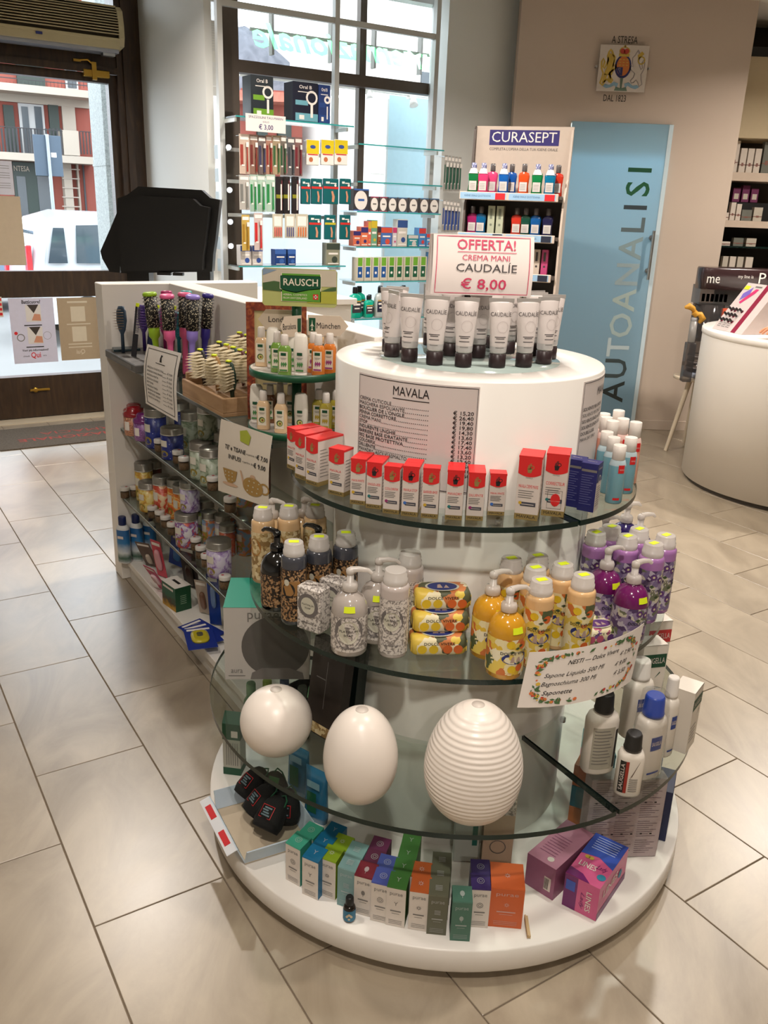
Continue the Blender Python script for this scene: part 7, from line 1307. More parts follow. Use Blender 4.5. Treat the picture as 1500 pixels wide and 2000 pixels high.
for i, (x0, y0, x1, y1, c1, c2) in enumerate(r1): hpack(x0, y0, x1, y1, 'brush', c1, c2, 'brownish toothbrush pack, %s in the top hanging row' % od(i, 8), 'toothbrush pack', b=BS-.03+.006*(i % 2), group='top row toothbrush packs')
for i, (x0, x1) in enumerate(((598, 624), (627, 653), (653, 680))): hpack(x0, 273, x1, 323, 'yellow', (224, 200, 30), (60, 80, 150), 'yellow and white plaster pack, %s of three' % od(i, 3), 'plaster pack', group='yellow plaster packs')
hpack(467, 342, 488, 410, 'brush', (176, 172, 166), (120, 120, 116), 'grey interdental brush pack at the left of the second row', 'toothbrush pack')
for i, (x0, x1) in enumerate(((488, 502), (502, 519), (519, 538))): hpack(x0, 341, x1, 414, 'brush', (170, 196, 180), (40, 130, 70), 'green-footed toothbrush pack, %s of three' % od(i, 3), 'toothbrush pack', b=BS-.03+.006*(i % 2), group='green toothbrush packs')
for i, (x0, x1) in enumerate(((539, 553), (554, 567), (571, 584))): hpack(x0, 345, x1, 418, 'dark', (34, 28, 30), (140, 140, 40), 'black toothbrush pack with olive band, %s of three' % od(i, 3), 'toothbrush pack', group='black toothbrush packs')
for i, (x0, x1) in enumerate(((588, 607), (608, 630), (631, 662), (664, 686))): hpack(x0, 349, x1, 399, 'card', (8, 92, 96), (200, 50, 46), 'teal foot-care pack in the second row, %s of four' % od(i, 4), 'foot-care pack', group='teal packs, second row')
hpack(472, 420, 488, 490, 'brush', (190, 160, 80), (160, 120, 40), 'gold and white toothbrush pack in the third row', 'toothbrush pack', b=BS-.075); hpack(496, 416, 514, 489, 'brush', (196, 180, 176), (190, 40, 40), 'red toothbrush blister in the third row', 'toothbrush pack', b=BS-.075)
for i, (x0, x1, c_, n) in enumerate(((532, 553, (206, 60, 50), 'red'), (556, 577, (90, 90, 140), 'violet'), (577, 602, (222, 110, 40), 'orange'))): hpack(x0, 418, x1, 465, 'kids', (196, 190, 170), c_, '%s floss-pick pack in the third row' % n, 'floss pack', group='floss-pick packs')
for i, (x0, x1) in enumerate(((603, 628), (634, 656), (664, 685))): hpack(x0, 420, x1, 468, 'card', (8, 92, 96), (200, 50, 46) if i != 1 else (190, 180, 50), 'teal foot-care pack in the third row, %s of three' % od(i, 3), 'foot-care pack', group='teal packs, third row')
sb = BS+.02
def sbox(x0, y0, x1, y1, z, c1, c2, label, cat='box', style='box', group=None, nm=None):
    a0, a1, z0, z1 = rct(x0, y0, x1, y1, BS-.03); w_ = (a1-a0)*.965; h_ = z1-z0; A_, B_ = mat('hp_%d_%d_%d' % c1, srgb(*c1), r=.4, var=.05), mat('hp_%d_%d_%d' % c2, srgb(*c2), r=.4, var=.05); q, p = MB(), MB(); q.box(-w_/2, w_/2, 0, .06, 0, h_, A_, ch=.001); f, f2 = flat(-.0006), flat(-.0012)
    if style == 'round': p.poly([(x-w_*.02, y+h_*.48) for x, y in circ(w_*.42, 20, ry=h_*.44)], PAPER, f); p.rect(-w_*.48, w_*.48, h_*.93, h_, B_, f); p.rect(-w_*.2, w_*.2, h_*.45, h_*.55, B_ if w_ > .1 else GREYINK, f2); p.rect(-w_*.48, w_*.48, 0, h_*.05, B_, f)
    elif style == 'tooth': p.rect(-w_*.30, w_*.30, h_*.62, h_*.98, B_, f); p.rect(-w_*.30, w_*.30, h_*.14, h_*.62, mat('tp_%d_%d_%d' % group[1], srgb(*group[1])), f); p.poly([(x, y+h_*.34) for x, y in circ(w_*.15, 10)], PAPER, f2); p.rect(-w_*.3, w_*.3, h_*.60, h_*.63, PAPER, f2)
    else: p.rect(-w_*.5, w_*.5, h_*.70, h_*.97, B_, f); p.rect(-w_*.35, w_*.35, h_*.48, h_*.56, PAPER, f); p.poly([(x+w_*.1, y+h_*.25) for x, y in circ(w_*.22, 10)], B_, f); p.rect(-w_*.4, w_*.4, h_*.05, h_*.10, PAPER, f2)
    put(tpl(nm or 'product_box', ('carton', q), ('print', p)), G((a0+a1)/2, BS-.03, z), YAW, label, cat, group[0] if isinstance(group, tuple) else group)
# top of rack: electric toothbrush boxes
def oralb(x0, y0, x1, y1, c1, c2, label, d=.12):
    a0, a1, z0, z1 = rct(x0, y0, x1, y1); w_, h_ = a1-a0, z1-z0; A_, B_ = mat('ob_%d_%d_%d' % c1, srgb(*c1), r=.35), mat('ob_%d_%d_%d' % c2, srgb(*c2), r=.35); q, p = MB(), MB(); q.box(-w_/2, w_/2, 0, d, 0, h_, A_, ch=.002); f, f2 = flat(-.0006), flat(-.0012)
    p.text('Oral B', h_*.12, PAPER, f, y=h_*.87, bold=.011, width=w_*.5); p.rect(-w_*.3, w_*.3, h_*.74, h_*.76, PAPER, f); p.rect(-w_*.4, w_*.5, .005, h_*.22, B_, f); p.rect(-w_*.4, w_*.1, h_*.42, h_*.54, B_, f); p.ring([(x+w_*.25, y+h_*.62) for x, y in circ(w_*.2, 14)], PAPER, .006, f); p.rect(w_*.2, w_*.3, h_*.12, h_*.45, PAPER, f2); p.rect(-w_*.25, -w_*.05, h_*.06, h_*.17, PAPER, f2)
    put(tpl('toothbrush_box', ('carton', q), ('print', p)), G((a0+a1)/2, BS-.03, 2.022), YAW, label, 'box', 'electric toothbrush boxes')
oralb(490, 143, 534, 226, (26, 36, 44), (110, 160, 40), 'dark toothbrush box with green panels, leftmost on the top shelf'); oralb(572, 154, 621, 232, (22, 26, 46), (110, 170, 186), 'dark navy toothbrush box with pale blue band, middle of the top shelf'); oralb(622, 157, 645, 233, (34, 56, 110), (40, 70, 130), 'narrow blue toothbrush box, rightmost on top shelf')
a0, a1, z0, z1 = rct(482, 224, 560, 258, BS-.09); o = tag(link('price_card', None), 'white price card reading 3,00 euro hung on the top glass shelf', 'price card'); o.location = G((a0+a1)/2, BS-.075, z0); o.rotation_euler = (0, 0, YAW); w_, h_ = a1-a0, z1-z0; mb = MB(); mb.box(-w_/2, w_/2, -.001, .001, 0, h_, PAPER); link('card', mb.mesh('card'), o); mb = MB(); IP = mat('indigo_ink', srgb(60, 46, 110)); mb.text('SPAZZOLINI TAU-MARIN', h_*.2, IP, flat(-.0016), y=h_*.82, bold=.01, width=w_*.86); mb.text('SOLO', h_*.14, IP, flat(-.0016), y=h_*.58, width=w_*.16); mb.text('€ 3,00', h_*.4, IP, flat(-.0016), y=h_*.27, bold=.013, width=w_*.36); link('print', mb.mesh('print'), o)
sbox(690, 366, 721, 409, 1.533, (60, 56, 60), (60, 100, 170), 'large grey box with white disc and blue mark', style='round')
for i, (x0, x1) in enumerate(((723, 740), (741, 757), (758, 776), (777, 796), (799, 817), (820, 838), (839, 858))): sbox(x0, 383, x1, 412, 1.533, (86, 80, 80), (160, 50, 80) if i < 2 else (70, 110, 150), 'small grey box with white disc, %s of seven' % od(i, 7), style='round', group='small round-disc boxes')
r5 = [(690, 449, 705, 479, (214, 110, 80), (60, 50, 110), 'short orange box'), (705, 441, 719, 479, (222, 120, 84), (60, 50, 110), 'taller orange box'), (719, 430, 725, 479, (214, 100, 80), (200, 170, 60), 'slim orange box'), (725, 428, 737, 479, (110, 160, 130), (206, 180, 50), 'green box with yellow cap band'), (738, 440, 744, 479, (150, 90, 60), (60, 40, 60), 'slim brown box'), (744, 441, 766, 479, (70, 110, 176), (206, 80, 60), 'blue box with red band'), (767, 441, 775, 479, (206, 200, 206), (190, 60, 110), 'slim white and pink box'), (776, 426, 796, 479, (206, 200, 190), (50, 80, 140), 'tall white box with blue top'), (797, 457, 817, 480, (40, 140, 150), (206, 200, 196), 'low teal box'), (818, 443, 832, 480, (70, 130, 190), (200, 60, 60), 'blue toothpaste box with red top'), (833, 454, 843, 480, (80, 140, 190), (200, 70, 66), 'shorter blue toothpaste box')]
for (x0, y0, x1, y1, c1, c2, n) in r5: sbox(x0, y0, x1, y1, 1.318, c1, c2, n+' on the fourth glass shelf')
for i in range(9): x0 = 696+15.4*i; sbox(x0, 498, x0+14.6, 544, 1.10, (206, 198, 180), (110, 170, 50), 'lime-topped %s toothpaste box, %s of nine' % ('blue' if i < 4 else 'green', od(i, 9)), style='tooth', group=('toothpaste boxes on the fifth shelf', (30, 84, 150) if i < 4 else (20, 90, 60)))
sbox(840, 492, 848, 546, 1.10, (30, 110, 160), (200, 120, 60), 'slim blue box at the right end of the fifth shelf')
def mouthwash(c_, h_, w_, capc, labc, nm='mouthwash_bottle'):
    m = mat('mw_%d_%d_%d' % c_, srgb(*c_), r=.12, coat=.6, var=.05); b = MB(); b.loft([(0, w_*.46, w_*.28, 4), (.004, w_*.5, w_*.3, 4), (h_*.60, w_*.5, w_*.3, 4), (h_*.72, w_*.44, w_*.27, 3), (h_*.78, w_*.2, w_*.2), (h_*.80, w_*.17, w_*.17)], m, n=24); c2 = MB(); c2.lathe([(w_*.19, h_*.80), (w_*.21, h_*.81), (w_*.20, h_*.97), (w_*.17, h_)], mat('mwc_%d_%d_%d' % capc, srgb(*capc), r=.4), n=16); l = MB(); f = flat(-w_*.3-.0008); l.rect(-w_*.40, w_*.40, h_*.18, h_*.52, mat('mwl_%d_%d_%d' % labc, srgb(*labc), r=.4), f); f2 = flat(-w_*.3-.0014); l.rect(-w_*.3, w_*.3, h_*.42, h_*.48, PAPER, f2); l.rect(-w_*.2, w_*.25, h_*.30, h_*.34, PAPER, f2); l.rect(-w_*.36, w_*.36, h_*.53, h_*.57, mat('mw_gold', srgb(190, 150, 60)), f2); return tpl(nm, ('bottle', b), ('cap', c2), ('label', l))
LG_ = mouthwash((20, 176, 150), .20, .085, (26, 26, 30), (60, 60, 66)); LS_ = mouthwash((20, 176, 150), .145, .065, (26, 26, 30), (60, 60, 66)); LW_ = mouthwash((190, 196, 196), .20, .075, (26, 26, 30), (40, 44, 66)); LP_ = mouthwash((120, 90, 170), .20, .075, (26, 26, 30), (60, 50, 90))
for i, (t, x, dz, n) in enumerate(((LG_, 693, 0, 'large mint-green mouthwash bottle, left'), (LG_, 710, .06, 'large mint-green mouthwash bottle, right'), (LS_, 719, 0, 'small mint-green mouthwash bottle, left'), (LS_, 729, .05, 'small mint-green mouthwash bottle, right'), (LW_, 741, .0, 'clear mouthwash bottle, left'), (LW_, 751, .06, 'clear mouthwash bottle, right'), (LP_, 783, 0, 'violet mouthwash bottle behind the tubes, left'), (LP_, 796, .06, 'violet mouthwash bottle behind the tubes, right'))): a_, _ = PB(x, 600, BS); put(t, G(a_, BS+dz, .859), YAW, n+' on the lowest shelf', 'bottle', 'mouthwash bottles in the window rack')
for i, (x0, x1) in enumerate(((470, 492), (493, 514))): sbox(x0, 506, x1, 545, 1.20, (206, 200, 196), (50, 80, 150), 'white and blue pack low in the rack, %s' % ('left' if i == 0 else 'right'), group='low blue packs')
for i, (x0, x1) in enumerate(((537, 559), (562, 578))): sbox(x0, 499, x1, 530, 1.20, (30, 66, 130), (60, 100, 170), 'royal blue box low in the rack, %s' % ('left' if i == 0 else 'right'), group='low royal boxes')
sbox(637, 502, 664, 545, 1.20, (140, 140, 120), (60, 70, 60), 'grey-green box low in the rack by the middle post')
for row, (y0, y1, c_, n) in enumerate(((303, 374, (30, 90, 70), 'green'), (390, 453, (40, 74, 150), 'blue'))):
    for j in range(5): x0 = 867-3*row+6.6*j; hpack(x0, y0+j, x0+6.2, y1, 'brush', (170, 166, 160), c_, '%s single toothbrush on the right post, %s of five' % (n, od(j, 5)), 'toothbrush', b=BS-.05, group='%s single toothbrushes' % n)
# ================================================================== mouthwash display stand
CP, CF = Vector((.675, 5.40)), R(-15); cu = Vector((math.cos(CF), math.sin(CF)))
def PCu(x, y):
    d = ray(x, y); n = Vector((-cu.y, cu.x)); t = CP.dot(n)/(d.x*n.x+d.y*n.y); q = EYEP+d*t; return (Vector((q.x, q.y))-CP).dot(cu), q.z
DKG = mat('stand_dark_grey', srgb(86, 76, 70), r=.5); STW = mat('stand_cream', srgb(206, 190, 176), r=.5)
cs_ = tag(link('mouthwash_stand', None), 'tall cardboard mouthwash display with cream header and grey shelves', 'display stand'); cs_.location = (CP.x, CP.y, 0); cs_.rotation_euler = (0, 0, CF)
x0, zt_ = PCu(918, 238); x1, _ = PCu(1116, 240); hz = PCu(1000, 372)[1]
mb = MB(); mb.box(x0, x1, .24, .27, 0, zt_, STW); link('back_board', mb.mesh('back_board'), cs_)
for x in (x0-.01, x1-.01): mb = MB(); mb.prism([(.0, .06), (.25, .06), (.25, zt_-.0), (.21, zt_-.02), (.17, 1.75), (.02, 1.60), (0, 1.4)], x, x+.012, DKG if x < 0 else STW, T=Matrix(((0, 0, 1, 0), (1, 0, 0, 0), (0, 1, 0, 0), (0, 0, 0, 1)))); link('side_panel', mb.mesh('side_panel'), cs_)
mb = MB(); mb.box(x0+.002, x1-.01, .225, .24, 0, 1.62, DKG); link('grey_liner', mb.mesh('grey_liner'), cs_)
for k, zz in enumerate((1.665, 1.437, 1.215, .98, .74, .5)):
    mb = MB(); mb.box(x0-.02, x1-.012, -.02, .225, zz-.03, zz-.012, DKG); s_ = link('shelf', mb.mesh('shelf'), cs_); mb = MB(); mb.box(x0-.03, x1-.03, -.034, -.02, zz-.045, zz+.0, STW, ch=.003); e = link('price_rail', mb.mesh('price_rail'), s_)
    if k < 4:
        mb = MB(); W_ = x1-x0; LB_ = mat('rail_blue', srgb(150, 186, 216)); RBX = RED if k == 0 else mat('rail_navy', srgb(34, 40, 60)); f, f2 = flat(-.0348), flat(-.0354)
        for h in (0, 1): xa = x0-.025+h*(W_*.5-.002); mb.rect(xa, xa+W_*.47, zz-.040, zz-.004, LB_, f); mb.rect(xa+W_*.36, xa+W_*.46, zz-.040, zz-.005, RBX, f2); mb.text('IGIENE ORALE QUOTIDIANA', .016, mat('rail_ink', srgb(70, 110, 150)), f2, x=xa+W_*.18, y=zz-.022, width=W_*.27)
        link('label_print', mb.mesh('label_print'), e)
(hx0, hz1), (hx1, hz0) = PCu(944, 242), PCu(1087, 272); mb = MB(); f, f2 = flat(.2394), flat(.2388); q0x, q1x = x0+(x1-x0)*.14, x0+(x1-x0)*.86; z1h, z0h = zt_-.02, zt_-.105
mb.rect(q0x, q1x, z0h, z1h, mat('curasept_indigo', srgb(46, 36, 112)), f); mb.text('CURASEPT', .082, PAPER, f2, x=(q0x+q1x)/2, y=(z0h+z1h)/2, width=(q1x-q0x)*.93); mb.text("COMPLETA L'OPERA DELLA TUA IGIENE ORALE", .022, INK, f, x=(q0x+q1x)/2, y=z0h-.022, width=(q1x-q0x)*.98); link('header_print', mb.mesh('header_print'), cs_)
def cura(c_, collar=True, h_=.172):
    m = mat('cu_%d_%d_%d' % c_, srgb(*c_), r=.12, coat=.6, var=.05); w_ = .066; b = MB(); b.loft([(0, w_*.46, .017, 3), (.003, w_*.5, .018, 3), (h_*.3, w_*.42, .018, 3), (h_*.62, w_*.5, .018, 3), (h_*.70, w_*.44, .016, 2.5), (h_*.74, .012, .012), (h_*.76, .011, .011)], m, n=22); c2 = MB(); c2.lathe([(.0135, h_*.75), (.015, h_*.76), (.015, h_*.98), (.012, h_)], pat('cura_cap', [(.4, srgb(206, 206, 216)), (.55, srgb(60, 70, 140))], 120, 'noise', r=.3) if collar else mat('cu_cap_dark', srgb(90, 84, 84), r=.2, coat=.4), n=18); l = MB(); f = flat(-.0188); l.rect(-w_*.33, w_*.33, h_*.12, h_*.50, mat('cura_label', srgb(206, 200, 196)), f); f2 = flat(-.0194); l.rect(-w_*.33, w_*.33, h_*.42, h_*.5, m, f2); [l.rect(-w_*.25, w_*.2, h_*(.18+.05*k), h_*(.19+.05*k), GREYINK, f2) for k in range(4)]
    parts = [('bottle', b), ('cap', c2), ('label', l)]
    if collar: t = MB(); t.add([(-.026, -.020, h_*.66), (.026, -.020, h_*.66), (.016, -.016, h_*.82), (-.016, -.016, h_*.82), (-.026, .020, h_*.66), (.026, .020, h_*.66), (.016, .016, h_*.82), (-.016, .016, h_*.82)], [[0, 1, 2, 3], [5, 4, 7, 6], [1, 5, 6, 2], [4, 0, 3, 7]], PAPER); parts.append(('neck_tag', t))
    return tpl('mouthwash_bottle', *parts)
def cput(t, x, zz, label, dy=.03, group=None, cat='bottle', rz=0.0):
    u, _ = PCu(x, 400); p = Vector((CP.x, CP.y))+cu*u+Vector((-cu.y, cu.x))*dy; put(t, (p.x, p.y, zz-.012), CF+rz, label, cat, group)
top = [(920, (20, 110, 60), 'green', 1, 0), (939, (206, 60, 110), 'pink', 1, 0), (954, (214, 70, 120), 'pink', 0, .05), (979, (20, 90, 170), 'blue', 1, 0), (1018, (214, 76, 30), 'orange-red', 0, 0), (1044, (16, 120, 66), 'emerald', 1, 0), (1069, (10, 110, 150), 'sea-blue', 1, 0), (1082, (196, 50, 30), 'red', 0, .06), (991, (20, 80, 160), 'dark blue', 0, .06)]
for i, (x, c_, n, col_, dy) in enumerate(top): cput(cura(c_, bool(col_)) if True else None, x, 1.665, '%s mouthwash bottle on the stand upper shelf, %s' % (n, od(sorted(q[0] for q in top).index(x), len(top))), dy=.03+dy, group='upper shelf mouthwash')
mid = [(921, (150, 30, 90), 'magenta', 0), (938, (10, 90, 140), 'blue', 0), (1009, (190, 50, 36), 'red', 0), (1027, (16, 70, 56), 'dark green', 0), (1047, (14, 84, 150), 'cobalt', 0), (1071, (30, 30, 70), 'navy', 0)]
for i, (x, c_, n, _) in enumerate(mid): cput(cura(c_, False, .16), x, 1.437, '%s mouthwash bottle on the stand second shelf' % n, dy=.06, group='second shelf mouthwash')
def cbox(c_, w_, h_, pc):
    q, p = MB(), MB(); q.box(-w_/2, w_/2, 0, .06, 0, h_, mat('cb_%d_%d_%d' % c_, srgb(*c_), r=.5), ch=.001); p.rect(-w_*.2, w_*.15, h_*.55, h_*.9, mat('cbp_%d_%d_%d' % pc, srgb(*pc)), flat(-.0006)); p.poly([(x, y+h_*.35) for x, y in circ(w_*.18, 8)], mat('cbp_%d_%d_%d' % pc, srgb(*pc)), flat(-.0006)); return tpl('toothpaste_carton', ('carton', q), ('print', p))
for i, x in enumerate((959, 976)): cput(cbox((176, 180, 156), .042, .165, (120, 126, 110)), x, 1.437, 'pale green carton on the stand second shelf, %s' % ('left' if i == 0 else 'right'), dy=.04, cat='carton', group='pale green cartons')
for i, (x, c_, n) in enumerate(((1004, (206, 190, 176), 'cream'), (1028, (212, 196, 182), 'cream'), (1043, (210, 190, 176), 'cream'), (1056, (206, 190, 174), 'cream'), (1072, (190, 70, 120), 'pink'))): cput(cbox(c_, .038, .150, (70, 64, 64)), x, 1.215, '%s carton on the stand third shelf, %s' % (n, od(i, 5)), dy=.05, cat='carton', group='third shelf cartons')
for i, x in enumerate((1024, 1044, 1062)): cput(cbox((206, 200, 190), .05, .13, (60, 110, 160)), x, .98, 'white carton on the stand fourth shelf, %s' % od(i, 3), dy=.05, cat='carton', group='fourth shelf cartons')
# ================================================================== right counter goods and stool
st2 = tag(link('stool', None), 'pale round wooden stool with splayed legs behind the counter', 'stool'); sx = PY(1368, 735, 6.02); SZ = sx[1]; st2.location = (2.16, 6.02, 0); SW = mat('stool_wood', srgb(206, 190, 166), r=.5)
mb = MB(); mb.lathe([(.16, SZ-.02), (.17, SZ-.018), (.17, SZ-.002), (.165, SZ)], SW, n=36); link('seat', mb.mesh('seat'), st2)
for k in range(3):
    an = R(200+120*k); mb = MB(); mb.tube([(.07*math.cos(an), .07*math.sin(an), SZ-.02), (.19*math.cos(an), .19*math.sin(an), 0)], [.018, .013], SW, n=10); link('leg', mb.mesh('leg'), st2)
dm = tag(link('makeup_display', None), 'grey acrylic make-up display with dark header on the stool', 'display'); dm.location = (2.16, 6.02, SZ+.001); GA_ = glass('smoke_acrylic', (.62, .60, .60), rough=.08, milk=.35, milkc=srgb(110, 106, 106)); DH = mat('plum_header', srgb(56, 36, 38), r=.25, coat=.4)
ztop = PY(1400, 522, 6.02)[1]-SZ; mb = MB(); mb.lathe([(.11, 0), (.115, .004), (.115, .03), (.105, .034)], mat('display_base', srgb(130, 136, 150), r=.3), n=32); link('base', mb.mesh('base'), dm)
mb = MB(); mb.lathe([(.095, .034), (.095, ztop-.24)], GA_, n=24); link('lower_column', mb.mesh('lower_column'), dm)
mb = MB(); mb.box(-.10, .34, -.06, .10, ztop-.24, ztop-.12, GA_); mb.box(-.10, .34, .04, .05, ztop-.5, ztop-.24, GA_); link('tray_case', mb.mesh('tray_case'), dm)
mb = MB(); mb.loft([(ztop-.14, .24, .10, 4, .13), (ztop-.01, .24, .10, 4, .13), (ztop, .235, .095, 4, .13)], DH, n=32); h_ = link('header', mb.mesh('header'), dm); mb = MB(); mb.text('me', .09, PAPER, lambda u, v: (-.04+u, -.102, ztop-.07+v), width=.085); mb.text('my line is', .03, PAPER, lambda u, v: (.17+u, -.102, ztop-.05+v), width=.10); mb.text('P', .10, PAPER, lambda u, v: (.28+u, -.102, ztop-.06+v), width=.045); link('print', mb.mesh('print'), h_)
mb = MB()
for k in range(12): mb.box(-.085+.03*(k % 6), -.068+.03*(k % 6), -.07, -.06, ztop-.22+.0, ztop-.17, mat('swatch_%d' % (k % 3), srgb(*((70, 60, 60), (120, 112, 110), (150, 90, 80))[k % 3])))
for z in (.06, .10, .14): m2 = MB(); m2.lathe([(.098, z), (.100, z+.004), (.098, z+.008)], mat('swatch_1', srgb(120, 112, 110)), n=24, cap=False); link('ring', m2.mesh('ring'), dm)
mb.box(.06, .10, -.066, -.06, ztop-.34, ztop-.26, mat('swatch_orange', srgb(206, 84, 50))); link('swatch_row', mb.mesh('swatch_row'), dm)
bw = tag(link('ribbon_bow', None), 'yellow-orange twisted ribbon bow by the make-up display', 'ribbon'); bx_, bz_ = PY(1358, 612, 5.80); bw.location = (bx_, 5.80, bz_); YB = mat('amber_ribbon', srgb(206, 150, 50), r=.5, var=.2, vs=40)
for nm, pts, rr in (('loop', [(-.075, 0, .035), (-.05, -.01, .045), (-.02, 0, .03), (.0, 0, .0)], [.008, .022, .018, .010]), ('knot', [(-.012, -.004, .008), (.012, -.004, -.012)], [.020, .020]), ('loop', [(.0, 0, 0), (.03, -.01, -.005), (.05, -.01, -.03), (.035, 0, -.06)], [.010, .020, .022, .012])): mb = MB(); mb.tube(pts, rr, YB, n=10); link(nm, mb.mesh(nm), bw)
cb2 = tag(link('tester_tube', None), 'grey tester tube under the yellow ribbon bow', 'tube'); cb2.location = (bx_-.0, 5.80, SZ+.26); mb = MB(); mb.lathe([(.022, 0), (.024, .004), (.024, bz_-SZ-.26-.05)], mat('tester_grey', srgb(140, 136, 132), r=.3), n=18); link('tube', mb.mesh('tube'), cb2); mb = MB(); zz = bz_-SZ-.26-.05; mb.lathe([(.018, zz), (.02, zz+.003), (.02, zz+.02), (.016, zz+.024)], mat('tester_cap', srgb(176, 176, 178), r=.3), n=18); link('cap', mb.mesh('cap'), cb2); mb = MB(); mb.box(-.03, .03, -.03, .03, -.26, 0, GA_, ch=.004); link('holder', mb.mesh('holder'), cb2)
np_ = tag(link('nail_polish_display', None), 'slanted white nail polish display with magenta stripe on the right counter', 'display'); zc_ = .938; qa, qb = P(1391, 641, zc_), P(1440, 652, zc_); np_.location = qa; np_.rotation_euler = (0, 0, math.atan2((qb-qa).y, (qb-qa).x)); wN = .28; hN = .27; dN = .20
SL = Matrix.Rotation(math.atan2(hN, dN)-R(90), 4, 'X')
mb = MB(); mb.prism([(0, 0), (dN, 0), (dN, hN)], 0, wN, mat('display_white', srgb(214, 200, 196), r=.4), T=Matrix(((0, 0, 1, 0), (1, 0, 0, 0), (0, 1, 0, 0), (0, 0, 0, 1)))); w0 = link('wedge', mb.mesh('wedge'), np_)
sl = math.hypot(dN, hN); fS = lambda k: (lambda u, v: (u, v*dN/sl-.0008*k*hN/sl, v*hN/sl+.0008*k*dN/sl)); MG = mat('magenta_band', srgb(140, 20, 56)); mb = MB(); mb.rect(.175, .215, .0, sl, MG, fS(1)); mb.poly([(.05, .20), (.07, .19), (.13, .27), (.14, .30), (.11, .30)], mat('nail_pink', srgb(206, 50, 110)), fS(1)); mb.poly([(.04, .21), (.09, .26), (.08, .31), (.03, .26)], mat('nail_violet', srgb(120, 100, 190)), fS(1.4)); mb.rect(.005, .05, .29, .315, NEONY, fS(2)); [mb.rect(.02+.04*(k % 3), .05+.04*(k % 3), .025+.012*(k//3), .029+.012*(k//3), GREYINK, fS(1)) for k in range(9)]; mb.rect(.09, .15, .31, .32, GREYINK, fS(1)); link('print', mb.mesh('print'), w0)
for r_ in range(3):
    for c_ in range(4):
        u, v = .030+.032*c_+.008*r_, .065+.038*r_; p = fS(6)(u, v); mb = MB(); mb.lathe([(.006, 0), (.007, .002), (.007, .022), (.0055, .024)], mat('polish_cap', srgb(24, 16, 18), r=.2, coat=.4), n=10, T=Matrix.Translation(p) @ Matrix.Rotation(R(50), 4, 'X')); b_ = link('polish_bottle', mb.mesh('polish_bottle'), np_); mb = MB(); mb.lathe([(.009, -.014), (.010, -.012), (.010, -.002), (.006, 0)], mat('polish_%d' % ((r_+c_) % 3), srgb(*((120, 20, 50), (206, 200, 200), (90, 20, 40))[(r_+c_) % 3]), r=.15), n=10, T=Matrix.Translation(p) @ Matrix.Rotation(R(50), 4, 'X')); link('polish', mb.mesh('polish'), b_)
hm = tag(link('mannequin_hand', None), 'flesh-coloured mannequin hand lying on the right counter at photo edge', 'mannequin hand'); hq = P(1496, 662, zc_); hm.location = (hq.x+.03, hq.y, zc_+.001); FLESH = mat('mannequin_flesh', srgb(214, 150, 116), r=.35)
me = bpy.data.meshes.new('hand'); sk = [(.14, 0, .05), (.08, 0, .05), (.03, 0, .055), (.0, .025, .06), (-.035, .030, .05), (-.06, .032, .03), (.0, .008, .062), (-.042, .010, .052), (-.07, .010, .028), (.0, -.010, .06), (-.040, -.012, .05), (-.065, -.014, .026), (.002, -.026, .056), (-.028, -.032, .046), (-.048, -.034, .026), (.05, .032, .045), (.015, .05, .03), (-.01, .052, .018)]
ed = [(0, 1), (1, 2), (2, 3), (3, 4), (4, 5), (2, 6), (6, 7), (7, 8), (2, 9), (9, 10), (10, 11), (2, 12), (12, 13), (13, 14), (1, 15), (15, 16), (16, 17)]; me.from_pydata(sk, ed, []); ob = link('hand', me, hm); ob.data.materials.append(FLESH); md = ob.modifiers.new('skin', 'SKIN'); rads = [.026, .030, .028, .010, .0085, .0065, .0105, .009, .0065, .010, .0085, .0065, .009, .0075, .006, .014, .0095, .007]
for i, v in enumerate(me.skin_vertices[0].data): v.radius = (rads[i]*1.0, rads[i]*(.62 if i in (0, 1, 2) else 1)); v.use_root = i == 0
sd = ob.modifiers.new('sub', 'SUBSURF'); sd.levels = 2; sd.render_levels = 2

# ------------------------------------------------------------------ let the goods stand clear of each other
def keep(o, r):
    p = o.location; z = p.z; v = Vector((p.x, p.y))-DC; L = v.length
    lim = {round(Z2, 2): R2, round(Z1, 2): R1}.get(round(z, 2))
    if abs(z-ZT) < .01:
        if L > .19: v *= .19/L; p.x, p.y = DC.x+v.x, DC.y+v.y
        return
    if abs(z-ZU) < .01 or abs(z-ZL) < .01:
        q = Vector((p.x-RX.x, p.y-RX.y)); R0 = (ru if abs(z-ZU) < .01 else rl)-.004-r; d = q.length
        if d > R0: q *= R0/d
        elif d < .014+r: q *= (.014+r)/max(d, 1e-4)
        p.x, p.y = RX.x+q.x, RX.y+q.y; return
    if lim and L < RD+r+.002 and (abs(z-Z1) < .004 or abs(z-Z2) < .0013): v *= (RD+r+.002)/L; p.x, p.y = DC.x+v.x, DC.y+v.y; return
    a, b = p.x*cs+p.y*sn, -p.x*sn+p.y*cs
    if b > 2.0 and a < 1.3:
        a = min(a, 1.172-r); b = min(b, GB1-.002-r); q = G(a, b); p.x, p.y = q.x, q.y
settle(keep)
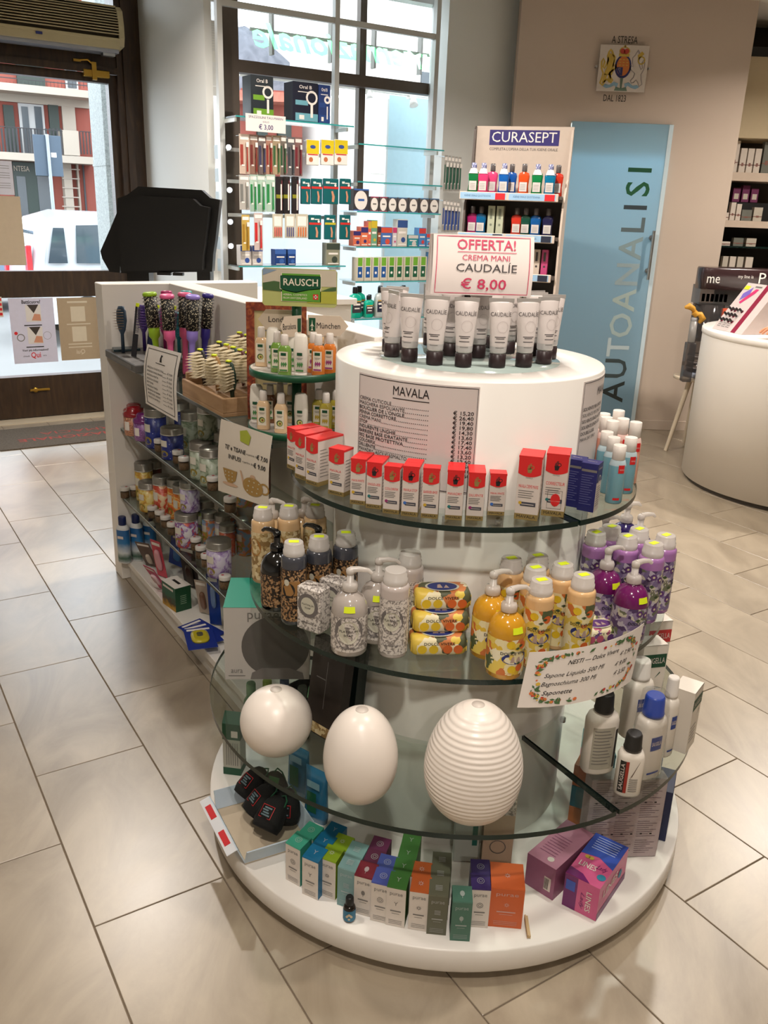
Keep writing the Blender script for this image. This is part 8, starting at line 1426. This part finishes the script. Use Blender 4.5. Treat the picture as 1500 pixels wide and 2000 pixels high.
# ================================================================== the street
mb = MB(); mb.box(-60, 80, 5.66, 90, -.32, -.16, mat('street_asphalt', srgb(120, 120, 118), r=.85, var=.1, vs=2)); room('ground_street', mb)
mb = MB(); mb.box(-6, 2.1, 6.86, 8.4, -.16, -.02, mat('pavement_stone', srgb(176, 172, 166), r=.8, var=.08, vs=3)); mb.box(2.22, 14, 5.66, 8.4, -.16, -.02, MC['pavement_stone']); room('trim_pavement', mb)
o = tag(link('stone_pillar', None), 'pale granite pillar standing just outside the door', 'pillar'); o.rotation_euler = (0, 0, YAW); GRA = pat('granite', [(.35, srgb(126, 132, 130)), (.65, srgb(158, 164, 162))], 60, 'noise', r=.7)
for nm, bx in (('shaft', (2.035, 2.26, 7.42, 7.80, .28, 3.4)), ('foot', (2.0, 2.30, 7.38, 7.84, -.02, .28)), ('band', (2.031, 2.264, 7.416, 7.804, 1.80, 1.815))): mb = MB(); mb.box(*bx, GRA, ch=.006 if nm != 'band' else 0); link(nm, mb.mesh(nm), o)
mb = MB(); mb.rect(2.17, 2.23, 1.26, 1.30, INK, flat(7.4185)); mb.rect(2.16, 2.24, 1.14, 1.19, INK, flat(7.4185)); mb.rect(2.15, 2.24, .85, 1.08, PAPER, flat(7.4185)); link('sticker', mb.mesh('sticker'), o)
# street sign seen from the back
(a0, z1), (a1, _), (_, z0) = PB(63, 262, 13.5), PB(118, 265, 13.5), PB(97, 344, 13.5)
o = tag(link('street_sign', None), 'blue-grey back of a rectangular street sign on a pole', 'street sign'); o.location = G((a0+a1)/2, 13.5, -.16); o.rotation_euler = (0, 0, YAW); w_ = (a1-a0)/2; mb = MB(); mb.box(-w_, w_, 0, .012, z0+.16, z1+.16, mat('sign_back', srgb(64, 78, 92), r=.5), ch=.003); link('panel', mb.mesh('panel'), o); mb = MB(); mb.tube([(0, -.025, 0), (0, -.025, z1+.17)], .024, mat('galvanised', srgb(150, 160, 168), r=.4, m=.5), n=10); link('pole', mb.mesh('pole'), o); mb = MB(); mb.box(.04, .11, -.003, 0, z1-.12, z1-.06, PAPER); link('sticker', mb.mesh('sticker'), o)
# cars
def car(name, a0, b0, L, W, H, col, label, rails=False, flip=False):
    r = tag(link(name, None), label, 'car'); r.location = G(a0, b0, -.16); r.rotation_euler = (0, 0, YAW); CM = mat('paint_%d_%d_%d' % col, srgb(*col), r=.2, coat=.6, var=.01); GLS = mat('car_glass', srgb(54, 66, 74), r=.08, coat=.6); RUB = mat('tyre_rubber', srgb(26, 26, 26), r=.8)
    pr = [(.05, .28), (-.02, .62), (.02, .92), (.10, H*.82), (.24, H*.94), (.55, H), (L*.45, H*.99), (L*.60, H*.86), (L*.74, .98), (L*.96, .86), (L, .62), (L*.98, .28)]
    def xs(y, k): return k
    secs = [(0.0, 0), (.10, .03), (W*.5, .05), (W-.10, .03), (W, 0)]
    vs = []; n = len(pr)
    for (y, g) in ((0, -.10), (.05, 0), (W-.05, 0), (W, -.10)):
        for (x, z) in pr: s_ = 1+g*.25*(1 if True else 0); inset = (g != 0); zz = z if not inset else z-(.03 if z > .9 else 0); yy = y+(.10*max(0, z-.9)/.6*(1 if y < W/2 else -1)); vs.append((x*(1) if not inset else x+(.02 if x < L/2 else -.02), yy, zz))
    mb = MB(); fs = [[k*n+i, k*n+(i+1) % n, (k+1)*n+(i+1) % n, (k+1)*n+i] for k in range(3) for i in range(n)]; mb.add(vs, fs, CM, False); mb.add(vs, [[i for i in range(n)][::-1], [3*n+i for i in range(n)]], CM); link('body', mb.mesh('body'), r)
    for nm, pts in (('quarter_window', [(.20, .98), (.42, .98), (.42, H*.88), (.30, H*.88)]), ('side_window', [(.52, .98), (L*.38, .98), (L*.38, H*.92), (.56, H*.90)]), ('side_window', [(L*.40, .98), (L*.66, .98), (L*.57, H*.86), (L*.40, H*.92)])):
        for yy, sg_ in ((-.004, 1), (W+.004, -1)): mb = MB(); mb.poly([(x, z) for x, z in pts][::sg_], GLS, lambda u, v, yy=yy, sg_=sg_: (u, yy+sg_*.10*max(0, v-.9)/.6-(0), v)); link(nm, mb.mesh(nm), r)
    mb = MB(); mb.box(-.03, .03, .02, .16, .62, 1.18, mat('tail_red', srgb(190, 24, 36), r=.2, coat=.5), ch=.01); link('tail_lamp', mb.mesh('tail_lamp'), r); mb = MB(); mb.box(-.03, .03, W-.16, W-.02, .62, 1.18, MC['tail_red'], ch=.01); link('tail_lamp', mb.mesh('tail_lamp'), r)
    mb = MB(); mb.poly([(.06, .98), (.06, W-.0)], GLS, lambda u, v: (u, v, 1)) if False else mb.add([(.035, .2, .98), (.035, W-.2, .98), (.115, W-.25, H*.85), (.115, .25, H*.85)], [[0, 1, 2, 3]], GLS); link('rear_window', mb.mesh('rear_window'), r)
    mb = MB(); mb.box(.62, .80, -.02, .0, .88, .92, CM, ch=.006); mb.box(L*.43, L*.43+.18, -.02, 0, .88, .92, CM, ch=.006); link('door_handle', mb.mesh('door_handle'), r)
    for x in (.62, L-.72):
        for y in (-.01, W-.19): mb = MB(); mb.lathe([(.29, 0), (.30, .02), (.30, .18), (.29, .20)], RUB, n=24, T=Matrix.Translation((x, y+.2, .30)) @ Matrix.Rotation(R(90), 4, 'X')); wh = link('wheel', mb.mesh('wheel'), r); mb = MB(); mb.lathe([(.18, -.006), (.19, 0), (.19, .206), (.18, .212)], ALU, n=16, T=Matrix.Translation((x, y+.2, .30)) @ Matrix.Rotation(R(90), 4, 'X')); link('hub_cap', mb.mesh('hub_cap'), wh)
    if rails:
        for y in (.18, W-.18): mb = MB(); mb.tube([(.35, y, H*.95), (.5, y, H+.05), (L*.4, y, H+.05), (L*.5, y, H*.96)], .018, ALU, n=8); link('roof_rail', mb.mesh('roof_rail'), r)
    return r
car('hatchback', PB(58, 500, 10.9)[0], 10.9, 3.55, 1.6, 1.56, (196, 200, 204), 'white hatchback with red tail lamp parked outside the door'); car('estate_car', .2, 14.6, 4.2, 1.7, 1.62, (110, 126, 146), 'pale blue estate car with roof rails behind the white hatchback', rails=True)
# red house across the street, with shop front
FBd = 34.0
def fr(x0, y0, x1, y1, b=FBd):
    xm = (max(x0, 0)+min(x1, 220))/2; return PB(x0, y0, b)[0], PB(x1, y1, b)[0], PB(xm, y1, b)[1], PB(xm, y0, b)[1]
h1 = tag(link('apartment_house', None), 'red house with balconies, green shutters and a shop across the street', 'building'); h1.rotation_euler = (0, 0, YAW); REDW = mat('red_render', srgb(140, 74, 62), r=.85, var=.08, vs=1); CREAMW = mat('cream_render', srgb(172, 162, 148), r=.85, var=.05, vs=1); SHUT = mat('green_shutter', srgb(46, 56, 50), r=.6); DGL = mat('dark_window', srgb(66, 72, 76), r=.15); IRON = mat('iron_railing', srgb(50, 50, 52), r=.6)
a0, a1, z0, z1 = fr(-260, -120, 172, 322); ag = fr(0, 0, 172, 322)
def hp(n, x0, y0, x1, y1, d0, d1, m, parent=h1): a0, a1, z0, z1 = fr(x0, y0, x1, y1); mb = MB(); mb.box(a0, a1, FBd-d1, FBd-d0, z0, z1, m); return link(n, mb.mesh(n), parent)
mb = MB(); mb.box(a0, a1+4, FBd, FBd+8, -.16, z1, REDW); link('wall', mb.mesh('wall'), h1)
hp('cream_bay', 118, 198, 152, 306, 0, .10, CREAMW); hp('cream_band', -260, 188, 172, 205, 0, .12, CREAMW)
for y in (176, 304): hp('balcony_slab', -260, y, 176, y+14, 0, 1.1, CREAMW)
w1 = hp('shutter_window', 27, 100, 88, 175, 0, .12, SHUT); w2 = hp('window', 122, 100, 152, 176, 0, .1, mat('white_frame', srgb(170, 170, 168))); hp('pane', 126, 104, 148, 172, .1, .13, DGL, w2)
for nm, x0, x1 in (('shutter', 4, 33), ('shutter', 92, 119)): hp(nm, x0, 206, x1, 300 if x0 < 50 else 300, .05, .16, SHUT)
w3 = hp('balcony_door', 34, 204, 92, 304, 0, .10, mat('white_frame', srgb(170, 170, 168)))
for x0, x1 in ((40, 61), (65, 87)): hp('pane', x0, 209, x1, 300, .1, .13, DGL, w3)
for x0, x1, y0, y1, st in ((-260, 108, 254, 303, 7), (142, 172, 260, 303, 6), (-40, 165, 165, 177, 7)):
    q = hp('railing', x0, y0, x1, y0+1.5, 1.0, 1.06, IRON)
    for x in range(int(max(x0, -20)), int(x1), st): hp('baluster', x, y0, x+1.3, y1, 1.02, 1.05, IRON, q)
hp('balcony_parapet', 108, 258, 142, 305, .2, 1.05, CREAMW)
sf = hp('shop_front', 22, 318, 112, 520, 0, .15, mat('shop_dark_green', srgb(44, 58, 52), r=.4)); hp('shop_window', 30, 345, 64, 520, .15, .18, DGL, sf); hp('shop_window', 70, 345, 108, 520, .15, .18, DGL, sf)
aa0, aa1, zz0, zz1 = fr(24, 322, 56, 338); mb = MB(); mb.text('NTESA', (zz1-zz0)*.9, CREAMW, flat(FBd-.2), x=(aa0+aa1)/2, y=(zz0+zz1)/2, bold=.015, width=(aa1-aa0)); link('shop_lettering', mb.mesh('shop_lettering'), sf)
hp('rusticated_pier', 118, 320, 150, 520, 0, .35, CREAMW); [hp('stone_course', 117, 330+18*k, 151, 332+18*k, .35, .38, mat('joint_line', srgb(170, 160, 148))) for k in range(6)]  # thin strips across the pier in almost its own cream
hp('dark_doorway', 160, 322, 178, 520, -.0, .05, DGL); hp('cream_pier', 150, 320, 162, 520, 0, .2, CREAMW)
# houses seen through the window
h2 = tag(link('gabled_house', None), 'red gabled house with white trim seen above the window transom', 'building'); h2.rotation_euler = (0, 0, YAW); b2 = 26.0
def q2(x, y, b=b2): return PB(x, y, b)
TLR = pat('roof_tiles', [(.3, srgb(150, 84, 70)), (.7, srgb(186, 112, 92))], 3, 'noise', r=.8)
pts = [q2(588, 520), q2(588, 128), q2(645, 104), q2(760, 116), q2(760, 520)]
mb = MB(); mb.prism([p for p in pts][::-1], 0, 6, REDW, T=Matrix.Translation((0, b2, 0)) @ RXm @ Matrix.Scale(-1, 4, (0, 0, 1))); link('wall', mb.mesh('wall'), h2)
mb = MB(); e0, e1, e2 = q2(580, 130), q2(645, 100), q2(770, 112); mb.prism([e0, (e0[0], e0[1]+.35), (e1[0], e1[1]+.35), (e2[0], e2[1]+.35), e2, e1][::-1], -.3, 6.3, TLR, T=Matrix.Translation((0, b2, 0)) @ RXm @ Matrix.Scale(-1, 4, (0, 0, 1))); link('roof', mb.mesh('roof'), h2)
def hq2(n, x0, y0, x1, y1, d0, d1, m, parent=None): (a0, z1), (a1, z0) = q2(x0, y0), q2(x1, y1); mb = MB(); mb.box(a0, a1, b2-d1, b2-d0, z0, z1, m); return link(n, mb.mesh(n), parent or h2)
f_ = hq2('window', 604, 125, 650, 150, 0, .1, MC['white_frame']); hq2('pane', 610, 129, 644, 150, .1, .14, DGL, f_); f_ = hq2('window', 612, 235, 636, 270, 0, .1, MC['white_frame']); hq2('pane', 615, 238, 633, 270, .1, .14, DGL, f_); hq2('cream_pier', 596, 210, 604, 520, 0, .2, CREAMW); hq2('cream_band', 588, 196, 760, 208, 0, .2, CREAMW)
h3 = tag(link('tiled_house', None), 'low house with dark tiled roof at the left of the window view', 'building'); h3.rotation_euler = (0, 0, YAW); b3 = 22.0
P3 = [PB(x, y, b3) for x, y in ((430, 60), (478, 50), (505, 66), (566, 122), (566, 190), (430, 190))]; mb = MB(); mb.prism(P3[::-1], 0, 5, pat('slate_roof', [(.3, srgb(92, 96, 104)), (.7, srgb(120, 124, 132))], 3, 'noise', r=.8), T=Matrix.Translation((0, b3, 0)) @ RXm @ Matrix.Scale(-1, 4, (0, 0, 1))); link('roof', mb.mesh('roof'), h3)
P4 = [PB(x, y, b3) for x, y in ((470, 172), (590, 180), (590, 340), (470, 335))]; mb = MB(); mb.prism(P4[::-1], -.0, 5, REDW, T=Matrix.Translation((0, b3-.01, 0)) @ RXm @ Matrix.Scale(-1, 4, (0, 0, 1))); link('wall', mb.mesh('wall'), h3)
P5 = [PB(x, y, b3-1) for x, y in ((466, 176), (592, 182), (592, 200), (466, 196))]; mb = MB(); mb.prism(P5[::-1], 0, 1.2, TLR, T=Matrix.Translation((0, b3-1, 0)) @ RXm @ Matrix.Scale(-1, 4, (0, 0, 1))); link('eaves', mb.mesh('eaves'), h3)
for x0, x1 in ((500, 520), (540, 566)): (a0, z1), (a1, z0) = PB(x0, 240, b3), PB(x1, 300, b3); mb = MB(); mb.box(a0, a1, b3-.1, b3, z0, z1, SHUT); link('shutter', mb.mesh('shutter'), h3)
h4 = tag(link('white_block', None), 'plain pale block of flats behind the right window pane', 'building'); h4.rotation_euler = (0, 0, YAW); b4 = 19.0; (a0, z1), (a1, _) = PB(735, -60, b4), PB(905, 0, b4); mb = MB(); mb.box(a0, a1, b4, b4+5, -.16, z1, mat('white_render', srgb(232, 228, 220), r=.9, var=.02)); link('wall', mb.mesh('wall'), h4); (a2, z2), (a3, z3) = PB(730, 330, b4), PB(900, 322, b4); mb = MB(); mb.box(a0-.1, a1+.1, b4-.15, b4, z2-.1, z2+.1, MC['white_render']); link('string_course', mb.mesh('string_course'), h4)
(a4, z4), (a5, z5) = PB(822, 140, b4), PB(860, 190, b4); mb = MB(); mb.box(a4, a5, b4-.05, b4, z5, z4, DGL); link('window', mb.mesh('window'), h4)
hg = tag(link('hedge_planter', None), 'clipped green hedge in a planter on the pavement', 'hedge'); (a0, z1), (a1, z0) = PB(512, 474, 8.0), PB(592, 500, 8.0); hg.location = G((a0+a1)/2, 8.0, -.02); hg.rotation_euler = (0, 0, YAW); w_ = (a1-a0)/2; mb = MB(); mb.box(-w_, w_, 0, .3, 0, z0+.02, mat('planter', srgb(150, 120, 110))); link('planter', mb.mesh('planter'), hg); mb = MB(); rg = random.Random(3)
for i in range(700):
    p = Vector((rg.uniform(-w_, w_), rg.uniform(0, .3), rg.uniform(z0, z1+.05))); d = Vector((rg.uniform(-1, 1), rg.uniform(-1, 1), rg.uniform(-.3, 1))).normalized()*.05; s_ = d.cross(Vector((rg.uniform(-1, 1), rg.uniform(-1, 1), rg.uniform(-1, 1)))).normalized()*.018; mb.add([p, p+d*.5+s_, p+d, p+d*.5-s_], [[0, 1, 2, 3]], mat('hedge_leaf', srgb(70, 100, 60), r=.6, var=.3))
f_ = link('foliage', mb.mesh('foliage'), hg); f_['kind'] = 'stuff'
